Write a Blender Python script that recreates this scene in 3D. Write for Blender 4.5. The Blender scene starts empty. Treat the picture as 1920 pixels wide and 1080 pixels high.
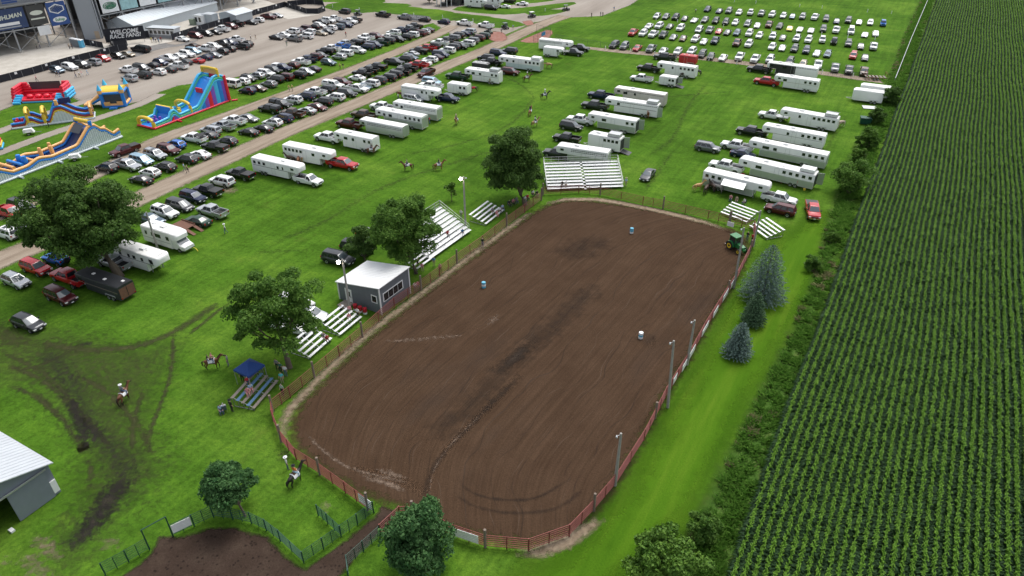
import bpy, math, random
import numpy as np
from mathutils import Vector, Matrix
R = math.radians
scene = bpy.context.scene
# ---------------------------------------------------------------- camera
CAM_H = 53.0
FPX = 1300.0                       # focal length in pixels of the 1920 wide photograph
PITCH = math.atan(840.0 / FPX)
cam_d = bpy.data.cameras.new('camera')
cam_d.sensor_width = 36.0
cam_d.lens = 36.0 * FPX / 1920.0
cam_d.clip_start = 0.5
cam_d.clip_end = 3000.0
cam = bpy.data.objects.new('camera', cam_d)
scene.collection.objects.link(cam)
cam.location = (0, 0, CAM_H)
cam.rotation_euler = (math.pi / 2 - PITCH, 0, 0)
scene.camera = cam
# ---------------------------------------------------------------- sky, sun, exposure
SUN_EL, SUN_AZ = R(62), R(62)     # direction the light comes from (angle from +X)
world = bpy.data.worlds.new('World')
scene.world = world
world.use_nodes = True
wn = world.node_tree.nodes; wl = world.node_tree.links
sky = wn.new('ShaderNodeTexSky')
sky.sky_type = 'NISHITA'
sky.sun_disc = False
sky.sun_elevation = SUN_EL
sky.sun_rotation = math.pi / 2 - SUN_AZ
sky.air_density = 1.0
sky.dust_density = 4.0
sky.ozone_density = 1.0
hs = wn.new('ShaderNodeHueSaturation')
hs.inputs['Saturation'].default_value = 0.35     # overcast: the blue is mostly washed out by cloud
wl.new(sky.outputs[0], hs.inputs['Color'])
wl.new(hs.outputs[0], wn['Background'].inputs[0])
wn['Background'].inputs[1].default_value = 0.15
sun_d = bpy.data.lights.new('sun', 'SUN')
sun_d.energy = 1.2
sun_d.angle = R(26)
sun_d.color = (1.0, 0.97, 0.92)
sun = bpy.data.objects.new('sun', sun_d)
scene.collection.objects.link(sun)
sdir = Vector((math.cos(SUN_AZ) * math.cos(SUN_EL), math.sin(SUN_AZ) * math.cos(SUN_EL), math.sin(SUN_EL)))
sun.rotation_euler = sdir.to_track_quat('Z', 'Y').to_euler()
sun.location = (0, 0, 120)
vs = scene.view_settings
vs.view_transform = 'Standard'; vs.look = 'None'; vs.gamma = 1.0; vs.exposure = 0.48
vs.use_curve_mapping = False
scene.render.engine = 'CYCLES'
scene.cycles.use_denoising = True
scene.cycles.max_bounces = 5
scene.cycles.diffuse_bounces = 2
scene.cycles.glossy_bounces = 2
scene.cycles.transmission_bounces = 2
scene.cycles.transparent_max_bounces = 10

# ---------------------------------------------------------------- helpers
_S, _C = math.sin(PITCH), math.cos(PITCH)
def P(px, py, z=0.0):
    """ground point (or point at height z) seen at a pixel of the 1920x1080 photograph"""
    u = (px - 960) / FPX; v = (py - 540) / FPX
    t = (CAM_H - z) / (_S + v * _C)
    return Vector((t * u, t * (_C - v * _S), z))
def ang(a, b):
    p = P(*a); q = P(*b)
    return math.atan2(q.y - p.y, q.x - p.x)
COL = scene.collection
ROWDIR = R(60)

def tag(o, label=None, cat=None, group=None, kind=None):
    if label: o['label'] = label
    if cat: o['category'] = cat
    if group: o['group'] = group
    if kind: o['kind'] = kind
    return o
def empty(name, loc=(0, 0, 0), rz=0.0, label=None, cat=None, group=None):
    o = bpy.data.objects.new(name, None)
    o.empty_display_size = 0.5
    COL.objects.link(o)
    o.location = loc; o.rotation_euler = (0, 0, rz)
    tag(o, label, cat, group)
    return o

_mats = {}
def mat(name, col, rough=0.6, metal=0.0, var=0.12, scale=3.0, coat=0.0, bump=0.0, emit=None, spec=0.5, detail=3.0):
    """principled material whose colour is gently broken up by noise"""
    if name in _mats: return _mats[name]
    m = bpy.data.materials.new(name); m.use_nodes = True
    nt = m.node_tree; n = nt.nodes; l = nt.links
    b = n['Principled BSDF']
    b.inputs['Roughness'].default_value = rough
    b.inputs['Metallic'].default_value = metal
    b.inputs['Specular IOR Level'].default_value = spec
    if coat:
        b.inputs['Coat Weight'].default_value = coat
        b.inputs['Coat Roughness'].default_value = 0.06
    tc = n.new('ShaderNodeTexCoord')
    nz = n.new('ShaderNodeTexNoise'); nz.inputs['Scale'].default_value = scale; nz.inputs['Detail'].default_value = detail
    l.new(tc.outputs['Object'], nz.inputs['Vector'])
    mx = n.new('ShaderNodeMix'); mx.data_type = 'RGBA'
    c = Vector(col)
    mx.inputs['A'].default_value = (*(c * (1 - var)), 1)
    mx.inputs['B'].default_value = (*[min(1, v * (1 + var)) for v in c], 1)
    l.new(nz.outputs['Fac'], mx.inputs['Factor'])
    l.new(mx.outputs['Result'], b.inputs['Base Color'])
    if bump:
        bp = n.new('ShaderNodeBump'); bp.inputs['Strength'].default_value = bump; bp.inputs['Distance'].default_value = 0.05
        l.new(nz.outputs['Fac'], bp.inputs['Height']); l.new(bp.outputs[0], b.inputs['Normal'])
    if emit:
        b.inputs['Emission Color'].default_value = (*emit[0], 1); b.inputs['Emission Strength'].default_value = emit[1]
    _mats[name] = m
    return m

class MB:
    """collects shapes and links them as ONE mesh object"""
    def __init__(s): s.v = []; s.f = []; s.m = []
    def add(s, vs, fs, mi=0):
        o = len(s.v); s.v += [tuple(v) for v in vs]
        s.f += [tuple(i + o for i in f) for f in fs]; s.m += [mi] * len(fs)
        return s
    def box(s, c, d, mi=0, rz=0.0, taper=1.0):
        x, y, z = d[0] / 2, d[1] / 2, d[2] / 2
        pts = []
        for sz in (-1, 1):
            k = 1.0 if sz < 0 else taper
            for sx, sy in ((-1, -1), (1, -1), (1, 1), (-1, 1)):
                px, py = sx * x * k, sy * y * k
                pts.append((c[0] + px * math.cos(rz) - py * math.sin(rz), c[1] + px * math.sin(rz) + py * math.cos(rz), c[2] + sz * z))
        return s.add(pts, [(3, 2, 1, 0), (4, 5, 6, 7), (0, 1, 5, 4), (1, 2, 6, 5), (2, 3, 7, 6), (3, 0, 4, 7)], mi)
    def bar(s, a, b, w, h=None, mi=0, up=(0, 0, 1)):
        """box beam from a to b"""
        a = Vector(a); b = Vector(b); h = h or w
        d = (b - a).normalized(); u = Vector(up)
        if abs(d.dot(u)) > 0.98: u = Vector((1, 0, 0))
        r = d.cross(u).normalized(); u = r.cross(d).normalized()
        pts = []
        for p in (a, b):
            for sr, su in ((-1, -1), (1, -1), (1, 1), (-1, 1)):
                pts.append(p + r * (sr * w / 2) + u * (su * h / 2))
        return s.add(pts, [(0, 1, 2, 3), (7, 6, 5, 4), (0, 4, 5, 1), (1, 5, 6, 2), (2, 6, 7, 3), (3, 7, 4, 0)], mi)
    def tube(s, pts, r, seg=8, mi=0, cap=True):
        pts = [Vector(p) for p in pts]; n = len(pts)
        rs = r if isinstance(r, (list, tuple)) else [r] * n
        rings = []
        for i, p in enumerate(pts):
            d = (pts[min(i + 1, n - 1)] - pts[max(i - 1, 0)]).normalized()
            u = Vector((0, 0, 1)) if abs(d.z) < 0.95 else Vector((0, 1, 0))
            a = d.cross(u).normalized(); b = a.cross(d)
            rings.append([p + (a * math.cos(2 * math.pi * k / seg) + b * math.sin(2 * math.pi * k / seg)) * rs[i] for k in range(seg)])
        return s.loft(rings, mi, cap, closed=True)
    def loft(s, rings, mi=0, cap=True, closed=True):
        k = len(rings[0]); vs = [p for r in rings for p in r]; fs = []
        for i in range(len(rings) - 1):
            for j in range(k if closed else k - 1):
                j2 = (j + 1) % k
                fs.append((i * k + j, i * k + j2, (i + 1) * k + j2, (i + 1) * k + j))
        if cap:
            fs.append(tuple(range(k - 1, -1, -1)))
            fs.append(tuple((len(rings) - 1) * k + j for j in range(k)))
        return s.add(vs, fs, mi)
    def lathe(s, prof, seg=16, mi=0, c=(0, 0, 0)):
        rings = [[(c[0] + r * math.cos(2 * math.pi * k / seg), c[1] + r * math.sin(2 * math.pi * k / seg), c[2] + z) for k in range(seg)] for r, z in prof]
        return s.loft(rings, mi)
    def prism(s, poly, z0, z1, mi=0):
        n = len(poly)
        vs = [(p[0], p[1], z0) for p in poly] + [(p[0], p[1], z1) for p in poly]
        fs = [tuple(range(n - 1, -1, -1)), tuple(range(n, 2 * n))] + [(i, (i + 1) % n, n + (i + 1) % n, n + i) for i in range(n)]
        return s.add(vs, fs, mi)
    def mesh(s, name, mats, smooth=None):
        me = bpy.data.meshes.new(name)
        me.from_pydata(s.v, [], s.f)
        for m in (mats if isinstance(mats, (list, tuple)) else [mats]): me.materials.append(m)
        if any(s.m): me.polygons.foreach_set('material_index', s.m)
        fix_normals(me)
        if smooth is not None:
            me.shade_smooth()
            me.set_sharp_from_angle(angle=R(smooth))
        me.update()
        return me
    def build(s, name, mats, parent=None, smooth=None, loc=None, rz=None):
        o = bpy.data.objects.new(name, s.mesh(name, mats, smooth))
        COL.objects.link(o)
        if parent: o.parent = parent
        if loc is not None: o.location = loc
        if rz is not None: o.rotation_euler = (0, 0, rz)
        return o
import bmesh
def fix_normals(me):
    bm = bmesh.new(); bm.from_mesh(me)
    bmesh.ops.recalc_face_normals(bm, faces=bm.faces)
    bm.to_mesh(me); bm.free()
def link(name, me, parent=None, loc=None, rot=None):
    o = bpy.data.objects.new(name, me); COL.objects.link(o)
    if parent: o.parent = parent
    if loc is not None: o.location = loc
    if rot is not None: o.rotation_euler = rot
    return o
def copy_tree(o, parent=None):
    c = o.copy(); COL.objects.link(c); c.parent = parent
    for ch in o.children: copy_tree(ch, c)
    return c
def discard(o):
    for ch in list(o.children): discard(ch)
    bpy.data.objects.remove(o)
ORD = ['first', 'second', 'third', 'fourth', 'fifth', 'sixth', 'seventh', 'eighth', 'ninth', 'tenth', 'eleventh', 'twelfth', 'thirteenth', 'fourteenth', 'fifteenth', 'sixteenth', 'seventeenth', 'eighteenth', 'nineteenth', 'twentieth']
def ordinal(i):
    if i < 20: return ORD[i]
    t = ['twenty', 'thirty', 'forty'][(i + 1) // 10 - 2]; u = (i + 1) % 10
    return {'twenty': 'twentieth', 'thirty': 'thirtieth', 'forty': 'fortieth'}[t] if u == 0 else t + '-' + ORD[u - 1]
# ================================================================ FIGURES: bodies grown from a jointed skeleton, and lettering (made first, while the scene is empty)
def grow(name, joints, bones, root, sub=1):
    """joints: name -> (x, y, z, r); bones: (a, b, material index). One continuous skin; faces take the material of the nearest bone"""
    keys = list(joints); idx = {k: i for i, k in enumerate(keys)}
    me = bpy.data.meshes.new(name + '_skeleton')
    me.from_pydata([joints[k][:3] for k in keys], [(idx[a], idx[b]) for a, b, _ in bones], [])
    o = bpy.data.objects.new(name + '_skeleton', me); COL.objects.link(o)
    o.modifiers.new('skin', 'SKIN')
    me.skin_vertices.new() if not me.skin_vertices else None
    for i, k in enumerate(keys):
        r = joints[k][3]; r = r if isinstance(r, tuple) else (r, r)
        sv = me.skin_vertices[0].data[i]; sv.radius = r; sv.use_root = (k == root)
    s = o.modifiers.new('sub', 'SUBSURF'); s.levels = sub; s.render_levels = sub
    dg = bpy.context.evaluated_depsgraph_get()
    out = bpy.data.meshes.new_from_object(o.evaluated_get(dg)); out.name = name
    bpy.data.objects.remove(o); bpy.data.meshes.remove(me)
    segs = [(Vector(joints[a][:3]), Vector(joints[b][:3]), m) for a, b, m in bones]
    n = max(m for _, _, m in bones) + 1
    out.materials.clear()
    for _ in range(n): out.materials.append(None)
    mi = []
    for p in out.polygons:
        c = p.center; best = (1e9, 0)
        for a, b, m in segs:
            d = b - a; t = max(0, min(1, (c - a).dot(d) / max(d.length_squared, 1e-9)))
            best = min(best, ((c - a - d * t).length, m))
        mi.append(best[1])
    out.polygons.foreach_set('material_index', mi); out.shade_smooth(); out.update()
    return out
# material slots of a person: 0 skin, 1 shirt, 2 trousers, 3 hair, 4 shoes
def person_mesh(pose):
    J = dict(pelvis=(0, 0, .95, .125), waist=(0, 0, 1.12, (.11, .125)), chest=(.01, 0, 1.33, (.12, .15)), neck=(.01, 0, 1.49, .052), chin=(.035, 0, 1.575, .070), crown=(.015, 0, 1.70, .088), nose=(.115, 0, 1.60, .014))
    legs = {'stand': [(0, .10, .90), (.02, .11, .50), (-.02, .11, .09), (.15, .13, .045)], 'walk': None, 'sit': [(0, .10, .0), (.42, .13, .04), (.40, .13, -.38), (.56, .14, -.42)], 'ride': [(0, .13, .0), (.28, .34, -.20), (.12, .37, -.58), (.28, .38, -.62)]}
    if pose in ('sit', 'ride'):
        sh = .93
        J = {k: (v[0] + (.05 if k != 'pelvis' else 0), v[1], v[2] - sh, v[3]) for k, v in J.items()}
    arms = {'stand': [(0, .185, 1.40), (-.03, .25, 1.13), (.05, .27, .89), (.08, .265, .80)], 'walk': None, 'sit': [(.04, .185, .47), (.04, .25, .20), (.26, .18, .10), (.34, .14, .11)], 'ride': [(.04, .185, .47), (.06, .26, .20), (.28, .13, .17), (.36, .08, .18)]}
    B = [('pelvis', 'waist', 2), ('waist', 'chest', 1), ('chest', 'neck', 1), ('neck', 'chin', 0), ('chin', 'crown', 3), ('chin', 'nose', 0)]
    for s, t in ((1, 'l'), (-1, 'r')):
        L = legs[pose] or ([(0, .10, .90), (.20, .11, .52), (.10, .11, .12), (.26, .12, .06)] if s > 0 else [(0, .10, .90), (-.06, .11, .50), (-.32, .11, .14), (-.20, .12, .05)])
        A = arms[pose] or ([(0, .185, 1.40), (-.12, .25, 1.15), (-.12, .26, .92), (-.10, .26, .83)] if s > 0 else [(0, .185, 1.40), (.06, .25, 1.14), (.22, .25, .96), (.29, .24, .92)])
        for nm_, q, r in zip(('hip', 'knee', 'ankle', 'toe'), L, (.088, .060, .045, .042)): J[nm_ + t] = (q[0], s * q[1], q[2], r)
        for nm_, q, r in zip(('shoulder', 'elbow', 'wrist', 'hand'), A, (.066, .046, .034, .042)): J[nm_ + t] = (q[0], s * q[1], q[2], r)
        B += [('pelvis', 'hip' + t, 2), ('hip' + t, 'knee' + t, 2), ('knee' + t, 'ankle' + t, 2), ('ankle' + t, 'toe' + t, 4), ('chest', 'shoulder' + t, 1), ('shoulder' + t, 'elbow' + t, 1), ('elbow' + t, 'wrist' + t, 0), ('wrist' + t, 'hand' + t, 0)]
    return grow('person', J, B, 'pelvis')
PERSON = {p: person_mesh(p) for p in ('stand', 'walk', 'sit', 'ride')}
# horse: 0 coat, 1 legs and muzzle (points)
def horse_mesh(graze):
    J = dict(rump=(-.72, 0, 1.22, (.26, .27)), loin=(-.35, 0, 1.22, (.29, .27)), belly=(.05, 0, 1.16, (.33, .29)), chest=(.48, 0, 1.18, (.30, .25)), withers=(.70, 0, 1.32, (.20, .17)))
    if graze: J.update(neck=(1.05, 0, 1.25, (.16, .11)), poll=(1.42, 0, 1.12, .105), face=(1.56, 0, .88, .09), muzzle=(1.64, 0, .68, .068))
    else: J.update(neck=(.98, 0, 1.62, (.17, .11)), poll=(1.24, 0, 1.93, .105), face=(1.46, 0, 1.80, .095), muzzle=(1.68, 0, 1.62, .068))
    J.update(earl=(1.22 if not graze else 1.40, .06, (2.10 if not graze else 1.28), .018), earr=(1.22 if not graze else 1.40, -.06, (2.10 if not graze else 1.28), .018), dock=(-.98, 0, 1.24, .06))
    B = [('rump', 'loin', 0), ('loin', 'belly', 0), ('belly', 'chest', 0), ('chest', 'withers', 0), ('withers', 'neck', 0), ('neck', 'poll', 0), ('poll', 'face', 0), ('face', 'muzzle', 1), ('poll', 'earl', 0), ('poll', 'earr', 0), ('rump', 'dock', 0)]
    for s, t in ((1, 'l'), (-1, 'r')):
        o = .06 * s
        for nm_, q, r in (('elbow', (.52 + o, .17, .86), .105), ('wrist', (.56 + o * 2, .17, .47), .062), ('fetlock', (.53 + o * 2, .17, .12), .042), ('hoof', (.58 + o * 2, .17, .04), .058)): J['f' + nm_ + t] = (q[0], s * q[1], q[2], r)
        for nm_, q, r in (('stifle', (-.55 - o, .18, .88), .135), ('hock', (-.86 - o * 2, .17, .52), .068), ('fetlock', (-.80 - o * 2, .17, .13), .042), ('hoof', (-.74 - o * 2, .17, .04), .058)): J['h' + nm_ + t] = (q[0], s * q[1], q[2], r)
        B += [('chest', 'felbow' + t, 0), ('felbow' + t, 'fwrist' + t, 0), ('fwrist' + t, 'ffetlock' + t, 1), ('ffetlock' + t, 'fhoof' + t, 1), ('rump', 'hstifle' + t, 0), ('hstifle' + t, 'hhock' + t, 0), ('hhock' + t, 'hfetlock' + t, 1), ('hfetlock' + t, 'hhoof' + t, 1)]
    return grow('horse', J, B, 'belly')
HORSE = {False: horse_mesh(False), True: horse_mesh(True)}
def lettering(items):
    objs = []
    for key, body, size, shear in items:
        cu = bpy.data.curves.new(key, 'FONT'); cu.body = body; cu.size = size; cu.align_x = 'CENTER'; cu.align_y = 'CENTER'; cu.extrude = .02; cu.shear = shear; cu.offset = size * .022; cu.resolution_u = 3; cu.space_line = .78
        o = bpy.data.objects.new(key, cu); COL.objects.link(o); objs.append((key, o))
    dg = bpy.context.evaluated_depsgraph_get(); res = {}
    for key, o in objs: res[key] = bpy.data.meshes.new_from_object(o.evaluated_get(dg)); bpy.data.objects.remove(o)
    return res
TEXT = lettering([('welcome', 'WELCOME\nRACE FANS!', 2.6, .25), ('kuhlman', 'KUHLMAN', 3.1, .2), ('sukup', 'Sukup', 1.5, .15), ('welcome2', 'WELCOME', 1.3, .2)])
# ================================================================ GROUND
def node_grass():
    g = bpy.data.node_groups.new('grass_colour', 'ShaderNodeTree')
    g.interface.new_socket('Color', in_out='OUTPUT', socket_type='NodeSocketColor')
    g.interface.new_socket('Height', in_out='OUTPUT', socket_type='NodeSocketFloat')
    n = g.nodes; l = g.links
    out = n.new('NodeGroupOutput')
    geo = n.new('ShaderNodeNewGeometry')
    def noise(scale, detail, rough=0.55, stretch=None):
        t = n.new('ShaderNodeTexNoise'); t.inputs['Scale'].default_value = scale
        t.inputs['Detail'].default_value = detail; t.inputs['Roughness'].default_value = rough
        if stretch:
            mp = n.new('ShaderNodeMapping'); mp.vector_type = 'TEXTURE'
            mp.inputs['Rotation'].default_value = (0, 0, stretch[0]); mp.inputs['Scale'].default_value = (stretch[1], stretch[2], 1)
            l.new(geo.outputs['Position'], mp.inputs['Vector']); l.new(mp.outputs[0], t.inputs['Vector'])
        else: l.new(geo.outputs['Position'], t.inputs['Vector'])
        return t.outputs['Fac']
    def ramp(fac, stops):
        r = n.new('ShaderNodeValToRGB'); e = r.color_ramp.elements
        while len(e) < len(stops): e.new(0.5)
        for i, (p, c) in enumerate(stops): e[i].position = p; e[i].color = (*c, 1)
        l.new(fac, r.inputs[0]); return r.outputs[0]
    def mix(f, a, b, mode='MIX'):
        m = n.new('ShaderNodeMix'); m.data_type = 'RGBA'; m.blend_type = mode
        for s, v in (('Factor', f), ('A', a), ('B', b)):
            if isinstance(v, (int, float)): m.inputs[s].default_value = v
            elif isinstance(v, tuple): m.inputs[s].default_value = (*v, 1)
            else: l.new(v, m.inputs[s])
        return m.outputs['Result']
    base = ramp(noise(0.045, 5, 0.6), [(0.30, (0.042, 0.100, 0.010)), (0.50, (0.066, 0.152, 0.015)), (0.68, (0.108, 0.205, 0.025))])
    stripes = ramp(noise(0.9, 3, 0.6, (ROWDIR, 14.0, 1.0)), [(0.35, (0.78, 0.80, 0.8)), (0.65, (1.18, 1.16, 1.1))])
    c = mix(0.75, base, stripes, 'MULTIPLY')
    tuft = ramp(noise(2.2, 6, 0.72), [(0.30, (0.55, 0.58, 0.55)), (0.52, (1, 1, 1)), (0.75, (1.45, 1.32, 1.15))])
    c = mix(0.85, c, tuft, 'MULTIPLY')
    blot = ramp(noise(0.42, 6, 0.72, (R(-25), 2.2, 1.0)), [(0.32, (0.66, 0.70, 0.66)), (0.5, (1, 1, 1)), (0.70, (1.34, 1.22, 1.15))])
    c = mix(0.85, c, blot, 'MULTIPLY')
    dry = ramp(noise(0.16, 7, 0.68), [(0.60, (0, 0, 0)), (0.74, (1, 1, 1))])
    dm = n.new('ShaderNodeMath'); dm.operation = 'MULTIPLY'; dm.inputs[1].default_value = 0.38
    l.new(dry, dm.inputs[0])
    c = mix(dm.outputs[0], c, (0.125, 0.150, 0.030))
    fine = noise(7.0, 4, 0.7)
    c = mix(0.6, c, ramp(fine, [(0.3, (0.6, 0.62, 0.6)), (0.7, (1.35, 1.3, 1.2))]), 'MULTIPLY')
    l.new(c, out.inputs['Color']); l.new(fine, out.inputs['Height'])
    return g
GRASS = node_grass()

def soil_mat(name, stops, scale=0.6, edge_noise=1.6, bump=0.25, rough=0.95, stretch=None, extra=None, soft=0.22, specks=None):
    """a soil that thins out to the ground below where the mesh attribute 'm' falls to 0"""
    m = bpy.data.materials.new(name); m.use_nodes = True
    nt = m.node_tree; n = nt.nodes; l = nt.links
    b = n['Principled BSDF']; b.inputs['Roughness'].default_value = rough; b.inputs['Specular IOR Level'].default_value = 0.04
    geo = n.new('ShaderNodeNewGeometry')
    def noise(sc, det, st=None, ro=0.6):
        t = n.new('ShaderNodeTexNoise'); t.inputs['Scale'].default_value = sc; t.inputs['Detail'].default_value = det; t.inputs['Roughness'].default_value = ro
        if st:
            mp = n.new('ShaderNodeMapping'); mp.vector_type = 'TEXTURE'
            mp.inputs['Rotation'].default_value = (0, 0, st[0]); mp.inputs['Scale'].default_value = (st[1], st[2], 1)
            l.new(geo.outputs['Position'], mp.inputs['Vector']); l.new(mp.outputs[0], t.inputs['Vector'])
        else: l.new(geo.outputs['Position'], t.inputs['Vector'])
        return t.outputs['Fac']
    def ramp(f, stops):
        r = n.new('ShaderNodeValToRGB'); e = r.color_ramp.elements
        while len(e) < len(stops): e.new(0.5)
        for i, (p, c) in enumerate(stops): e[i].position = p; e[i].color = (*c, 1)
        l.new(f, r.inputs[0]); return r.outputs[0]
    def mix(f, a, bb, mode='MIX'):
        x = n.new('ShaderNodeMix'); x.data_type = 'RGBA'; x.blend_type = mode
        for s, v in (('Factor', f), ('A', a), ('B', bb)):
            if isinstance(v, (int, float)): x.inputs[s].default_value = v
            elif isinstance(v, tuple): x.inputs[s].default_value = (*v, 1)
            else: l.new(v, x.inputs[s])
        return x.outputs['Result']
    col = ramp(noise(scale, 7, stretch), stops)
    fine = noise(6.0, 5, None, 0.7)
    col = mix(0.8, col, ramp(fine, [(0.3, (0.72, 0.72, 0.72)), (0.7, (1.25, 1.25, 1.25))]), 'MULTIPLY')
    if extra: col = extra(n, l, noise, ramp, mix, col, geo)
    at = n.new('ShaderNodeAttribute'); at.attribute_name = 'm'
    en = noise(edge_noise, 6, None, 0.68)
    ma = n.new('ShaderNodeMath'); ma.operation = 'SUBTRACT'; l.new(at.outputs['Fac'], ma.inputs[0]); l.new(en, ma.inputs[1])
    mr = n.new('ShaderNodeMapRange'); mr.inputs['From Min'].default_value = -soft; mr.inputs['From Max'].default_value = soft
    l.new(ma.outputs[0], mr.inputs['Value'])
    # m = 0 always grass, m = 1 always soil
    a0 = n.new('ShaderNodeMapRange'); a0.inputs['From Min'].default_value = 0.0; a0.inputs['From Max'].default_value = 0.12; l.new(at.outputs['Fac'], a0.inputs['Value'])
    a1 = n.new('ShaderNodeMapRange'); a1.inputs['From Min'].default_value = 0.8; a1.inputs['From Max'].default_value = 1.0; l.new(at.outputs['Fac'], a1.inputs['Value'])
    mu = n.new('ShaderNodeMath'); mu.operation = 'MULTIPLY'; l.new(mr.outputs[0], mu.inputs[0]); l.new(a0.outputs[0], mu.inputs[1])
    mm = n.new('ShaderNodeMath'); mm.operation = 'MAXIMUM'; l.new(mu.outputs[0], mm.inputs[0]); l.new(a1.outputs[0], mm.inputs[1])
    l.new(col, b.inputs['Base Color'])
    tr = n.new('ShaderNodeBsdfTransparent'); ms = n.new('ShaderNodeMixShader')
    l.new(mm.outputs[0], ms.inputs[0]); l.new(tr.outputs[0], ms.inputs[1]); l.new(b.outputs[0], ms.inputs[2]); l.new(ms.outputs[0], n['Material Output'].inputs['Surface'])
    bp = n.new('ShaderNodeBump'); bp.inputs['Strength'].default_value = bump; bp.inputs['Distance'].default_value = 0.08
    l.new(fine, bp.inputs['Height']); l.new(bp.outputs[0], b.inputs['Normal'])
    _mats[name] = m
    return m

gm = bpy.data.materials.new('mown_grass'); gm.use_nodes = True
_n = gm.node_tree.nodes; _l = gm.node_tree.links
_g = _n.new('ShaderNodeGroup'); _g.node_tree = GRASS
_b = _n['Principled BSDF']; _b.inputs['Roughness'].default_value = 0.95; _b.inputs['Specular IOR Level'].default_value = 0.03
_l.new(_g.outputs['Color'], _b.inputs['Base Color'])
_bp = _n.new('ShaderNodeBump'); _bp.inputs['Strength'].default_value = 0.5; _bp.inputs['Distance'].default_value = 0.12
_l.new(_g.outputs['Height'], _bp.inputs['Height']); _l.new(_bp.outputs[0], _b.inputs['Normal'])
ground = MB().add([(-1500, -300, 0), (1500, -300, 0), (1500, 2500, 0), (-1500, 2500, 0)], [(0, 1, 2, 3)]).build('ground', gm)
tag(ground, kind='structure')

def catmull(pts, step=2.0, closed=False):
    pts = [Vector((p[0], p[1], 0)) for p in pts]; out = []
    n = len(pts)
    for i in range(n if closed else n - 1):
        if closed: p0, p1, p2, p3 = pts[i - 1], pts[i], pts[(i + 1) % n], pts[(i + 2) % n]
        else: p0, p1, p2, p3 = pts[max(i - 1, 0)], pts[i], pts[i + 1], pts[min(i + 2, n - 1)]
        k = max(1, int((p2 - p1).length / step))
        for j in range(k):
            t = j / k
            out.append(0.5 * ((2 * p1) + (p2 - p0) * t + (2 * p0 - 5 * p1 + 4 * p2 - p3) * t * t + (3 * p1 - p0 - 3 * p2 + p3) * t ** 3))
    if not closed: out.append(pts[-1])
    return out
def set_attr(o, vals):
    a = o.data.attributes.new('m', 'FLOAT', 'POINT'); a.data.foreach_set('value', vals)
def normals2d(pts, closed):
    n = len(pts); res = []
    for i in range(n):
        a = pts[i - 1] if closed or i > 0 else pts[i]
        b = pts[(i + 1) % n] if closed or i < n - 1 else pts[i]
        d = (b - a).normalized(); res.append(Vector((d.y, -d.x, 0)))
    return res
def area2(pts): return sum(a.x * b.y - b.x * a.y for a, b in zip(pts, pts[1:] + pts[:1]))
def sheet(name, pts, material, z, feather=1.0, smooth=True, step=2.0, cell=None, amount=1.0):
    """flat sheet whose attribute 'm' runs from 0 to 1 across a feathered rim; pts are world points"""
    pts = catmull(pts, step, True) if smooth else [Vector((p[0], p[1], 0)) for p in pts]
    A = np.array([(p.x, p.y) for p in pts]); B = np.roll(A, -1, axis=0)
    lo = A.min(0) - feather - 0.5; hi = A.max(0) + feather + 0.5
    cell = cell or max(0.35, min(feather * 0.8, 1.2), math.sqrt((hi[0] - lo[0]) * (hi[1] - lo[1]) / 40000))
    xs = np.arange(lo[0], hi[0] + cell, cell); ys = np.arange(lo[1], hi[1] + cell, cell)
    X, Y = np.meshgrid(xs, ys); Q = np.stack([X.ravel(), Y.ravel()], 1)
    best = np.full(len(Q), 1e9); ins = np.zeros(len(Q), bool)
    for a, b in zip(A, B):
        ab = b - a; t = np.clip(((Q - a) @ ab) / max(ab @ ab, 1e-9), 0, 1)
        best = np.minimum(best, np.hypot(*(Q - a - t[:, None] * ab).T))
        c = (a[1] > Q[:, 1]) != (b[1] > Q[:, 1])
        if a[1] != b[1]: ins ^= c & (Q[:, 0] < (b[0] - a[0]) * (Q[:, 1] - a[1]) / (b[1] - a[1]) + a[0])
    m = np.clip(0.5 + np.where(ins, best, -best) / (2 * feather), 0, 1)
    m = m * amount
    nx, ny = len(xs), len(ys)
    idx = np.arange(nx * ny).reshape(ny, nx)
    q = np.stack([idx[:-1, :-1], idx[:-1, 1:], idx[1:, 1:], idx[1:, :-1]], -1).reshape(-1, 4)
    q = q[m[q].max(1) > 0]
    used = np.unique(q); re = np.full(nx * ny, -1); re[used] = np.arange(len(used))
    me = bpy.data.meshes.new(name)
    me.from_pydata([(x, y, z) for x, y in Q[used]], [], re[q].tolist())
    me.materials.append(material)
    o = link(name, me)
    set_attr(o, m[used])
    return tag(o, kind='structure')
def strip(name, line, width, material, z, feather=0.8, step=3.0, ends=0.0, amount=1.0):
    feather = min(feather, width * 0.45)
    line = catmull(line, step); nr = normals2d(line, False); n = len(line)
    offs = [-width / 2 - feather, -width / 2 + feather, 0, width / 2 - feather, width / 2 + feather]; val = [0, 1, 1, 1, 0]
    vs = []; at = []
    for i, (p, q) in enumerate(zip(line, nr)):
        e = 1.0
        if ends: e = min(1, i / max(1, ends / step), (n - 1 - i) / max(1, ends / step))
        for d, v in zip(offs, val): vs.append((p.x + q.x * d, p.y + q.y * d, z)); at.append(v * e * amount)
    fs = [(i * 5 + j, i * 5 + j + 1, i * 5 + 6 + j, i * 5 + 5 + j) for i in range(n - 1) for j in range(4)]
    o = MB().add(vs, fs).build(name, material)
    set_attr(o, at)
    return tag(o, kind='structure')
def PP(*pp): return [P(*p) for p in pp]

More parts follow.
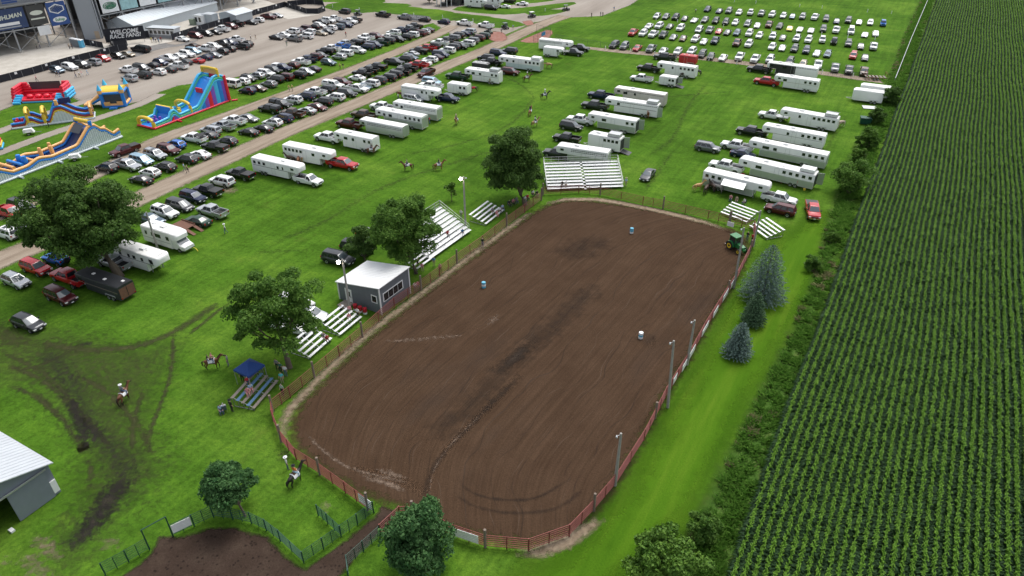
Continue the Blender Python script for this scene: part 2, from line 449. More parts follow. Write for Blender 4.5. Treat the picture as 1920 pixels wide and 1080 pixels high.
GRAVEL = soil_mat('lot_gravel', [(0.3, (0.235, 0.205, 0.175)), (0.5, (0.30, 0.265, 0.23)), (0.7, (0.36, 0.325, 0.285))], scale=0.12, edge_noise=1.2,
                  stretch=(ROWDIR + 0.06, 6, 1), bump=0.15)
LANE = soil_mat('lane_dirt', [(0.3, (0.20, 0.158, 0.118)), (0.5, (0.285, 0.232, 0.180)), (0.72, (0.36, 0.305, 0.245))], scale=0.8, edge_noise=0.9,
                stretch=(R(62), 9, 1), bump=0.3, soft=0.3)
def _arena(n, l, noise, ramp, mix, col, geo):
    # harrow passes run along the arena and bend round its ends with the 'path' attribute
    at = n.new('ShaderNodeAttribute'); at.attribute_name = 'path'
    def nz(sx, sy, det, ro=0.6):
        mp = n.new('ShaderNodeMapping'); mp.inputs['Scale'].default_value = (sx, sy, 1); l.new(at.outputs['Vector'], mp.inputs['Vector'])
        t = n.new('ShaderNodeTexNoise'); t.inputs['Scale'].default_value = 1.0; t.inputs['Detail'].default_value = det; t.inputs['Roughness'].default_value = ro
        l.new(mp.outputs[0], t.inputs['Vector']); return t.outputs['Fac']
    def math_(op, a, b):
        k = n.new('ShaderNodeMath'); k.operation = op
        for i, v in enumerate((a, b)):
            if isinstance(v, (int, float)): k.inputs[i].default_value = v
            else: l.new(v, k.inputs[i])
        return k.outputs[0]
    c = mix(0.9, col, ramp(nz(1.7, 0.03, 4, 0.7), [(0.30, (0.88, 0.875, 0.87)), (0.5, (1, 1, 1)), (0.70, (1.09, 1.09, 1.09))]), 'MULTIPLY')
    c = mix(0.7, c, ramp(nz(4.2, 0.08, 2), [(0.36, (0.84, 0.835, 0.83)), (0.64, (1.12, 1.12, 1.12))]), 'MULTIPLY')
    sx = n.new('ShaderNodeSeparateXYZ'); l.new(at.outputs['Vector'], sx.inputs[0])
    wob = math_('MULTIPLY', noise(0.045, 3), 9.0)
    u = math_('ADD', sx.outputs[0], wob)
    br = noise(0.22, 4)
    for period, wid, colr, lohi in ((1.35, 0.05, (0.105, 0.075, 0.055), (0.46, 0.62)), (1.7, 0.07, (0.028, 0.019, 0.014), (0.56, 0.42)), (2.9, 0.08, (0.024, 0.018, 0.015), (0.40, 0.58))):
        pp = math_('PINGPONG', u, period)
        e = math_('LESS_THAN', pp, wid)
        mr = n.new('ShaderNodeMapRange'); mr.inputs['From Min'].default_value = lohi[0]; mr.inputs['From Max'].default_value = lohi[1]; mr.inputs['To Max'].default_value = 0.42
        l.new(br, mr.inputs['Value'])
        c = mix(math_('MULTIPLY', e, mr.outputs[0]), c, colr)
    damp = noise(0.085, 5, (ROWDIR, 3.0, 1.0))
    c = mix(ramp(damp, [(0.57, (0, 0, 0)), (0.72, (0.4, 0.4, 0.4))]), c, (0.040, 0.031, 0.026))
    return c
ARENA = soil_mat('arena_soil', [(0.3, (0.056, 0.0335, 0.0205)), (0.5, (0.0635, 0.0385, 0.0235)), (0.7, (0.071, 0.0435, 0.027))], scale=0.25, edge_noise=1.3,
                 bump=0.5, extra=_arena, soft=0.3)
def _hoof(n, l, noise, ramp, mix, col, geo):
    v = n.new('ShaderNodeTexVoronoi'); v.inputs['Scale'].default_value = 1.9; v.inputs['Randomness'].default_value = 1.0
    l.new(geo.outputs['Position'], v.inputs['Vector'])
    return mix(ramp(v.outputs['Distance'], [(0.10, (0.85, 0.85, 0.85)), (0.30, (0, 0, 0))]), col, (0.018, 0.013, 0.011))
PEN = soil_mat('pen_soil', [(0.3, (0.040, 0.027, 0.020)), (0.5, (0.050, 0.034, 0.026)), (0.7, (0.066, 0.047, 0.035))], scale=0.4, edge_noise=1.0, bump=0.5, extra=_hoof)
MUD = soil_mat('wet_mud', [(0.3, (0.020, 0.019, 0.017)), (0.5, (0.032, 0.029, 0.025)), (0.75, (0.060, 0.052, 0.040))], scale=1.0, edge_noise=1.9, bump=0.6, rough=0.75, soft=0.22)
TRACK = soil_mat('worn_track', [(0.3, (0.045, 0.050, 0.022)), (0.5, (0.055, 0.060, 0.026)), (0.75, (0.085, 0.085, 0.036))], scale=1.2, edge_noise=1.5, bump=0.4, soft=0.30)
STRAW = soil_mat('dry_straw', [(0.3, (0.17, 0.125, 0.085)), (0.5, (0.26, 0.20, 0.14)), (0.75, (0.37, 0.31, 0.22))], scale=1.6, edge_noise=1.5, bump=0.5, soft=0.3)
CONC = soil_mat('pale_concrete', [(0.3, (0.42, 0.39, 0.34)), (0.5, (0.50, 0.47, 0.42)), (0.7, (0.56, 0.53, 0.48))], scale=0.3, bump=0.05, rough=0.85)
ASPH = soil_mat('worn_asphalt', [(0.3, (0.16, 0.155, 0.15)), (0.5, (0.20, 0.195, 0.19)), (0.7, (0.25, 0.24, 0.23))], scale=0.5, bump=0.1, rough=0.9)
REDG = soil_mat('red_chat', [(0.3, (0.24, 0.105, 0.085)), (0.5, (0.29, 0.15, 0.12)), (0.7, (0.33, 0.2, 0.17))], scale=0.8, bump=0.2)
GPATCH = soil_mat('lush_grass', [(0.3, (0.046, 0.118, 0.006)), (0.5, (0.064, 0.146, 0.008)), (0.7, (0.096, 0.176, 0.013))], scale=0.5, edge_noise=0.35, bump=0.3, soft=0.5, stretch=(ROWDIR, 12, 1))
WEEDG = soil_mat('rough_verge', [(0.3, (0.040, 0.095, 0.016)), (0.5, (0.065, 0.135, 0.024)), (0.75, (0.13, 0.15, 0.050))], scale=0.7, edge_noise=0.5, bump=0.8, soft=0.4)
FIELD = soil_mat('field_soil', [(0.3, (0.016, 0.015, 0.011)), (0.6, (0.026, 0.024, 0.017))], scale=1.0)

# gravel car park with the speedway forecourt, and roads beyond
z = 0.004
lot = [(-60, 262), (0, 208), (60, 182), (128, 176), (150, 190), (208, 202), (270, 188), (300, 172), (335, 160), (430, 148), (500, 129), (560, 112), (640, 87), (740, 60), (812, 43), (838, 58), (860, 74),
       (905, 60), (928, 58), (945, 66), (1000, 42), (1060, 33), (1128, 30), (1180, 10), (1215, -12), (1150, -60), (600, -60), (0, 0), (-150, 60), (-160, 240)]
sheet('parking_lot', PP(*lot), GRAVEL, z, 0.7, smooth=False)
# lanes
strip('dirt_lane', PP((-120, 455), (0, 400), (120, 352), (230, 300), (300, 262), (420, 219), (520, 183), (640, 138), (740, 99), (820, 64), (850, 48)), 4.6, LANE, 0.008)
strip('dirt_lane', PP((-120, 545), (0, 487), (80, 455), (190, 406), (290, 358), (400, 308), (520, 254), (640, 205), (740, 164), (820, 130), (900, 98), (950, 76), (1010, 48), (1060, 30)), 5.4, LANE, 0.008)
# paths between the inflatables
strip('gravel_path', PP((-60, 268), (0, 246), (90, 212), (150, 193), (225, 172)), 3.0, GRAVEL, 0.0075, 0.5)
strip('gravel_path', PP((-60, 306), (0, 286), (80, 256), (170, 226), (260, 196), (300, 176)), 3.0, GRAVEL, 0.008, 0.5)
# grass islands between the roads at the top
ISL = [[(700, 8), (640, 4), (560, 2), (620, -8), (720, -2)], [(680, 24), (610, 14), (640, 4), (730, 6), (770, 10)], [(745, 22), (690, 16), (720, 10), (790, 15), (778, 19)],
       [(775, 28), (705, 22), (745, 15), (820, 18), (850, 23)], [(840, 39), (780, 30), (800, 22), (870, 26), (900, 30)], [(885, 41), (830, 34), (850, 26), (915, 31), (936, 36)], [(930, 52), (885, 40), (905, 33), (945, 36), (985, 47)],
       [(945, 27), (850, 18), (890, 10), (960, 16), (1075, 4), (1062, 12), (1010, 20)], [(1000, 30), (985, 24), (1030, 18), (1065, 18), (1040, 26)], [(900, 10), (830, 5), (900, -2), (990, -4), (1040, 0), (960, 9)]]
for k, isl in enumerate(ISL): sheet('grass_verge', PP(*isl), gm, 0.010 + 0.0002 * k, 0.2, step=4.0)
sheet('red_gravel_patch', PP((905, 62), (940, 60), (950, 74), (930, 78), (915, 72)), REDG, 0.012, 0.8)
sheet('red_gravel_patch', PP((980, 40), (995, 38), (1000, 46), (988, 48)), REDG, 0.013, 0.5)
sheet('red_gravel_patch', PP((975, 78), (1000, 66), (1028, 56), (1036, 62), (1020, 78), (1005, 80)), REDG, 0.0125, 0.6)
sheet('asphalt_apron', PP((190, 110), (262, 92), (300, 80), (330, 84), (372, 74), (350, 84), (300, 92), (240, 110)), ASPH, 0.012, 0.6)
sheet('concrete_plaza', PP((-120, 178), (0, 148), (60, 134), (130, 113), (235, 90), (200, 82), (160, 78), (135, 70), (100, 66), (0, 70), (-120, 90)), CONC, 0.014, 0.1, smooth=False)
sheet('concrete_plaza', PP((205, 83), (262, 90), (322, 78), (330, 70), (398, 52), (480, 28), (535, 10), (575, 24), (600, 27), (540, 36), (500, 20), (520, 8), (480, -4), (400, 10), (380, 22), (320, 48), (270, 66), (215, 76)), CONC, 0.0145, 0.1, smooth=False)

# arena floor : polar-ish coordinates so that the harrow marks follow the rails and bend at the ends
AR = [(548, 805), (560, 765), (600, 722), (700, 628), (800, 548), (900, 472), (1000, 400), (1045, 380), (1090, 376), (1200, 390), (1320, 418), (1385, 436), (1402, 460), (1385, 510), (1320, 622), (1245, 745), (1160, 900), (1110, 960), (1065, 1000), (985, 1018), (905, 1008), (850, 995), (800, 975), (740, 945), (680, 925), (610, 885), (560, 840)]
arena = sheet('arena_floor', PP(*AR), ARENA, 0.020, 1.5, cell=0.55, step=1.5)
ax = Vector((math.cos(ROWDIR), math.sin(ROWDIR), 0)); ay = Vector((-ax.y, ax.x, 0))
co = np.empty(len(arena.data.vertices) * 3, np.float32); arena.data.vertices.foreach_get('co', co); co = co.reshape(-1, 3)
cen = (co.min(0) + co.max(0)) / 2; cen[:2] += (-1.0, 0.0)
al = (co[:, 0] - cen[0]) * ax.x + (co[:, 1] - cen[1]) * ax.y; ac = (co[:, 0] - cen[0]) * ay.x + (co[:, 1] - cen[1]) * ay.y
ex = np.clip(np.abs(al) - (np.abs(al).max() - 17), 0, None)
u_ = ac + 0.030 * ex ** 2 + 1.2 * np.sin(al * 0.06); t_ = al
a_ = arena.data.attributes.new('path', 'FLOAT_VECTOR', 'POINT'); a_.data.foreach_set('vector', np.stack([u_, t_, ac * 0.15], 1).astype(np.float32).ravel())
DAMP = soil_mat('damp_soil', [(0.3, (0.034, 0.026, 0.021)), (0.6, (0.046, 0.034, 0.026))], scale=0.8, edge_noise=0.6, bump=0.6, soft=0.4, stretch=(ROWDIR, 6, 1))
DRYS = soil_mat('dry_clods', [(0.3, (0.12, 0.085, 0.062)), (0.6, (0.19, 0.14, 0.105))], scale=2.0, edge_noise=2.2, bump=0.6, soft=0.15)
for k, (ln, w, mt_, am) in enumerate([([(800, 830), (880, 760), (960, 680), (1060, 590), (1120, 530)], 3.0, DAMP, .36), ([(1050, 490), (1090, 465), (1150, 448)], 5.0, DAMP, .36), ([(1195, 650), (1225, 630), (1240, 640)], 2.6, DAMP, .5), ([(930, 700), (1000, 640)], 1.2, DAMP, .75),
        ([(690, 643), (760, 638), (850, 630), (900, 622)], 1.3, DRYS, .48), ([(895, 624), (925, 600), (945, 572)], 2.0, DRYS, .5), ([(560, 800), (640, 870), (760, 905), (800, 925)], .7, DRYS, .5), ([(670, 870), (720, 885), (790, 905)], 1.1, DRYS, .6), ([(650, 885), (720, 905), (790, 930)], 1.1, DRYS, .6), ([(1190, 608), (1215, 612)], 1.2, DRYS, .55), ([(1180, 420), (1210, 410)], 1.0, DRYS, .5),
        ([(790, 960), (812, 880), (880, 800), (980, 700)], .6, DAMP, .38), ([(838, 905), (880, 945), (960, 962), (1050, 950), (1110, 900)], .4, DAMP, .38), ([(850, 895), (900, 930), (1000, 935), (1080, 890)], .35, DAMP, .42), ([(812, 960), (808, 900), (840, 840), (920, 760)], .35, DRYS, .46)]):
    strip('soil_streak', PP(*ln), w, mt_, 0.0285 + 0.0003 * k, w * .45, step=.8, ends=3, amount=am)
# dry straw bank between rail and soil, on the left and far side
strip('straw_bank', PP((545, 850), (530, 800), (545, 765), (590, 718), (690, 625), (790, 550), (900, 466), (1000, 394)), 1.2, STRAW, 0.026, 0.55, ends=4, amount=.72)
strip('straw_bank', PP((1010, 388), (1060, 374), (1120, 374), (1210, 390), (1320, 416), (1380, 434)), 1.2, STRAW, 0.026, 0.6, ends=4)
strip('straw_bank', PP((950, 1045), (1010, 1036), (1060, 1018), (1100, 990), (1130, 960)), 1.2, STRAW, 0.026, 0.7, ends=4)
# warm-up pen and the alley that joins it to the arena
sheet('warmup_pen', PP((180, 1110), (240, 1075), (285, 1040), (300, 1005), (330, 1010), (400, 990), (440, 990), (500, 1010), (570, 1070), (640, 1022), (700, 972), (716, 950), (742, 960), (745, 968), (700, 1010), (640, 1075), (600, 1130), (400, 1190), (250, 1180)), PEN, 0.016, 0.5)
sheet('worn_ground', PP((-40, 600), (120, 610), (260, 640), (350, 640), (300, 760), (330, 880), (250, 960), (170, 1060), (90, 1120), (60, 1040), (130, 940), (120, 820), (40, 740), (-40, 720)), TRACK, 0.0118, 4.0, amount=.47)
strip('mud_track', PP((60, 640), (120, 700), (165, 800), (230, 870), (215, 930), (170, 990), (110, 1075)), 4.6, MUD, 0.0216, 2.0, step=1.0, ends=5, amount=.42)
for k, (ln, w) in enumerate([([(470, 470), (600, 420), (720, 350), (900, 290), (1000, 260)], 1.6), ([(700, 300), (860, 270), (960, 230), (1010, 170)], 1.4), ([(1200, 300), (1260, 260), (1290, 200), (1330, 150)], 1.6), ([(1190, 380), (1230, 330), (1270, 270)], 1.2), ([(420, 480), (540, 470), (640, 470)], 1.4), ([(1090, 200), (1270, 180), (1400, 170)], 1.2), ([(860, 120), (960, 150), (1010, 190)], 1.2), ([(1540, 300), (1560, 260), (1590, 210)], 1.4)]):
    strip('worn_track', PP(*ln), w, TRACK, 0.0132 + 0.0002 * k, w * .45, step=1.5, ends=8, amount=.34)
# churned mud and wheel tracks in the grass at the left
mudz = 0.017
for k, (ln, w) in enumerate([([(130, 740), (150, 800), (170, 840)], 1.2), ([(160, 850), (180, 820), (165, 800), (140, 790)], 1.4), ([(265, 872), (240, 895), (210, 925), (190, 960), (150, 1010), (110, 1060)], 2.6),
        ([(240, 880), (265, 880)], 2.6), ([(110, 870), (140, 855), (165, 830)], 0.8), ([(120, 655), (160, 645), (200, 640)], 0.9), ([(110, 715), (160, 700), (170, 712)], 0.8), ([(165, 625), (215, 620)], 0.9), ([(150, 950), (130, 985), (105, 1000)], 0.8)]):
    strip('mud_patch', PP(*ln), w, MUD, mudz + 0.0006 * k, min(1.1, w * 0.45), step=1.0, ends=2.2, amount=.62)
for k, (ln, w) in enumerate([([(0, 660), (80, 700), (150, 770), (215, 850)], 0.7), ([(0, 680), (90, 720), (160, 800)], 0.7), ([(0, 690), (60, 690), (130, 660), (180, 630)], 0.6), ([(60, 640), (150, 655), (250, 650), (330, 620), (420, 560)], 1.4),
        ([(340, 640), (400, 590), (440, 560)], 0.7), ([(130, 700), (200, 735), (260, 800), (290, 860)], 0.7), ([(250, 860), (250, 800), (270, 720)], 0.6), ([(265, 860), (285, 800), (320, 700), (325, 620)], 0.6), ([(60, 730), (120, 790), (160, 850)], 0.7),
        ([(165, 850), (170, 900), (155, 940)], 0.7), ([(0, 720), (60, 740), (120, 790)], 0.6), ([(245, 960), (290, 950), (310, 935)], 2.2), ([(470, 880), (510, 850), (545, 840)], 1.2)]):
    strip('worn_track', PP(*ln), w, TRACK, 0.0125 + 0.0002 * k, min(0.5, w * 0.45), step=1.0, ends=3, amount=.60)
for k, pl in enumerate([[(60, 1010), (100, 1015), (110, 1050), (80, 1045)], [(35, 1040), (60, 1045), (100, 1085), (60, 1080)], [(0, 1045), (15, 1048), (12, 1058), (0, 1056)], [(380, 350), (440, 352), (438, 362), (390, 360)], [(600, 950), (625, 945), (622, 955), (606, 962)], [(520, 850), (545, 838), (540, 860), (522, 870)], [(190, 1015), (215, 1010), (225, 1025), (195, 1030)], [(0, 610), (35, 620), (60, 645), (0, 645)]]):
    sheet('bare_patch', PP(*pl), STRAW if k not in (5, 7) else TRACK, 0.0222 + 0.0003 * k, 0.9, step=1.0, amount=.58)
# lush mown grass between arena and corn, rough verge beside the corn, soil under the corn
sheet('mown_verge', PP((1430, 470), (1550, 400), (1560, 450), (1515, 560), (1450, 680), (1340, 880), (1270, 1000), (1100, 1130), (950, 1130), (1010, 1060), (1120, 985), (1200, 870), (1300, 700), (1400, 520)), GPATCH, 0.0105, 2.2)
sheet('rough_verge', PP((1735, -10), (1700, 60), (1665, 150), (1600, 290), (1560, 400), (1520, 560), (1450, 700), (1350, 900), (1310, 980), (1250, 1130), (1400, 1130), (1480, 760), (1620, 330), (1760, -10)), WEEDG, 0.0145, 1.2)
field = [P(1340, 1110), P(1762, -20)]
d_ = (field[1] - field[0]).normalized(); q_ = Vector((d_.y, -d_.x, 0))
f0 = field[0] - d_ * 20 + q_ * 0.4; f1 = field[1] + d_ * 60 + q_ * 0.4
sheet('corn_field_soil', [f0, f0 + q_ * 75, f1 + q_ * 75, f1], FIELD, 0.018, 0.3, smooth=False)
sheet('bare_strip', PP((1160, 93), (1300, 104), (1420, 118), (1560, 136), (1650, 150), (1655, 156), (1560, 143), (1420, 125), (1300, 111), (1160, 99), (1090, 90), (1090, 87)), LANE, 0.011, 0.5)
# ================================================================ VEHICLES
PAINT = {}
for k, (nm, c, met, ro) in {'w': ('white', (0.80, 0.81, 0.81), 0, .3), 's': ('silver', (0.50, 0.52, 0.54), .6, .3), 'g': ('grey', (0.20, 0.21, 0.22), .5, .3), 'd': ('dark grey', (0.055, 0.058, 0.064), .5, .28),
        'k': ('black', (0.010, 0.010, 0.012), 0, .22), 'n': ('navy blue', (0.012, 0.02, 0.062), .3, .25), 'b': ('bright blue', (0.02, 0.14, 0.50), .2, .25), 'r': ('red', (0.42, 0.012, 0.018), 0, .25), 'm': ('maroon', (0.085, 0.012, 0.015), .3, .28),
        't': ('tan', (0.34, 0.29, 0.22), .5, .3), 'e': ('dark green', (0.02, 0.055, 0.035), .3, .3), 'y': ('yellow', (0.72, 0.52, 0.03), 0, .25), 'l': ('pale blue', (0.30, 0.45, 0.56), .4, .3), 'o': ('brown', (0.085, 0.05, 0.035), .4, .3),
        'p': ('dark purple', (0.045, 0.03, 0.055), .4, .28), 'q': ('slate blue', (0.09, 0.13, 0.17), .5, .28)}.items():
    PAINT[k] = (nm, mat('paint_' + nm.replace(' ', '_'), c, ro, met, 0.05, 1.2, coat=0.25))
GLASS = mat('dark_glass', (0.018, 0.022, 0.026), 0.06, 0, 0.2, 1.0, spec=0.8)
WSCREEN = mat('windscreen_glass', (0.10, 0.125, 0.14), 0.05, 0, 0.25, 1.0, spec=1.0)  # pale base colour stands in for sky reflected in the windscreens
TYRE = mat('tyre_rubber', (0.016, 0.016, 0.017), 0.85, 0, 0.2, 8)
RIM = mat('alloy_rim', (0.42, 0.43, 0.44), 0.35, 0.7, 0.1, 8)
TRIM = mat('black_plastic', (0.018, 0.018, 0.02), 0.6, 0, 0.2, 6)
CHROME = mat('chrome_trim', (0.55, 0.56, 0.58), 0.2, 0.9, 0.05, 4)
LAMP = mat('headlamp_lens', (0.70, 0.72, 0.72), 0.12, 0, 0.08, 6, coat=0.5)
TAIL = mat('tail_lamp_lens', (0.33, 0.012, 0.012), 0.2, 0, 0.1, 6, coat=0.5)
PLATE = mat('number_plate', (0.72, 0.74, 0.76), 0.5, 0, 0.1, 20)
BEDM = mat('bed_liner', (0.022, 0.022, 0.023), 0.8, 0, 0.3, 6)
COVER = mat('tonneau_vinyl', (0.030, 0.031, 0.034), 0.55, 0, 0.2, 3)

def wheel_mesh(r, w, name='wheel'):
    m = MB(); seg = 18
    def ring(rr, y): return [(rr * math.cos(2 * math.pi * k / seg), y, rr * math.sin(2 * math.pi * k / seg)) for k in range(seg)]
    m.loft([ring(r * 0.62, w / 2 - 0.02), ring(r * 0.93, w / 2), ring(r, w / 2 - 0.05), ring(r, -w / 2 + 0.05), ring(r * 0.93, -w / 2), ring(r * 0.62, -w / 2 + 0.02)], 0)
    return m.mesh(name, [TYRE], 40)
def rim_mesh(r, w):
    m = MB(); seg = 10
    for s in (-1, 1):
        y = s * (w / 2 + 0.004)
        rim = [(r * 0.64 * math.cos(2 * math.pi * k / seg), y, r * 0.64 * math.sin(2 * math.pi * k / seg)) for k in range(seg)]
        hub = [(r * 0.2 * math.cos(2 * math.pi * k / seg), y - s * 0.03, r * 0.2 * math.sin(2 * math.pi * k / seg)) for k in range(seg)]
        m.loft([rim, hub], 0, cap=False); m.add(hub, [tuple(range(seg))])
    return m.mesh('rim', [RIM], 30)
_wm = {}
def wheel(parent, loc, r=0.34, w=0.24, rim=True):
    key = (r, w)
    if key not in _wm: _wm[key] = (wheel_mesh(r, w), rim_mesh(r, w))
    o = link('wheel', _wm[key][0], parent, loc)
    if rim: link('rim', _wm[key][1], o)
    return o
def slot_object(o, m):
    o.material_slots[0].link = 'OBJECT'; o.material_slots[0].material = m

def lerp(a, b, t): return a + (b - a) * t
def interp(x, tab):
    if x <= tab[0][0]: return tab[0][1]
    for (x0, y0), (x1, y1) in zip(tab, tab[1:]):
        if x <= x1: return lerp(y0, y1, (x - x0) / (x1 - x0))
    return tab[-1][1]
# L W H : size; deck : shoulder height along x; cab : (rear base, rear roof, front roof, windscreen base); ax : axles
CARS = {
 'sedan': dict(L=4.85, W=1.84, H=1.45, gc=.20, deck=[(-2.42, .78), (-2.3, .98), (-1.5, 1.02), (-.6, .97), (1.0, .94), (1.2, .92), (2.2, .76), (2.42, .60)], cab=(-1.75, -.85, .25, 1.15), ax=(-1.38, 1.45), wr=.33),
 'coupe': dict(L=4.6, W=1.88, H=1.28, gc=.17, deck=[(-2.3, .75), (-2.15, .93), (-1.2, .95), (-.6, .88), (.8, .84), (1.0, .82), (2.1, .66), (2.3, .5)], cab=(-1.7, -.75, .05, .95), ax=(-1.3, 1.4), wr=.33),
 'hatch': dict(L=4.4, W=1.82, H=1.56, gc=.22, deck=[(-2.2, .85), (-2.1, 1.05), (-1.6, 1.06), (1.0, .98), (1.2, .96), (2.0, .82), (2.2, .62)], cab=(-2.1, -1.55, .3, 1.15), ax=(-1.3, 1.35), wr=.34),
 'crossover': dict(L=4.65, W=1.88, H=1.68, gc=.26, deck=[(-2.32, .9), (-2.2, 1.1), (-1.6, 1.1), (1.0, 1.04), (1.2, 1.02), (2.1, .88), (2.32, .66)], cab=(-2.22, -1.65, .3, 1.2), ax=(-1.35, 1.4), wr=.36, rails=True),
 'suv': dict(L=5.0, W=1.98, H=1.80, gc=.28, deck=[(-2.5, .95), (-2.42, 1.15), (-1.6, 1.16), (1.15, 1.12), (1.3, 1.10), (2.3, 1.0), (2.5, .75)], cab=(-2.45, -2.15, .55, 1.3), ax=(-1.45, 1.52), wr=.38, rails=True),
 'minivan': dict(L=5.1, W=1.98, H=1.76, gc=.2, deck=[(-2.55, .9), (-2.48, 1.06), (-1.6, 1.08), (1.3, 1.0), (1.5, .98), (2.3, .85), (2.55, .62)], cab=(-2.5, -2.15, .75, 1.75), ax=(-1.5, 1.5), wr=.34),
 'van': dict(L=5.6, W=2.02, H=2.1, gc=.28, deck=[(-2.8, 1.0), (-2.75, 1.2), (-1.6, 1.22), (1.7, 1.15), (1.9, 1.1), (2.6, .98), (2.8, .7)], cab=(-2.78, -2.62, 1.1, 1.95), ax=(-1.7, 1.75), wr=.36),
 'jeep': dict(L=4.2, W=1.86, H=1.85, gc=.42, deck=[(-2.0, 1.0), (-1.95, 1.18), (-1.0, 1.18), (.6, 1.18), (.75, 1.16), (1.95, 1.1), (2.1, .9)], cab=(-1.9, -1.85, .35, .62), ax=(-1.2, 1.35), wr=.42),
 'pickup': dict(L=5.9, W=2.04, H=1.93, gc=.36, deck=[(-2.95, .90), (-.96, .90), (-.95, 1.22), (1.4, 1.20), (1.55, 1.19), (2.75, 1.10), (2.95, .8)], cab=(-.92, -.68, .75, 1.5), ax=(-1.75, 1.98), wr=.41, bed=(-2.95, -.95, 1.34)),
 'dually': dict(L=6.5, W=2.06, H=2.0, gc=.40, deck=[(-3.25, .95), (-.96, .95), (-.95, 1.28), (1.65, 1.26), (1.8, 1.25), (3.05, 1.18), (3.25, .85)], cab=(-.92, -.68, .95, 1.72), ax=(-2.0, 2.25), wr=.42, bed=(-3.25, -.95, 1.40), wide=True),
 'regcab': dict(L=5.7, W=2.0, H=1.88, gc=.36, deck=[(-2.85, .90), (.0, .90), (.01, 1.2), (1.3, 1.18), (1.5, 1.17), (2.65, 1.08), (2.85, .8)], cab=(.04, .2, .75, 1.45), ax=(-1.65, 1.95), wr=.41, bed=(-2.85, .0, 1.32)),
 'flatbed': dict(L=6.5, W=2.06, H=2.0, gc=.45, deck=[(-.9, .95), (-.62, 1.0), (-.6, 1.28), (1.65, 1.26), (1.8, 1.25), (3.05, 1.18), (3.25, .85)], cab=(-.58, -.35, .95, 1.72), ax=(-2.0, 2.25), wr=.42, flat=(-3.3, -.75)),
}
def car_shell(c):
    m = MB(); L, W, H, gc, wr = c['L'], c['W'], c['H'], c['gc'], c['wr']
    x0 = c['deck'][0][0]; x1 = c['deck'][-1][0]
    xs = {x0, x0 + 0.1, x0 + 0.35, x1, x1 - 0.08, x1 - 0.3}
    for x, _ in c['deck']: xs.add(x)
    ra = wr + 0.07
    for a in c['ax']:
        if a - ra < x0: continue
        for f in (-1.0, -0.93, -0.7, -0.35, 0, 0.35, 0.7, 0.93, 1.0): xs.add(a + f * ra)
    rings = []
    for x in sorted(xs):
        if x < x0 or x > x1: continue
        zs = interp(x, c['deck'])
        e = min(x - x0, x1 - x)
        w = W / 2 * interp(e, [(0, .84), (.1, .91), (.35, .97), (.9, 1.0)])
        zb = gc + interp(e, [(0, .14), (.3, 0)])
        for a in c['ax']:
            if abs(x - a) < ra - 1e-4: zb = max(zb, wr + math.sqrt(max(0, ra * ra - (x - a) ** 2)))
        zb = min(zb, zs - 0.06); h = zs - zb
        half = [(w * .86, zb), (w * .975, zb + h * .18), (w, zb + h * .55), (w * .975, zb + h * .88), (w * .90, zs)]
        ring = [(x, -y, zz) for y, zz in half] + [(x, -w * .45, zs + .025), (x, w * .45, zs + .025)] + [(x, y, zz) for y, zz in reversed(half)]
        rings.append(ring)
    m.loft(rings, 0)
    m.box(((c['ax'][0] + c['ax'][1]) / 2, 0, gc + 0.12), (c['ax'][1] - c['ax'][0] + 1.0, W * 0.62, 0.3), 1)
    return m
def cab_pt(c, f, t, side, off=0.0, key='cab'):
    """point on the front (side=1) or rear (side=-1) slope of the cabin; f across, t from base 0 to roof 1"""
    xb0, xr0, xr1, xb1 = c[key]
    W, H = c['W'], c['H']
    wb, wr_ = W / 2 * .90, W / 2 * .70
    zb = interp(xb1 if side > 0 else xb0 + 0.02, c['deck']) - 0.01; zt = H - 0.03
    if side > 0: x = lerp(xb1, xr1, t) + lerp(.13, .06, t) * (1 - f * f)
    else: x = lerp(xb0, xr0, t) - lerp(.06, .05, t) * (1 - f * f)
    y = f * lerp(wb, wr_, t); z = lerp(zb, zt, t) + .03 * (1 - f * f) * t
    dx = (zt - zb); dz = abs((xb1 - xr1) if side > 0 else (xr0 - xb0)); nl = math.hypot(dx, dz)
    return (x + side * off * dx / nl, y, z + off * dz / nl)
def cab_mesh(m, c, mi=0):
    fr = (-1, -.55, 0, .55, 1); xb0, xr0, xr1, xb1 = c['cab']
    rings = []
    for f in fr:
        a = cab_pt(c, f, 0, -1); b = cab_pt(c, f, 1, -1); d = cab_pt(c, f, 1, 1); e = cab_pt(c, f, 0, 1)
        mid = ((b[0] + d[0]) / 2, b[1], b[2] + .035 * (1.2 - f * f))
        b2 = (b[0] + .1, b[1], b[2] + .02); d2 = (d[0] - .1, d[1], d[2] + .02)
        rings.append([a, b, b2, mid, d2, d, e])
    m.loft(rings, mi)
def pane_front(c, side, t0=.10, t1=.92, w=.90):
    m = MB(); fs = (-w, -w / 2, 0, w / 2, w)
    rows = [[cab_pt(c, f, t, side, .012) for f in fs] for t in (t0, (t0 + t1) / 2, t1)]
    return m.loft(rows, 0, cap=False, closed=False)
def pane_side(c, s, u0, u1, t0=.12, t1=.88):
    """u from rear 0 to front 1 along the cabin side"""
    pts = []
    for u, t in ((u0, t0), (u1, t0), (u1, t1), (u0, t1)):
        a = cab_pt(c, s, t, -1); b = cab_pt(c, s, t, 1)
        x = lerp(a[0], b[0], u)
        pts.append((x, a[1] + s * .012, lerp(a[2], b[2], u) + .004))
    return MB().add(pts, [(0, 1, 2, 3)])

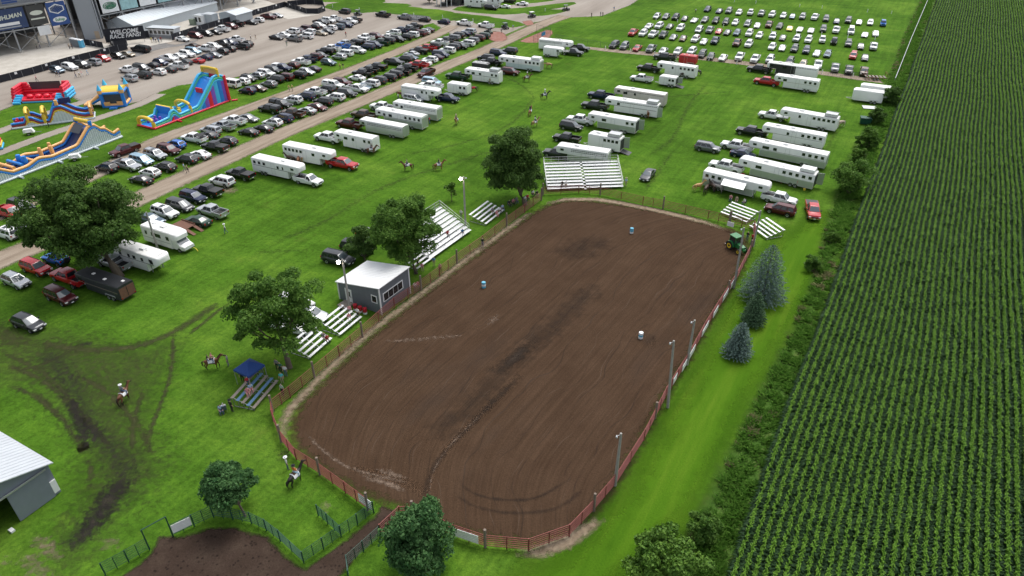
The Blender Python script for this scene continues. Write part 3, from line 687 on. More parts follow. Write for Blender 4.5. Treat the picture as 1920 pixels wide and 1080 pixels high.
_protos = {}
def car_proto(kind, near, extra=''):
    key = (kind, near, extra)
    if key in _protos: return _protos[key]
    c = CARS[kind]; L, W, H, gc, wr = c['L'], c['W'], c['H'], c['gc'], c['wr']
    parts = []                                        # (name, mesh, location, children)
    b = car_shell(c); open_top = extra == 'open'
    if not open_top: cab_mesh(b, c)
    if 'bed' in c:
        r0, r1, zt = c['bed']; zf = interp(r0 + .2, c['deck'])
        for s in (-1, 1): b.box(((r0 + r1) / 2 + .02, s * W / 2 * .945, (zf + zt) / 2 - .1), (r1 - r0, .10, zt - zf + .2), 0)
        b.box((r0 + .06, 0, (zf + zt) / 2 - .1), (.09, W * .86, zt - zf + .19), 0)
    if c.get('rails'):
        for s in (-1, 1): b.bar((c['cab'][1] + .1, s * W * .33, H + .035), (c['cab'][2] - .1, s * W * .33, H + .035), .04, .05, 1)
    if c.get('wide'):
        for s in (-1, 1): b.tube([(c['ax'][0] - .5, s * (W / 2 + .02), .75), (c['ax'][0] - .35, s * (W / 2 + .1), .98), (c['ax'][0], s * (W / 2 + .12), 1.06), (c['ax'][0] + .35, s * (W / 2 + .1), .98), (c['ax'][0] + .5, s * (W / 2 + .02), .75)], .14, 6)
    body = b.mesh('body', [None, TRIM], 38)
    parts.append(('body', body, None))
    nm = lambda n, mb, mt: parts.append((n, mb.mesh(n, [mt], 60), None))
    if not open_top:
        nm('windscreen', pane_front(c, 1), WSCREEN)
        nm('rear_window', pane_front(c, -1, .18, .9, .84), GLASS)
        two = kind not in ('regcab', 'coupe')
        three = kind in ('suv', 'minivan', 'van')
        for s in (-1, 1):
            if three and near:
                for u0, u1 in ((.05, .30), (.34, .62), (.66, .93)): nm('side_window', pane_side(c, s, u0, u1), GLASS)
            elif two:
                for u0, u1 in ((.07, .50), (.54, .93)): nm('side_window', pane_side(c, s, u0, u1), GLASS)
            else: nm('side_window', pane_side(c, s, .15, .90), GLASS)
    xf, xr = c['deck'][-1][0], c['deck'][0][0]; zf = interp(xf - .15, c['deck']); zr = interp(xr + .1, c['deck'])
    if 'bed' in c: zr = c['bed'][2] - .08
    if 'flat' in c: xr = c['flat'][0] + .06; zr = .95
    for s in (-1, 1):
        nm('headlight', MB().box((xf - .10, s * W * .37, zf - .15), (.22, .34, .15)), LAMP)
        nm('tail_light', MB().box((xr + .06, s * W * .40, zr - .14), (.16, .20, .26)), TAIL)
    nm('grille', MB().box((xf - .03, 0, zf - .20), (.10, W * .46, .20)), TRIM)
    if near:
        nm('front_bumper', MB().box((xf - .05, 0, gc + .22), (.16, W * .82, .16)), CHROME if 'bed' in c else TRIM)
        nm('rear_bumper', MB().box((xr + .02, 0, gc + .28), (.16, W * .84, .18)), CHROME if 'bed' in c else TRIM)
        nm('number_plate', MB().box((xr - .005 if 'bed' not in c else xr - .06, 0, .78 if 'bed' not in c else gc + .30), (.04, .32, .16)), PLATE)
        nm('number_plate', MB().box((xf + .035, 0, gc + .24), (.04, .32, .15)), PLATE)
        for s in (-1, 1): nm('wing_mirror', MB().box((c['cab'][3] - .42, s * (W / 2 + .07), interp(c['cab'][3] - .4, c['deck']) + .10), (.12, .20, .16)), TRIM)
        for s in (-1, 1):
            for u in (.30, .72):
                x = lerp(c['cab'][0], c['cab'][3], u)
                parts.append(('door_handle', MB().box((x, s * W * .492, interp(x, c['deck']) - .12), (.2, .03, .035)).mesh('door_handle', [CHROME]), None))
    if 'bed' in c:
        r0, r1, zt = c['bed']; zfl = interp(r0 + .2, c['deck'])
        nm('bed_floor', MB().box(((r0 + r1) / 2, 0, zfl + .045), (r1 - r0 - .2, W * .84, .03)), BEDM)
        if extra == 'tonneau': nm('tonneau_cover', MB().box(((r0 + r1) / 2 + .03, 0, zt + .02), (r1 - r0 - .06, W * .90, .05)), COVER)
        if extra == 'rack':
            q = MB()
            for x in (r0 + .3, r1 - .2):
                q.bar((x, -W * .42, zt), (x, -W * .42, zt + .4), .06); q.bar((x, W * .42, zt), (x, W * .42, zt + .4), .06); q.bar((x, -W * .42, zt + .42), (x, W * .42, zt + .42), .06)
            q.box(((r0 + r1) / 2, 0, zt + .48), (r1 - r0 - .3, W * .8, .06)); nm('bed_rack', q, TRIM)
    if extra == 'topper':
        r0, r1, zt = c['bed']; q = MB()
        rr = []
        for x, k in ((r0 + .02, .0), (r0 + .22, .92), (r0 + .6, 1), (r1 - .02, 1)):
            w0, w1 = W * .47, W * .38; zz = lerp(zt + .02, H - .02, k)
            rr.append([(x, -w0, zt - .01), (x, -lerp(w0, w1, k), zz - .04 * k), (x, -w1 * .8, zz), (x, w1 * .8, zz), (x, lerp(w0, w1, k), zz - .04 * k), (x, w0, zt - .01)])
        q.loft(rr); parts.append(('topper', q.mesh('topper', [None], 40), 'paint'))
        for s in (-1, 1): nm('topper_window', MB().add([(r0 + .45, s * (W * .455), zt + .14), (r1 - .2, s * (W * .455), zt + .14), (r1 - .2, s * (W * .402), H - .16), (r0 + .55, s * (W * .402), H - .16)], [(0, 1, 2, 3)]), GLASS)
    if 'flat' in c:
        a, d = c['flat']; q = MB().box(((a + d) / 2, 0, 1.02), (d - a, 2.2, .10))
        for s in (-1, 1): q.box(((a + d) / 2, s * 1.0, .82), (d - a - 1.4, .12, .3)); q.bar((a, s * .4, .8), (d + .5, s * .4, .8), .1, .2)
        q.bar((d, -1.05, 1.05), (d, -1.05, 1.75), .07); q.bar((d, 1.05, 1.05), (d, 1.05, 1.75), .07); q.bar((d, -1.05, 1.72), (d, 1.05, 1.72), .07)
        nm('flat_deck', q, RIM)
    if open_top:
        q = MB()
        for x in (-.2, -.75):
            for s in (-1, 1): q.box((x * 2 + .35, s * .42, 1.22), (.5, .48, .14)); q.box((x * 2 + .1, s * .42, 1.5), (.14, .46, .5))
        nm('seat', q, TRIM)
        q = MB()
        for s in (-1, 1): q.tube([(-.45, s * .75, 1.15), (-.45, s * .7, 1.85)], .04, 6); q.tube([(-.45, s * .7, 1.85), (-1.6, s * .72, 1.6), (-1.75, s * .75, 1.15)], .04, 6)
        q.tube([(-.45, -.7, 1.85), (-.45, .7, 1.85)], .04, 6); nm('roll_bar', q, TRIM)
        nm('windscreen', MB().add([(.55, -.75, 1.18), (.55, .75, 1.18), (.25, .66, 1.75), (.25, -.66, 1.75)], [(0, 1, 2, 3)]), WSCREEN)
    if kind == 'jeep':
        q = MB(); seg = 14
        q.lathe([(.12, -.1), (.38, -.12), (.4, 0), (.38, .12), (.12, .1)], 14)
        q.v = [(-2.2 + z_, x_ * 1.0, 1.05 + y_) for x_, y_, z_ in q.v]
        nm('spare_wheel', q, TYRE)
    if extra == 'sunroof': nm('sunroof', MB().box((lerp(c['cab'][1], c['cab'][2], .68), 0, H + .02), (.75, W * .42, .04)), GLASS)
    wl = []
    wy = W / 2 - .13
    for a in c['ax']:
        for s in (-1, 1):
            wd = .24
            if a < 0 and (c.get('wide') or 'flat' in c): wl.append((a, s * (wy + .10), wr, .42))
            else: wl.append((a, s * wy, wr, wd))
    _protos[key] = (parts, wl)
    return _protos[key]
TYPE_WORDS = {'sedan': 'sedan', 'coupe': 'sports car', 'hatch': 'hatchback', 'crossover': 'crossover', 'suv': 'SUV', 'minivan': 'minivan', 'van': 'van', 'jeep': 'off-roader', 'pickup': 'pickup', 'dually': 'crew-cab pickup', 'regcab': 'pickup', 'flatbed': 'flatbed pickup'}
NAMES = {'sedan': 'sedan', 'coupe': 'sports_car', 'hatch': 'hatchback', 'crossover': 'crossover', 'suv': 'suv', 'minivan': 'minivan', 'van': 'van', 'jeep': 'off_roader', 'pickup': 'pickup_truck', 'dually': 'pickup_truck', 'regcab': 'pickup_truck', 'flatbed': 'flatbed_truck'}
CATS = {'pickup': 'pickup truck', 'dually': 'pickup truck', 'regcab': 'pickup truck', 'flatbed': 'pickup truck', 'van': 'van', 'minivan': 'van'}
N_CARS = [0]
def place_car(kind, paint, pos, rz, label, group=None, extra='', near=None, top_paint=None):
    d = math.hypot(pos.x, pos.y)
    if near is None: near = d < 178
    parts, wl = car_proto(kind, near, extra)
    root = empty(NAMES[kind], (pos.x, pos.y, 0), rz, label, CATS.get(kind, 'car'), group)
    pm = PAINT[paint][1]
    for name, me, flag in parts:
        o = link(name, me, root)
        if name == 'body': slot_object(o, pm)
        elif flag == 'paint': slot_object(o, PAINT[top_paint or paint][1])
    for a, y, r, w in wl: wheel(root, (a, y, r), r, w, rim=True if d < 235 else False)
    N_CARS[0] += 1
    return root
# one string per row: kind paint x y heading [extra [second paint]]; x, y are pixels of the photograph at mid height
ROWS = {
  'A': 'the row along the black fence|crossover q 107 130 F;suv w 131 125 F;suv d 155 121 F;suv s 176 116 R;crossover r 194 109 F;crossover k 221 104 F;sedan t 239 100 F;dually k 264 92 R topper;sedan w 342 72 F;minivan m 367 66 F;minivan k 386 62 F;sedan k 404 59 F;pickup w 417 54 R;suv m 434 49 F;pickup k 444 44 R;sedan k 471 41 F;crossover w 484 37 R;pickup m 504 31 F;sedan s 519 28 F',
  'B': 'the near gravel block, front line|suv s 243 146 R;suv k 269 140 R;crossover w 297 134 R;sedan k 317 129 R;pickup w 335 123 R tonneau;sedan d 347 115 R;coupe r 370 112 R;sedan n 385 106 R;sedan g 402 102 F;crossover k 416 96 R;crossover k 430 91 R;suv k 455 87 R',
  'b': 'the near gravel block, back line|pickup w 241 131 R;minivan d 265 126 F;sedan k 286 121 R;crossover n 301 116 F;pickup w 317 109 F;sedan w 335 104 F;suv w 351 101 F;minivan l 362 95 F;sedan o 361 85 R;pickup w 387 91 R tonneau;suv w 402 87 F;pickup d 420 81 F;suv n 432 80 F;pickup w 444 74 R;crossover k 462 82 R',
  'C': 'the far gravel block, front line|sedan k 518 69 F;pickup g 552 72 R;suv w 575 67 R;sedan t 601 61 F;sedan d 614 58 F;crossover w 620 52 R;suv q 634 50 R;suv n 649 46 F;pickup w 655 40 F;pickup k 664 37 R',
  'c': 'the far gravel block, back line|sedan w 533 64 F;suv w 549 58 R;sedan p 560 56 R;suv m 571 53 R;suv w 580 60 R;crossover k 589 50 R;crossover w 599 47 F;pickup k 602 42 F;suv w 616 38 F;pickup w 627 35 R',
  'D': 'the line below the wire fence|suv d 646 21 L;pickup k 718 27 L;pickup g 760 32 L;crossover k 796 36 L;crossover n 832 40 L;pickup w 871 43 L;pickup w 911 47 L',
  'E': 'the upper line beside the gravel|van w 433 157 R;crossover w 454 152 R;crossover k 466 146 F;crossover s 481 141 R;suv w 499 137 F;suv d 512 131 F;pickup n 529 127 F topper w;crossover m 548 122 R;pickup w 564 116 R;pickup n 577 111 R;suv m 589 106 R;sedan k 601 102 F;pickup k 610 96 R topper;pickup w 622 91 R;pickup b 640 87 R;pickup s 648 82 R;pickup k 666 80 R topper;suv w 679 76 R;pickup w 686 70 R;suv m 706 68 F;sedan w 726 67 R;suv w 738 61 R;pickup n 752 57 R;pickup g 769 54 R;pickup k 777 49 R',
  'e': 'the lower line beside the gravel|crossover n 464 169 R;sedan o 484 164 F;crossover g 504 157 R;suv k 517 148 R;suv m 534 144 R;suv k 559 140 R;crossover s 575 134 F;sedan p 587 128 R;crossover q 616 116 F;crossover s 636 106 R;minivan w 647 99 R;suv w 671 94 F;minivan n 689 87 R;suv n 703 84 F;pickup e 715 79 R;suv d 727 76 R;suv k 746 73 F;suv k 760 69 R;suv w 772 65 R;suv m 786 62 R;crossover s 794 59 R;sedan k 802 55 R',
  'F': 'the upper line between the lanes|pickup s 239 309 F;minivan l 265 299 F;suv s 291 289 F sunroof;suv m 316 280 F;crossover b 329 270 R;pickup w 364 259 R rack;sedan d 391 252 R;suv s 395 244 R;pickup s 420 236 R;pickup w 440 226 R;sedan g 466 220 F;pickup k 506 204 R topper;pickup k 527 195 F topper;suv w 549 187 R sunroof;suv n 574 180 R;pickup w 592 172 R;suv d 612 167 R;pickup w 625 159 F topper w;suv m 642 154 F;sedan w 669 145 R;pickup k 680 137 R;pickup k 692 131 R;pickup k 707 125 R tonneau;pickup d 739 116 F;suv d 759 110 R;sedan q 769 106 F;sedan s 772 100 R;pickup k 786 95 R tonneau;pickup r 801 90 R;suv d 812 86 R;pickup w 825 80 R;pickup d 837 76 R;suv g 849 71 R;suv k 857 66 R;sedan n 869 62 R;suv s 879 59 R',
  'f': 'the lower line between the lanes|crossover k 200 313 R;sedan k 264 335 R;hatch w 281 322 R;crossover k 309 312 R;crossover d 350 297 R;sedan w 375 288 R;pickup k 403 275 R tonneau;crossover d 425 264 R;sedan k 466 246 R;sedan k 494 239 R;crossover w 511 229 R sunroof;suv n 531 221 R;pickup o 549 212 R;sedan s 575 206 R;sedan m 595 199 F;suv k 606 190 R;suv w 629 182 R;suv d 651 174 F;pickup w 670 166 F;sedan q 680 161 F;suv w 695 156 R;suv d 709 150 R;suv k 727 145 R;suv k 739 139 R;pickup k 751 134 R;pickup k 765 127 R;pickup r 784 121 R;sedan w 794 117 R;crossover w 806 111 R;sedan p 817 106 R;minivan n 826 101 F;suv w 839 94 R;suv d 848 88 R;suv k 863 86 F;suv w 876 81 R;suv g 884 76 R;suv m 895 71 R;suv e 905 67 R',
  'J': 'the top row of the field|crossover n 1327 17 S;sedan n 1349 20 S;suv g 1367 20 S;crossover w 1386 23 S;jeep w 1407 24 S;pickup g 1428 25 S;suv w 1448 27 S;crossover w 1469 29 S;sedan q 1486 30 S;suv g 1505 31 S;pickup w 1528 32 S;suv d 1549 35 S;sedan n 1569 39 S;suv d 1591 38 S;sedan s 1611 41 S;crossover s 1632 42 S;jeep b 1656 44 S',
  'K': 'the field second row from top|crossover s 1232 30 S;crossover g 1249 31 S;suv k 1267 32 S;sedan d 1284 34 S;coupe w 1302 37 S;crossover g 1322 37 S;suv k 1342 39 S;suv k 1361 41 S;crossover w 1379 42 S;minivan g 1402 44 S;sedan w 1420 47 S;pickup m 1442 46 S;crossover d 1462 49 S;coupe y 1481 52 S;coupe w 1500 54 S;coupe w 1521 56 S;suv d 1544 54 S;pickup w 1568 56 S;van w 1596 58 S;coupe w 1622 64 S;sedan w 1642 62 S',
  'L': 'the middle row of the field|sedan w 1217 48 S;suv w 1236 48 S;sedan d 1256 49 S;suv w 1276 52 S;minivan s 1311 55 S;pickup g 1331 56 S;sedan r 1348 58 S;sedan d 1364 60 S;crossover q 1382 61 S;suv w 1405 62 S;crossover w 1424 66 S;suv s 1449 68 S;sedan d 1468 70 S;suv s 1494 72 S;suv w 1516 74 S;jeep w 1542 75 S;jeep k 1564 78 S;suv d 1591 81 S;sedan d 1614 86 S;pickup s 1638 87 S',
  'M': 'the field fourth row from top|pickup r 1187 61 S;suv w 1206 62 S;pickup w 1225 64 S;pickup d 1244 65 S;sedan g 1263 69 S;sedan o 1281 71 S;suv w 1304 73 S;sedan w 1320 77 S;pickup n 1341 76 S;pickup m 1382 80 S;suv w 1404 82 S;crossover w 1448 87 S;sedan s 1467 89 S;suv d 1490 91 S;suv n 1512 94 S;sedan w 1532 99 S;crossover q 1552 101 S;suv r 1600 104 S;sedan d 1622 107 S',
  'N': 'the field row along the chain fence|suv d 1152 84 S;suv g 1171 86 S;sedan r 1195 89 S;pickup g 1221 91 S;sedan s 1244 94 S;crossover w 1271 96 S;suv w 1297 96 S;minivan k 1317 101 S;hatch d 1333 105 S;sedan w 1356 107 S;pickup w 1387 106 S;pickup w 1416 110 S;suv s 1444 111 S;suv d 1481 115 S;hatch t 1506 119 S;pickup w 1534 121 S;pickup g 1566 127 S;pickup k 1592 131 S;pickup o 1620 134 S',
}
HEAD = {'F': R(-25), 'R': R(155), 'L': R(150), 'S': R(244)}
GROUPS = {'A': 'cars along the black screen fence', 'D': 'vehicles by the wire fence'}
rng = random.Random(4)
for key, txt in ROWS.items():
    phrase, data = txt.split('|')
    cars = []
    for c in data.split(';'):
        f = c.split(); cars.append((float(f[2]), f))
    cars.sort(key=lambda t: t[0])
    for i, (_, f) in enumerate(cars):
        pos = P(float(f[2]), float(f[3]), 0.8)
        ex = f[5] if len(f) > 5 else ''; tp = f[6] if len(f) > 6 else None
        w = PAINT[f[1]][0] + ' ' + TYPE_WORDS[f[0]]
        if ex == 'topper': w = PAINT[f[1]][0] + ' capped pickup'
        last = i == len(cars) - 1
        lab = '%s, %s from the left in %s' % (w, ordinal(i), phrase)
        place_car(f[0], f[1], pos, HEAD[f[4]] + R(rng.uniform(-3, 3)), lab, GROUPS.get(key, 'cars parked in ' + phrase), ex, top_paint=tp)
# single vehicles, each at its own angle (nose direction in degrees)
for kind, paint, x, y, a, lab, ex in [
    ('pickup', 'm', 234, 281, 237, 'maroon and tan pickup driving down the upper dirt lane', 'tonneau'),
    ('pickup', 'm', 799, 136, 238, 'maroon pickup driving on the dirt lane beside the pale blue van', ''),
    ('pickup', 'r', 19, 398, -25, 'bright red pickup at the left edge above the white SUV', ''),
    ('suv', 'd', 39, 385, -25, 'dark SUV half hidden behind the big left tree', ''),
    ('pickup', 'k', 47, 423, -25, 'black pickup between the red pickup and the white SUV', ''),
    ('suv', 'w', 12, 436, 155, 'white SUV with sunroof at the left edge by the lane', 'sunroof'),
    ('jeep', 'b', 105, 485, 158, 'bright blue open off-roader with spare wheel under the big tree', 'open'),
    ('suv', 'r', 67, 501, -26, 'red SUV with roof rails below the blue off-roader', ''),
    ('crossover', 's', 29, 525, -27, 'silver crossover at the left edge below the dirt lane', ''),
    ('suv', 'm', 113, 554, -28, 'dark red SUV in front of the black horse trailer', ''),
    ('crossover', 'd', 52, 604, -24, 'dark grey crossover standing alone on the worn grass at left', ''),
    ('suv', 'w', 309, 397, -27, 'white SUV with sunroof next to the motorhome', 'sunroof'),
    ('minivan', 'd', 337, 384, -26, 'dark grey people carrier beside the blue SUV', ''),
    ('suv', 'n', 362, 369, -26, 'deep blue SUV between a black pickup and a grey car', ''),
    ('pickup', 'k', 390, 357, 154, 'black pickup with covered bed right of the deep blue SUV', 'tonneau'),
    ('suv', 'w', 416, 339, 155, 'white SUV with dark wheels between two black pickups', ''),
    ('pickup', 'k', 451, 326, 154, 'black pickup with covered bed nearest the white horse trailers', 'tonneau'),
    ('pickup', 's', 398, 396, 152, 'silver pickup with open black bed near the lone walker', ''),
    ('sedan', 'e', 371, 412, 154, 'very dark green sedan beside the wooden ramp trailer', ''),
    ('sedan', 'q', 283, 409, -25, 'slate blue car mostly hidden behind the motorhome', ''),
    ('suv', 'd', 634, 484, -22, 'dark grey SUV parked behind the announcer booth', ''),
    ('suv', 'k', 668, 464, -22, 'black SUV half hidden by the small dark tree', ''),
    ('crossover', 's', 695, 440, -22, 'silver car hidden behind the tree by the tall bleachers', ''),
    ('suv', 'w', 520, 603, -20, 'leftmost white car under the tree by the white bleachers', ''),
    ('sedan', 'w', 556, 611, -20, 'white car nearest the bleachers under the broad tree', ''),
    ('crossover', 's', 583, 588, -22, 'silver car under the right side of the broad tree', ''),
    ('suv', 'w', 555, 567, -22, 'white car farthest back under the broad tree', ''),
    ('sedan', 'd', 1215, 326, 242, 'dark grey sedan alone on the grass right of the big bleachers', ''),
    ('suv', 'm', 1463, 392, 148, 'maroon SUV beside the white pickup near the corn', ''),
    ('pickup', 'r', 1524, 394, 256, 'red pickup facing the camera beside the corn verge', 'tonneau'),
    ('suv', 'd', 1071, 236, -27, 'dark blue-grey SUV beside the white crew-cab pickup', ''),
    ('suv', 'g', 1327, 276, -27, 'grey SUV at the left end of the right-hand trailers', ''),
    ('sedan', 'n', 1393, 287, -27, 'navy sedan squeezed between two long white horse trailers', ''),
    ('minivan', 's', 775, 184, -25, 'silver wagon in front of a white gooseneck trailer', ''),
    ('minivan', 'l', 809, 152, -25, 'pale blue minivan at the edge of the dirt lane', ''),
    ('suv', 'n', 934, 99, -25, 'navy SUV behind the white trailer with blue side panel', ''),
    ('suv', 'd', 955, 95, 155, 'dark SUV with roof rails at the head of the lane', ''),
    ('suv', 'k', 911, 108, 155, 'black SUV left of the big white horse trailer', ''),
    ('suv', 'm', 957, 134, -24, 'red SUV behind the horse trailer with a hay pod', ''),
    ('suv', 'k', 921, 14, -20, 'black SUV on the grass verge near the top', ''),
    ('coupe', 'w', 946, 11, 160, 'white sports car on the verge near the top', ''),
    ('sedan', 'w', 979, 6, 160, 'white sedan on the verge at the top edge', ''),
    ('pickup', 'k', 953, 1, 150, 'black pickup at the very top edge behind the white sedan', ''),
    ]:
    place_car(kind, paint, P(x, y, 0.8), R(a), lab, None, ex)
# ================================================================ HORSE TRAILERS AND RIGS
TWHITE = mat('trailer_white', (0.78, 0.79, 0.78), 0.4, 0, 0.06, 0.8, coat=0.2)
TROOF = mat('trailer_roof', (0.76, 0.76, 0.74), 0.5, 0, 0.08, 1.5)
TALU = mat('trailer_aluminium', (0.50, 0.52, 0.53), 0.38, 0.6, 0.12, 1.2)
TDARK = mat('trailer_dark', (0.028, 0.030, 0.034), 0.45, 0, 0.2, 2)
TRED = mat('trailer_red', (0.45, 0.015, 0.02), 0.4, 0, 0.1, 2)
TTAN = mat('trailer_tan', (0.48, 0.45, 0.41), 0.4, 0, 0.1, 2)
TGREY = mat('trailer_grey_roof', (0.30, 0.31, 0.31), 0.5, 0.3, 0.15, 1.5)
TBLUE = mat('trailer_pale_blue', (0.58, 0.68, 0.70), 0.4, 0, 0.08, 1.0)
STEEL = mat('galvanised_steel', (0.36, 0.37, 0.38), 0.5, 0.6, 0.15, 3)
OLDTAN = mat('tan_trim', (0.30, 0.25, 0.19), 0.7, 0, 0.2, 3)
WOODB = mat('brown_boards', (0.16, 0.075, 0.05), 0.8, 0, 0.3, 3)
def trailer(name, label, group, px, py, rz, L, neck=2.5, W=2.44, H=3.15, wall=None, roof=None, skirt=None, windows=5, slats=0, doors=((.55, .8),), pod=None, ac=1, side_windows=(), awning=None, ramp=False, open_door=False, z=1.7, cat='trailer', stripe=None, gate=None, front=None):
    """x forward; the box is L long and the gooseneck reaches `neck` further"""
    wall = wall or TWHITE; roof = roof or TROOF
    pos = P(px, py, z)
    root = empty(name, (pos.x, pos.y, 0), rz, label, cat, group)
    T = L + neck; x0 = -T / 2; x1 = x0 + L; x2 = T / 2; w = W / 2; fl = .48; nf = 1.78
    b = MB()
    def ring(x, f, ww, top): return [(x, -ww, f), (x, -ww, top - .16), (x, -ww + .05, top - .05), (x, -ww + .16, top), (x, ww - .16, top), (x, ww - .05, top - .05), (x, ww, top - .16), (x, ww, f)]
    rg = [ring(x0, fl, w, H), ring(x1, fl, w, H)]
    if neck > 1: rg += [ring(x1 + .02, nf, w, H), ring(x2 - .55, nf, w, H), ring(x2 - .18, nf + .12, w * .86, H - .12), ring(x2, nf + .3, w * .62, H - .35)]
    else: rg += [ring(x1 + .45, fl + .1, w * .7, H - .2)]
    b.loft(rg); body = b.build('body', wall, root, 40)
    r = MB(); n = max(6, int(T))
    rp = []
    xe = x2 - .5 if neck > 1 else x1
    for k in range(n + 1):
        x = lerp(x0 + .03, xe, k / n); rp.append([(x, -w + .14, H + .012), (x, 0, H + .055), (x, w - .14, H + .012)])
    r.loft(rp, 0, cap=False, closed=False); r.build('roof', roof, root, 30)
    seams = MB()
    def side(mb, s, xa, xb, za, zb, off=.008): mb.add([(xa, s * (w + off), za), (xb, s * (w + off), za), (xb, s * (w + off), zb), (xa, s * (w + off), zb)], [(0, 1, 2, 3)])
    for s in (-1, 1):
        if skirt is not None:
            m_ = MB(); side(m_, s, x0 + .04, x1 - .03, fl + .05, fl + (H - fl) * .46); m_.build('skirt_panel', skirt, root)
        if front is not None:
            m_ = MB(); side(m_, s, x0 + T * .42, x2 - .75, nf + .04, H - .2, .012); side(m_, s, x0 + T * .42, x1 - .05, fl + .05, nf + .04, .012); m_.build('front_panel', front, root)
        if stripe is not None:
            m_ = MB(); side(m_, s, x0 + .3, x2 - .8, fl + (H - fl) * .50, fl + (H - fl) * .53, .012); m_.build('stripe', stripe, root)
        horse = L * (.52 if windows >= 3 else .42)
        for k in range(windows):
            xa = x0 + .45 + k * min(1.15, horse / max(1, windows)); m_ = MB(); side(m_, s, xa, xa + .58, H - 1.02, H - .46, .018)
            wo = m_.build('window', GLASS, root)
            f = MB()
            for (a, bb, c, d) in ((xa - .06, xa, H - 1.08, H - .4), (xa + .58, xa + .64, H - 1.08, H - .4)): side(f, s, a, bb, c, d, .022)
            side(f, s, xa, xa + .58, H - 1.08, H - 1.02, .022); side(f, s, xa, xa + .58, H - .46, H - .40, .022)
            f.build('window_frame', TROOF, wo)
        for (u, ww) in side_windows:
            xa = x0 + u * T; m_ = MB(); side(m_, s, xa, xa + ww, H - 1.15, H - .58, .018); m_.build('window', GLASS, root)
        if neck > 1:
            m_ = MB(); side(m_, s, x2 - 1.7, x2 - 1.0, H - .85, H - .42, .018); m_.build('window', GLASS, root)
        for k in range(slats):
            zc = H - .42 - k * .30; m_ = MB()
            nn = int((L * .92) / .42)
            for j in range(nn): side(m_, s, x0 + .3 + j * .42, x0 + .3 + j * .42 + .33, zc - .07, zc + .05, .012)
            m_.build('air_slot', TDARK, root)
        for (u, ww) in doors:
            xa = x0 + u * L
            m_ = MB()
            for q in (xa, xa + ww): side(m_, s, q - .025, q + .025, fl + .15, H - .35, .014)
            side(m_, s, xa, xa + ww, H - .37, H - .33, .014)
            m_.build('door', TALU, root)
        for a in (-.42, .42):
            wheel(root, (x0 + L * .30 + a, s * (w - .06), .38), .38, .26)
        fd = MB().box((x0 + L * .30, s * (w + .02), .86), (1.95, .14, .10)); fd.box((x0 + L * .30 - .95, s * (w + .02), .74), (.08, .14, .2)); fd.box((x0 + L * .30 + .95, s * (w + .02), .74), (.08, .14, .2))
        fd.build('fender', TALU, root)
        MB().box((x0 - .03, s * (w - .2), .75), (.06, .2, .16)).build('tail_light', TAIL, root)
    if not open_door:
        for s in (-1, 1): MB().box((x0 - .02, s * w * .48, (fl + H) / 2 - .1), (.045, w * .88, H - fl - .5)).build('rear_door', gate or (TALU if skirt is not None else wall), root)
    else:
        MB().box((x0 - .006, 0, (fl + H) / 2 - .1), (.03, w * 1.7, H - fl - .5)).build('doorway_shade', TDARK, root)  # dark sheet painted in for the shaded inside behind the open door
        MB().box((x0 - .55, -w - .02 if open_door == 1 else w + .02, (fl + H) / 2 - .1), (1.1, .06, H - fl - .5), rz=.25).build('rear_door', TALU, root)
    if ramp:
        q = MB(); q.add([(x0, -w * .8, fl), (x0, w * .8, fl), (x0 - 1.9, w * .8, .04), (x0 - 1.9, -w * .8, .04), (x0, -w * .8, fl - .07), (x0, w * .8, fl - .07), (x0 - 1.9, w * .8, .005), (x0 - 1.9, -w * .8, .005)], [(0, 1, 2, 3), (7, 6, 5, 4), (0, 4, 5, 1), (1, 5, 6, 2), (2, 6, 7, 3), (3, 7, 4, 0)])
        q.build('ramp', TDARK, root)
    for k in range(ac):
        x = lerp(x0 + L * .5, x1 + neck * .4, (k + .5) / ac)
        MB().box((x, 0, H + .17), (.95, .7, .24), taper=.82).build('roof_vent', TWHITE, root, 40)
    for k in range(3):
        MB().box((lerp(x0 + .8, x1 - .8, k / 2), (-.35, .4, .1)[k], H + .075), (.42, .42, .09), taper=.85).build('roof_hatch', TROOF, root)
    if pod:
        q = MB().box((x0 + 1.6, 0, H + .42), (2.6, W * .82, .5), taper=.92); q.build('hay_pod', TWHITE if pod == 'pod' else TALU, root, 30)
        if pod == 'rack':
            for s in (-1, 1): MB().bar((x0 + .2, s * w * .84, H + .72), (x0 + 3.0, s * w * .84, H + .72), .05).build('rack_rail', STEEL, root)
    if awning:
        s = awning; q = MB(); xa, xb = x0 + L * .42, x0 + L * .86
        vs = [(xa, s * (w + .02), H - .42), (xb, s * (w + .02), H - .42), (xb, s * (w + 1.5), H - 1.15), (xa, s * (w + 1.5), H - 1.15)]
        q.add(vs + [(v[0], v[1], v[2] - .05) for v in vs], [(0, 1, 2, 3), (7, 6, 5, 4), (0, 4, 5, 1), (1, 5, 6, 2), (2, 6, 7, 3), (3, 7, 4, 0)])
        q.build('awning', TALU, root)
        for x in (xa + .1, xb - .1): MB().bar((x, s * (w + 1.45), H - 1.16), (x, s * (w + .02), 1.2), .05).build('awning_strut', STEEL, root)
    # hitch and landing gear
    if neck > 1:
        MB().bar((x2 - .7, 0, nf), (x2 - .7, 0, 1.0), .16).build('hitch', STEEL, root)
        for s in (-1, 1): MB().bar((x1 + .1, s * .7, nf), (x1 + .1, s * .7, .08), .09).build('jack_leg', STEEL, root)
    else:
        q = MB().bar((x1 + .3, -w * .6, .52), (x1 + 1.7, 0, .52), .1); q.bar((x1 + .3, w * .6, .52), (x1 + 1.7, 0, .52), .1); q.build('drawbar', STEEL, root)
    return root
GR = 'horse trailers parked on the grass'
def LT(a): return R(180 - a)          # nose to the left, tail swung `a` degrees towards the camera
def RT(a): return R(-a)               # nose to the right
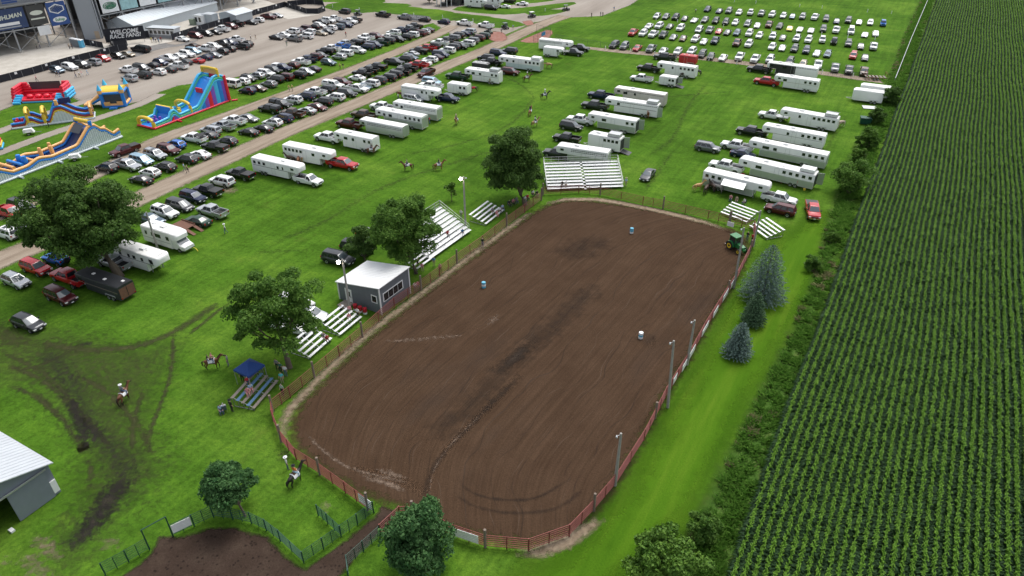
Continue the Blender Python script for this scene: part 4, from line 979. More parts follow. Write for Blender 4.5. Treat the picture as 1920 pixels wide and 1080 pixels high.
# ---- trucks: kind, paint, x, y, heading, label, extra
for kind, paint, x, y, rz, lab, ex in [
    ('regcab', 'w', 578, 337, RT(26), 'white single-cab pickup hitched to the lowest left white trailer', ''),
    ('dually', 'r', 642, 307, RT(24), 'bright red pickup hitched to a white five-window trailer', ''),
    ('dually', 'w', 616, 258, LT(26), 'white pickup hitched to the trailer left of a ridden horse', ''),
    ('dually', 'm', 656, 233, LT(26), 'maroon pickup hitched to the long silver stock trailer', ''),
    ('dually', 'o', 683, 216, LT(27), 'dark brown pickup behind the maroon pickup', ''),
    ('dually', 'w', 718, 201, LT(26), 'white pickup hitched to the silver trailer farther up', ''),
    ('pickup', 'n', 839, 184, RT(25), 'navy pickup hitched to the white gooseneck beside the silver wagon', ''),
    ('dually', 'w', 808, 161, LT(25), 'white pickup beside the pale blue minivan', ''),
    ('dually', 'e', 858, 143, LT(25), 'dark green pickup hitched to the trailer with hay pod', ''),
    ('dually', 'k', 922, 116, LT(25), 'black pickup hitched to the long trailer with blue side panel', ''),
    ('pickup', 'k', 1087, 90, RT(24), 'black pickup hitched to the stock trailer at the gate', ''),
    ('flatbed', 'd', 1073, 98, RT(24), 'dark flatbed pickup hitched to the short white gooseneck', ''),
    ('dually', 'd', 1247, 107, LT(27), 'dark grey pickup hitched to the red trailer', ''),
    ('dually', 'k', 1217, 128, LT(28), 'black and gold pickup hitched to the trailer below the red one', ''),
    ('pickup', 'w', 1203, 147, LT(28), 'white pickup hitched to the small two-horse trailer', 'tonneau'),
    ('dually', 'n', 1127, 179, LT(27), 'dark blue pickup hitched to the tan-sided trailer', ''),
    ('dually', 'd', 1116, 198, LT(26), 'dark grey dual-wheel pickup hitched to the trailer with open side door', ''),
    ('dually', 'w', 1089, 225, LT(27), 'white pickup hitched to the trailer above the black pickup', ''),
    ('pickup', 'k', 1063, 259, LT(27), 'black pickup hitched to the short tall trailer', ''),
    ('pickup', 'd', 1046, 287, LT(24), 'dark pickup mostly hidden by the tree at the big bleachers', ''),
    ('dually', 'k', 1424, 130, LT(30), 'black pickup hitched to the black and white trailer', ''),
    ('dually', 'r', 1438, 153, LT(30), 'red pickup hitched to a white trailer in the right column', ''),
    ('flatbed', 'w', 1450, 217, LT(32), 'white flatbed pickup in the right column of trailers', ''),
    ('dually', 'k', 1410, 247, LT(31), 'black pickup in the right column of trailers', ''),
    ('dually', 'w', 1382, 274, LT(32), 'white pickup right of the grey SUV', ''),
    ('dually', 'w', 1362, 312, LT(33), 'white pickup above the trailer with awning', ''),
    ('pickup', 'w', 1461, 372, RT(32), 'white pickup hitched to the trailer with awning', ''),
    ('dually', 'r', 131, 520, LT(26), 'red pickup hitched to the black horse trailer', ''),
    ('pickup', 's', 215, 492, LT(26), 'silver pickup under the big tree hitched to the camper', ''),
    ]:
    place_car(kind, paint, P(x, y, 0.8), rz, lab, 'pickups hitched to trailers', ex, near=True)
# ---- trailers: centre pixel is the middle of box and neck at mid height
trailer('horse_trailer', 'white horse trailer nearest the dirt lane behind a white single-cab pickup', GR, 524, 314, RT(26), 8.6, skirt=None, windows=3, side_windows=((.55, .5), (.66, .35)), stripe=TDARK)
trailer('horse_trailer', 'white horse trailer with five small windows behind the bright red pickup', GR, 582, 289, RT(25), 8.8, windows=5, side_windows=((.62, .7),))
trailer('horse_trailer', 'white living-quarters trailer behind the white pickup left of a ridden horse', GR, 668, 263, LT(27), 7.4, windows=2, side_windows=((.45, .6), (.62, .9)))
trailer('stock_trailer', 'long silver stock trailer with slotted sides', GR, 719, 237, LT(27), 9.6, neck=1.9, wall=TALU, windows=0, slats=2, H=2.75, ac=0, doors=())
trailer('horse_trailer', 'long white trailer with silver skirt behind the silver stock trailer', GR, 752, 221, LT(27), 10.0, skirt=TALU, windows=4, side_windows=((.62, .9), (.76, .6)), stripe=TDARK)
trailer('stock_trailer', 'silver and white stock trailer above the long white trailers', GR, 782, 206, LT(26), 9.4, skirt=TALU, windows=0, slats=2, side_windows=((.75, .6),))
trailer('horse_trailer', 'white gooseneck trailer beside the silver wagon', GR, 791, 174, RT(25), 7.6, windows=0, slats=1, side_windows=((.55, .6), (.68, .4)))
trailer('horse_trailer', 'short white two-axle trailer near the horse in red blanket', GR, 860, 163, LT(24), 5.2, neck=.6, windows=2, ac=0, H=2.7)
trailer('horse_trailer', 'white trailer with hay pod behind the dark green pickup', GR, 906, 141, LT(25), 7.6, windows=2, pod='rack', side_windows=((.5, .6), (.68, .9)), stripe=TDARK)
trailer('horse_trailer', 'long white trailer with blue side panel and hay pod', GR, 976, 118, LT(25), 10.2, skirt=TBLUE, windows=4, pod='pod', side_windows=((.6, .6), (.75, .6)))
trailer('stock_trailer', 'white stock trailer at the gate behind the black pickup', GR, 1043, 84, RT(24), 7.8, windows=0, slats=2)
trailer('horse_trailer', 'short white gooseneck trailer with open side door near the gate', GR, 1039, 95, RT(24), 4.2, neck=1.6, windows=0, H=2.7, ac=0)
trailer('cargo_trailer', 'dark low trailer left of the white trailer with hay pod', GR, 903, 122, RT(25), 4.2, neck=.6, wall=TDARK, roof=TGREY, windows=0, H=1.9, ac=0, doors=(), z=1.2)
trailer('horse_trailer', 'bright red two-horse trailer by the chain fence', GR, 1290, 109, LT(27), 4.4, neck=.6, wall=TRED, roof=TRED, windows=0, slats=1, H=2.6, ac=0)
trailer('horse_trailer', 'white trailer behind the black and gold pickup', GR, 1269, 130, LT(30), 8.2, windows=4, side_windows=((.55, .5), (.84, .6)))
trailer('horse_trailer', 'small white two-horse trailer with its ramp down', GR, 1253, 148, LT(28), 4.0, neck=.6, windows=2, H=2.5, ac=0, open_door=1, ramp=True)
trailer('horse_trailer', 'white and tan trailer behind the dark blue pickup', GR, 1200, 180, LT(28), 10.2, wall=TTAN, windows=0, slats=1, side_windows=((.55, .5), (.72, 1.0)), ac=1)
trailer('horse_trailer', 'white trailer with roof rack behind the dark grey dual-wheel pickup', GR, 1185, 200, LT(26), 10.2, windows=0, slats=1, pod='rack', side_windows=((.7, .7),), stripe=TDARK, open_door=2)
trailer('horse_trailer', 'white trailer with silver skirt above the short tall trailer', GR, 1149, 229, LT(28), 8.6, skirt=TALU, windows=2, side_windows=((.6, 1.0),), open_door=1)
trailer('horse_trailer', 'short tall white trailer with grey roof rack beside the black pickup', GR, 1135, 265, LT(28), 6.6, neck=.6, windows=4, pod='rack', ramp=True, open_door=1)
trailer('stock_trailer', 'white and silver stock trailer right behind the big bleachers', GR, 1093, 289, LT(22), 8.0, skirt=TALU, windows=0, slats=2)
trailer('horse_trailer', 'black and white trailer beside the field car park', GR, 1485, 131, LT(30), 10.4, front=TDARK, windows=0, slats=1, side_windows=((.6, 1.0),), ac=2)
trailer('horse_trailer', 'white three-window trailer behind the red pickup in the right column', GR, 1493, 155, LT(31), 8.2, windows=3, side_windows=((.7, .9),), stripe=TTAN)
trailer('horse_trailer', 'white trailer with roof rack behind the white flatbed pickup', GR, 1516, 223, LT(33), 9.6, skirt=None, windows=5, pod='rack', side_windows=((.62, .5),))
trailer('horse_trailer', 'white trailer with four square windows behind the black pickup', GR, 1487, 254, LT(32), 10.0, windows=4, side_windows=((.55, .5),), ac=2, stripe=TGREY)
trailer('horse_trailer', 'longest white trailer with silver skirt and two large front windows', GR, 1476, 286, LT(33), 12.4, skirt=TALU, windows=4, side_windows=((.62, .7), (.72, 1.3)), ac=2, stripe=TGREY)
trailer('horse_trailer', 'long white trailer with roof pod and open rear door', GR, 1456, 322, LT(35), 11.4, skirt=TALU, windows=5, pod='pod', side_windows=((.68, 1.1),), open_door=1, ac=1)
trailer('horse_trailer', 'white trailer with silver awning and tethered horses', GR, 1381, 344, RT(34), 9.2, skirt=TALU, windows=4, awning=-1, roof=TROOF, ac=1)
trailer('cargo_trailer', 'white enclosed cargo trailer nearest the camera by the corn', GR, 1627, 178, LT(26), 6.2, neck=.5, windows=0, ac=0, H=2.9, doors=())
trailer('cargo_trailer', 'white enclosed cargo trailer farther back by the corn', GR, 1640, 169, LT(26), 6.2, neck=.5, windows=0, ac=0, H=2.9, doors=())
trailer('horse_trailer', 'black horse trailer with brown rear gate beside the big left tree', GR, 196, 531, LT(26), 6.9, neck=2.2, wall=TDARK, roof=TDARK, windows=0, slats=1, H=2.55, ac=0, doors=(), z=1.4, gate=WOODB, stripe=OLDTAN)
trailer('camper_trailer', 'white fifth-wheel camper under the edge of the big left tree', 'recreational vehicles', 262, 480, RT(26), 8.2, neck=2.4, windows=0, side_windows=((.25, .5), (.42, .5), (.52, .6), (.68, .5), (.85, .7)), stripe=TDARK, ac=1, cat='camper')
trailer('camper_trailer', 'white camper almost hidden behind the big left tree', 'recreational vehicles', 172, 452, RT(26), 6.5, neck=.6, windows=0, side_windows=((.3, .5), (.6, .6)), ac=1, cat='camper')
for k, (x, y, l_) in enumerate(((892, 5, 7.0), (920, 3, 8.5))):
    trailer('camper_trailer', ('white camper on the campground verge, left of the pair', 'white camper on the campground verge, right of the pair')[k], 'recreational vehicles', x, y, RT(24), l_, neck=1.5, windows=0, side_windows=((.3, .7), (.6, .7)), cat='camper')
# ---- motorhome
mh = empty('motorhome', P(316, 444, 1.5) - Vector((0, 0, 1.5)), RT(27), 'white motorhome with overhanging cab beside the wooden light pole', 'motorhome')
b = MB()
def mring(x, f, w, top): return [(x, -w, f), (x, -w, top - .12), (x, -w + .12, top), (x, w - .12, top), (x, w, top - .12), (x, w, f)]
b.loft([mring(-4.3, .45, 1.22, 3.1), mring(2.0, .45, 1.22, 3.1)]); b.loft([mring(2.01, 1.95, 1.21, 3.08), mring(3.0, 1.95, 1.15, 3.0), mring(3.35, 2.1, .95, 2.7)])
b.build('body', TWHITE, mh, 40)
c = MB(); c.loft([mring(2.02, .4, 1.02, 1.93), mring(2.7, .4, 1.02, 1.9), mring(3.45, .45, 1.0, 1.25), mring(4.3, .5, .9, 1.05)]); c.build('cab', TWHITE, mh, 40)
MB().add([(2.82, -.86, 1.83), (2.82, .86, 1.83), (3.44, .86, 1.30), (3.44, -.86, 1.30)], [(0, 1, 2, 3)]).build('windscreen', WSCREEN, mh)
for s in (-1, 1):
    for xa, ww in ((-3.6, .5), (-2.2, .4), (-1.4, 1.3), (1.0, .7)): MB().add([(xa, s * 1.232, 1.75), (xa + ww, s * 1.232, 1.75), (xa + ww, s * 1.232, 2.4), (xa, s * 1.232, 2.4)], [(0, 1, 2, 3)]).build('window', GLASS, mh)
    MB().box((4.28, s * .65, .85), (.08, .3, .18)).build('headlight', LAMP, mh)
    MB().add([(-4.2, s * 1.228, 1.25), (1.9, s * 1.228, 1.25), (1.9, s * 1.228, 1.33), (-4.2, s * 1.228, 1.33)], [(0, 1, 2, 3)]).build('stripe', TGREY, mh)
    for a in (-2.6, 3.2): wheel(mh, (a, s * .95, .38), .38, .26)
MB().box((4.3, 0, .55), (.14, 1.8, .16)).build('bumper', CHROME, mh)
MB().box((-.5, 0, 3.2), (1.0, .7, .22), taper=.85).build('roof_vent', TWHITE, mh)
MB().box((-2.8, .2, 3.15), (.5, .5, .12)).build('roof_hatch', TWHITE, mh)
# ---- brown wooden ramp trailer
rt = empty('ramp_trailer', P(352, 430), R(-30), 'brown wooden trailer with two ramps behind the dark green sedan', 'trailer')
for k in range(8): MB().box((-2.4 + k * .42, 0, .55), (.39, 2.1, .06)).build('plank', WOODB, rt)
for s in (-1, 1):
    q = MB(); q.bar((.85, s * .75, .52), (2.7, s * .75, .05), .55, .07); q.build('ramp', WOODB, rt)
    MB().box((-1.0, s * 1.08, .62), (3.4, .1, .3)).build('side_rail', WOODB, rt)
    for a in (-1.4, -.7): wheel(rt, (a, s * .95, .3), .3, .2)
# ---- utility carts
def cart(px, py, rz, label, paint, roofm):
    r = empty('utility_cart', P(px, py, .7) - Vector((0, 0, .7)), rz, label, 'cart', 'utility carts')
    b = MB(); b.loft([[(x, -w, .35), (x, -w, z_), (x, w, z_), (x, w, .35)] for x, w, z_ in ((-1.4, .7, .85), (-.5, .72, .85), (-.45, .72, .6), (.5, .72, .6), (.55, .7, 1.0), (1.3, .55, .75))]); b.build('body', paint, r, 30)
    MB().box((0, 0, 1.92), (1.5, 1.4, .07)).build('canopy', roofm, r)
    for sx in (-.65, .65):
        for s in (-1, 1): MB().bar((sx, s * .62, .8), (sx * .95, s * .6, 1.9), .05).build('post', TRIM, r)
    for s in (-1, 1): MB().box((-.1, s * .36, .75), (.5, .5, .2)).box((-.36, s * .36, 1.05), (.12, .5, .5)).build('seat', TRIM, r)
    MB().add([(.62, -.6, 1.05), (.62, .6, 1.05), (.55, .55, 1.8), (.55, -.55, 1.8)], [(0, 1, 2, 3)]).build('windscreen', WSCREEN, r)
    for a in (-.95, .95):
        for s in (-1, 1): wheel(r, (a, s * .68, .32), .32, .24)
    for s in (-1, 1): MB().box((1.3, s * .4, .7), (.05, .18, .12)).build('headlight', LAMP, r)
    return r
cart(916, 59, R(-40), 'dark green utility cart at the end of the car rows', PAINT['e'][1], PAINT['e'][1])
cart(947, 50, R(-60), 'black utility cart beside two walkers near the lane end', PAINT['k'][1], PAINT['e'][1])
cart(997, 29, R(215), 'black cart with white canopy on the gravel road', PAINT['k'][1], TWHITE)
cart(1061, 16, R(190), 'small black cart on the gravel road near the top', PAINT['k'][1], PAINT['k'][1])
cart(671, 25, R(-20), 'black cart by the wire fence at the top', PAINT['k'][1], PAINT['k'][1])
# ================================================================ VEGETATION
def leaf_mat(name, lo, hi, rough=0.55, trans=0.25):
    m = bpy.data.materials.new(name); m.use_nodes = True
    n = m.node_tree.nodes; l = m.node_tree.links
    b = n['Principled BSDF']; b.inputs['Roughness'].default_value = rough; b.inputs['Specular IOR Level'].default_value = 0.16
    a = n.new('ShaderNodeAttribute'); a.attribute_name = 'var'
    nz = n.new('ShaderNodeTexNoise'); nz.inputs['Scale'].default_value = 0.9; nz.inputs['Detail'].default_value = 2
    tc = n.new('ShaderNodeTexCoord'); l.new(tc.outputs['Object'], nz.inputs['Vector'])
    ad = n.new('ShaderNodeMath'); ad.operation = 'MULTIPLY_ADD'; ad.inputs[1].default_value = 0.9; ad.inputs[2].default_value = -0.45
    l.new(nz.outputs['Fac'], ad.inputs[0])
    s = n.new('ShaderNodeMath'); s.operation = 'ADD'; s.use_clamp = True; l.new(a.outputs['Fac'], s.inputs[0]); l.new(ad.outputs[0], s.inputs[1])
    mx = n.new('ShaderNodeMix'); mx.data_type = 'RGBA'; mx.inputs['A'].default_value = (*lo, 1); mx.inputs['B'].default_value = (*hi, 1)
    l.new(s.outputs[0], mx.inputs['Factor']); l.new(mx.outputs['Result'], b.inputs['Base Color'])
    if trans:
        t = n.new('ShaderNodeBsdfTranslucent'); ms = n.new('ShaderNodeMixShader'); ms.inputs[0].default_value = trans
        l.new(mx.outputs['Result'], t.inputs['Color']); l.new(b.outputs[0], ms.inputs[1]); l.new(t.outputs[0], ms.inputs[2]); l.new(ms.outputs[0], n['Material Output'].inputs[0])
    return m
BARK = mat('bark', (0.115, 0.090, 0.068), 0.9, 0, 0.35, 4, bump=0.5)
LEAF_D = leaf_mat('leaf_dark', (0.048, 0.108, 0.022), (0.15, 0.262, 0.060), .55, .45)
LEAF_M = leaf_mat('leaf_mid', (0.056, 0.140, 0.022), (0.19, 0.335, 0.062), .55, .45)
LEAF_B = leaf_mat('leaf_bright', (0.045, 0.115, 0.014), (0.18, 0.32, 0.05))
LEAF_B2 = leaf_mat('leaf_blue_green', (0.036, 0.108, 0.034), (0.13, 0.26, 0.088), .55, .40)
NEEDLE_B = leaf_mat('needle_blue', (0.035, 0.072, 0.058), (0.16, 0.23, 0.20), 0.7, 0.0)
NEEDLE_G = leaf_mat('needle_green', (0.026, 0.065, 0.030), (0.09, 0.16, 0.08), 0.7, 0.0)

def leaf_cloud(name, pos, nrm, size, var, material, parent, rnd, aspect=0.7):
    """numpy: one quad per leaf, at pos, facing about nrm"""
    n = len(pos)
    r = rnd.normal(size=(n, 3)) * 0.75 + nrm
    r /= np.linalg.norm(r, axis=1, keepdims=True)
    t = np.cross(r, rnd.normal(size=(n, 3))); t /= np.linalg.norm(t, axis=1, keepdims=True)
    b = np.cross(r, t)
    s = (size * rnd.uniform(0.6, 1.25, n))[:, None]
    bend = r * s * 0.18
    V = np.stack([pos - t * s * .5 - bend, pos - b * s * .5 * aspect, pos + t * s * .5 - bend, pos + b * s * .5 * aspect], 1).reshape(-1, 3)
    me = bpy.data.meshes.new(name)
    me.vertices.add(4 * n); me.vertices.foreach_set('co', V.astype(np.float32).ravel())
    me.loops.add(4 * n); me.loops.foreach_set('vertex_index', np.arange(4 * n, dtype=np.int32))
    me.polygons.add(n); me.polygons.foreach_set('loop_start', np.arange(0, 4 * n, 4, dtype=np.int32))
    a = me.attributes.new('var', 'FLOAT', 'FACE'); a.data.foreach_set('value', var.astype(np.float32))
    me.materials.append(material); me.update(); me.validate()
    return link(name, me, parent)

def tree(name, label, base, h, rx, seed, material, crown_lo=0.28, lobes=46, leaves=24000, leaf=0.42, trunk=0.32, lean=(0, 0), cat='tree', group=None, lobe_r=0.30, flat=1.0, stems=1, ry=None):
    rnd = np.random.default_rng(seed)
    root = empty(name, base, 0, label, cat, group)
    zc = h * (crown_lo + 1) / 2; rz = h * (1 - crown_lo) / 2
    ry = ry or rx
    # lobes: clumps sitting on and inside an egg-shaped envelope
    u = rnd.normal(size=(lobes, 3)); u /= np.linalg.norm(u, axis=1, keepdims=True)
    rad = rnd.uniform(0.08, 0.95, lobes) ** 0.5 * rnd.uniform(.82, 1.06, lobes)
    c = u * rad[:, None] * np.array([rx, ry, rz * flat])
    c[:, :2] *= (1.0 - 0.22 * np.clip(c[:, 2:3] / rz, -1, 1))
    c += np.array([lean[0], lean[1], zc])
    lr = rnd.uniform(0.5, 1.3, lobes) * np.clip(1.35 - rad * .5, .7, 1.2) * lobe_r * (rx + rz) / 2
    # limbs
    tb = MB(); top = Vector((lean[0] * .6, lean[1] * .6, h * (crown_lo + 0.30)))
    for sidx in range(stems):
        off = Vector((math.cos(sidx * 2.4) * .5, math.sin(sidx * 2.4) * .5, 0)) * (stems > 1)
        tb.tube([off * .3, off * .6 + Vector((lean[0] * .15, lean[1] * .15, h * crown_lo * .5)), off * 1.4 + Vector((lean[0] * .4, lean[1] * .4, h * crown_lo * 1.02)), off * 2 + top], [trunk * 1.25, trunk, trunk * .85, trunk * .3], 9)
    tb.build('trunk', BARK, root, 60)
    fork = Vector((lean[0] * .4, lean[1] * .4, h * crown_lo * .95))
    for k in rnd.choice(lobes, min(lobes, 9), replace=False):
        e = Vector(c[k]); mid = fork.lerp(e, .5) + Vector((0, 0, -.06 * h))
        bm_ = MB().tube([fork, mid, e], [trunk * .5, trunk * .33, trunk * .1], 6); bm_.build('limb', BARK, root, 60)
    per = leaves // lobes; P_, N_, V_ = [], [], []
    for k in range(lobes):
        d = rnd.normal(size=(per, 3)); d /= np.linalg.norm(d, axis=1, keepdims=True)
        d[:, 2] = np.where(d[:, 2] < -0.35, -d[:, 2] * .6, d[:, 2])
        rr = lr[k] * (rnd.uniform(0.35, 1.0, per) ** 0.45) * (1 + .18 * np.sin(d[:, 0] * 7 + k) * np.sin(d[:, 1] * 6 - k))
        p = c[k] + d * rr[:, None] * np.array([1.0, 1.0, .78])
        P_.append(p); N_.append(d + np.array([0, 0, .55])); V_.append(np.clip(rnd.normal(0.42 + rnd.uniform(-.16, .16), .22, per), 0, 1))
    leaf_cloud('crown', np.concatenate(P_), np.concatenate(N_), leaf, np.concatenate(V_), material, root, rnd)
    return root

def spruce(label, base, h, r, seed, material, group):
    rnd = np.random.default_rng(seed)
    root = empty('spruce_tree', base, 0, label, 'tree', group)
    MB().tube([(0, 0, 0), (0, 0, h * .5), (0, 0, h * .97)], [.22, .14, .02], 8).build('trunk', BARK, root, 60)
    P_, N_, V_ = [], [], []
    nw = int(h / .30)
    for i in range(nw):
        z = .35 + (h - .45) * i / nw; f = i / nw
        rr = r * ((1 - f) ** .60) * rnd.uniform(.90, 1.06) + .06
        nb = max(6, int(24 * (1 - f) + 6)); ph = rnd.uniform(0, 6.3)
        for j in range(nb):
            a = ph + 2 * math.pi * j / nb + rnd.uniform(-.12, .12); L_ = rr * rnd.uniform(.80, 1.1)
            m_ = int(34 * L_ / r) + 10
            t = rnd.uniform(.12, 1, m_) ** .7; sp = (1.1 - t) * .30 * min(1.4, L_)
            w = rnd.uniform(-1, 1, m_) * sp
            x = np.cos(a) * t * L_ - np.sin(a) * w; y = np.sin(a) * t * L_ + np.cos(a) * w
            zz = z - .20 * t * L_ + .16 * t * t * L_ + rnd.normal(0, .03, m_) + .15
            P_.append(np.stack([x, y, zz], 1)); N_.append(np.tile([np.cos(a) * .55, np.sin(a) * .55, .8], (m_, 1)))
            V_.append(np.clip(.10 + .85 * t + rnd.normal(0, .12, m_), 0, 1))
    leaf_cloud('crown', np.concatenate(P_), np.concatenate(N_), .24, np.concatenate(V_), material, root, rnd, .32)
    return root
def Pg(x, y): return P(x, y)
tree('broadleaf_tree', 'huge dense tree over the campers at the left', P(225, 520), 15.4, 8.2, 1, LEAF_D, .23, 150, 100000, .37, .55, lean=(-3.6, 1.6), lobe_r=.25)
tree('broadleaf_tree', 'broad open tree beside the blue canopy and white bleachers', P(543, 690), 12.3, 6.4, 2, LEAF_M, .26, 84, 30000, .31, .30, lean=(-1.1, 1.6), lobe_r=.22)
tree('broadleaf_tree', 'full green tree right behind the announcer booth', P(780, 513), 12.0, 4.9, 3, LEAF_M, .16, 90, 50000, .31, .26, lean=(-1.3, 1.0), lobe_r=.28)
tree('broadleaf_tree', 'small dark tree left of the tree behind the booth', P(684, 488), 5.6, 2.3, 4, LEAF_D, .10, 34, 10000, .32, .12, lobe_r=.34)
tree('broadleaf_tree', 'dense dark tree left of the big bleachers', P(985, 385), 13.2, 5.2, 5, LEAF_D, .12, 100, 60000, .33, .34, lean=(-2.0, 2.0), lobe_r=.28)
tree('young_tree', 'thin young tree left of the lit pole', P(847, 378), 3.6, 1.2, 6, LEAF_B, .3, 12, 900, .34, .05, lobe_r=.34)
tree('broadleaf_tree', 'small round blue-green tree inside the green pipe fence', P(460, 968), 6.4, 2.5, 7, LEAF_B2, .22, 52, 15000, .27, .11, lean=(-.9, .5), lobe_r=.30)
tree('broadleaf_tree', 'dense green tree at the bottom edge by the arena gate', P(792, 1092), 8.4, 3.0, 8, LEAF_B2, .06, 90, 32000, .28, .20, lean=(-.2, 1.0), lobe_r=.27)
tree('broadleaf_tree', 'bright leafy tree at the bottom edge beside the corn', P(1245, 1118), 6.0, 3.7, 9, LEAF_B, .06, 60, 15000, .28, .12, lean=(0, .6), lobe_r=.24, stems=3)
SH = 'shrubs on the verge beside the corn'
for k, (x, y, h_, r_, mt, lab) in enumerate([
    (1318, 1008, 3.0, 1.6, LEAF_M, 'round shrub above the bright leafy tree by the corn'),
    (1590, 362, 6.4, 3.7, LEAF_M, 'largest bush on the verge right of the long trailers'),
    (1607, 302, 2.8, 1.7, LEAF_B, 'small light green bush above the largest verge bush'),
    (1622, 278, 4.4, 2.4, LEAF_M, 'bush on the verge below the green bin'),
    (1640, 232, 3.6, 2.1, LEAF_D, 'dark bush beside the green bin'),
    (1668, 196, 4.2, 2.3, LEAF_D, 'dark bush touching the white cargo trailers'),
    (1560, 455, 2.0, 1.3, LEAF_B, 'low bush on the verge below the red pickup'),
    (1520, 505, 2.2, 1.5, LEAF_M, 'low bush on the verge right of the large spruce')]):
    tree('shrub', lab, P(x, y), h_, r_, 30 + k, mt, .02, 16 + int(r_ * 5), int(2600 + 1900 * r_), .30 if r_ < 2 else .36, .08, cat='shrub', group=SH, lobe_r=.34, stems=3)
SG = 'spruces along the verge'
spruce('largest blue spruce below the small bleachers', P(1428, 561), 8.6, 3.5, 11, NEEDLE_B, SG)
spruce('middle green spruce between the two blue spruces', P(1410, 607), 5.0, 1.7, 12, NEEDLE_G, SG)
spruce('nearest small blue spruce on the mown verge', P(1381, 666), 5.0, 1.9, 13, NEEDLE_B, SG)
# trees of the campground at the very top
for k, (x, y, h_, r_) in enumerate(((805, 6, 6, 3.0),)):
    tree('broadleaf_tree', 'dark tree beside the campground pavilion at the top', P(x, y), h_, r_, 60 + k, LEAF_D, .1, 24, 4000, .5, .2)

# ---------------------------------------------------------------- corn: rows of plants, instanced in 2 m lengths
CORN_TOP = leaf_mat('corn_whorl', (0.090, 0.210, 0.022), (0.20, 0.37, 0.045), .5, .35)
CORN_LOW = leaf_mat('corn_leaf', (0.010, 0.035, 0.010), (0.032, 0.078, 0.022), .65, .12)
def corn_piece(seed):
    rnd = random.Random(seed); vs, fs, mi, va = [], [], [], []
    for i in range(12):
        x0 = -1 + .1667 * i + .08 + rnd.uniform(-.04, .04); y0 = rnd.uniform(-.04, .04); hh = rnd.uniform(1.85, 2.2)
        for k in range(14):
            t = k / 13; z0 = .30 + (hh - .55) * t if t < .62 else hh - .62 + (t - .62) * 1.2
            a = rnd.choice((0, math.pi)) + rnd.uniform(-.75, .75)
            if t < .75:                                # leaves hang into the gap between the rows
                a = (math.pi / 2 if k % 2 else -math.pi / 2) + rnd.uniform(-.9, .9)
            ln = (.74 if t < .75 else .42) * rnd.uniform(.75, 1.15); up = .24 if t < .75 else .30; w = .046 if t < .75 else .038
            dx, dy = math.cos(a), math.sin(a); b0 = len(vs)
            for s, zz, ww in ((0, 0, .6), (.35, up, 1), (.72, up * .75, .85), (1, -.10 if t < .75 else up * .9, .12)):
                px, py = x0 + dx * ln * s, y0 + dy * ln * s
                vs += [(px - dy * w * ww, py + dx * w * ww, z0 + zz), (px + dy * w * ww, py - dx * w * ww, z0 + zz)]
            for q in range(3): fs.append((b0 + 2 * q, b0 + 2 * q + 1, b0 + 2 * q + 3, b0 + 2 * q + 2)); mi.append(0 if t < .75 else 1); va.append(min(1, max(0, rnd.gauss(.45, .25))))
        b0 = len(vs); r_ = .014
        vs += [(x0 - r_, y0 - r_, 0), (x0 + r_, y0, 0), (x0, y0 + r_, 0), (x0, y0, hh)]
        for q in range(3): fs.append((b0 + q, b0 + (q + 1) % 3, b0 + 3)); mi.append(0); va.append(.6)
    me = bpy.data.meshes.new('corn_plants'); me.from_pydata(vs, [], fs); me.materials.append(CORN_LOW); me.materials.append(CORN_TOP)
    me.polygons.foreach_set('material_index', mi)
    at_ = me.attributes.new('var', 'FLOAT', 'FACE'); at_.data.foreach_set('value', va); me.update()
    return me
def scatter(name, label, cat, meshes, pts, rots, scales, pick):
    """one 'stuff' object: every point carries one of the meshes (geometry nodes)"""
    lib = bpy.data.collections.new(name + '_library')      # not linked to the scene
    for k, me in enumerate(meshes):
        o = bpy.data.objects.new('%s_piece_%02d' % (name, k), me); lib.objects.link(o)
    me = bpy.data.meshes.new(name); me.vertices.add(len(pts)); me.vertices.foreach_set('co', np.asarray(pts, np.float32).ravel())
    for nm_, ty, vals in (('rz', 'FLOAT', rots), ('sc', 'FLOAT', scales)):
        a = me.attributes.new(nm_, ty, 'POINT'); a.data.foreach_set('value', np.asarray(vals, np.float32))
    a = me.attributes.new('pk', 'INT', 'POINT'); a.data.foreach_set('value', np.asarray(pick, np.int32))
    o = link(name, me)
    g = bpy.data.node_groups.new(name + '_nodes', 'GeometryNodeTree')
    g.interface.new_socket('Geometry', in_out='INPUT', socket_type='NodeSocketGeometry'); g.interface.new_socket('Geometry', in_out='OUTPUT', socket_type='NodeSocketGeometry')
    n = g.nodes; l = g.links
    gi = n.new('NodeGroupInput'); go = n.new('NodeGroupOutput'); ip = n.new('GeometryNodeInstanceOnPoints')
    ci = n.new('GeometryNodeCollectionInfo'); ci.inputs['Collection'].default_value = lib; ci.inputs['Separate Children'].default_value = True; ci.inputs['Reset Children'].default_value = True
    def attr(nm_, ty):
        a = n.new('GeometryNodeInputNamedAttribute'); a.data_type = ty; a.inputs['Name'].default_value = nm_; return a.outputs[0]
    cx = n.new('ShaderNodeCombineXYZ'); l.new(attr('rz', 'FLOAT'), cx.inputs['Z'])
    er = n.new('FunctionNodeEulerToRotation'); l.new(cx.outputs[0], er.inputs[0])
    l.new(gi.outputs[0], ip.inputs['Points']); l.new(ci.outputs[0], ip.inputs['Instance']); ip.inputs['Pick Instance'].default_value = True
    l.new(attr('pk', 'INT'), ip.inputs['Instance Index']); l.new(er.outputs[0], ip.inputs['Rotation']); l.new(attr('sc', 'FLOAT'), ip.inputs['Scale'])
    l.new(ip.outputs[0], go.inputs[0])
    md = o.modifiers.new('scatter', 'NODES'); md.node_group = g
    tag(o, label, cat, None, 'stuff')
    return o
rnd = random.Random(7)
cp, cr, cs, ck = [], [], [], []
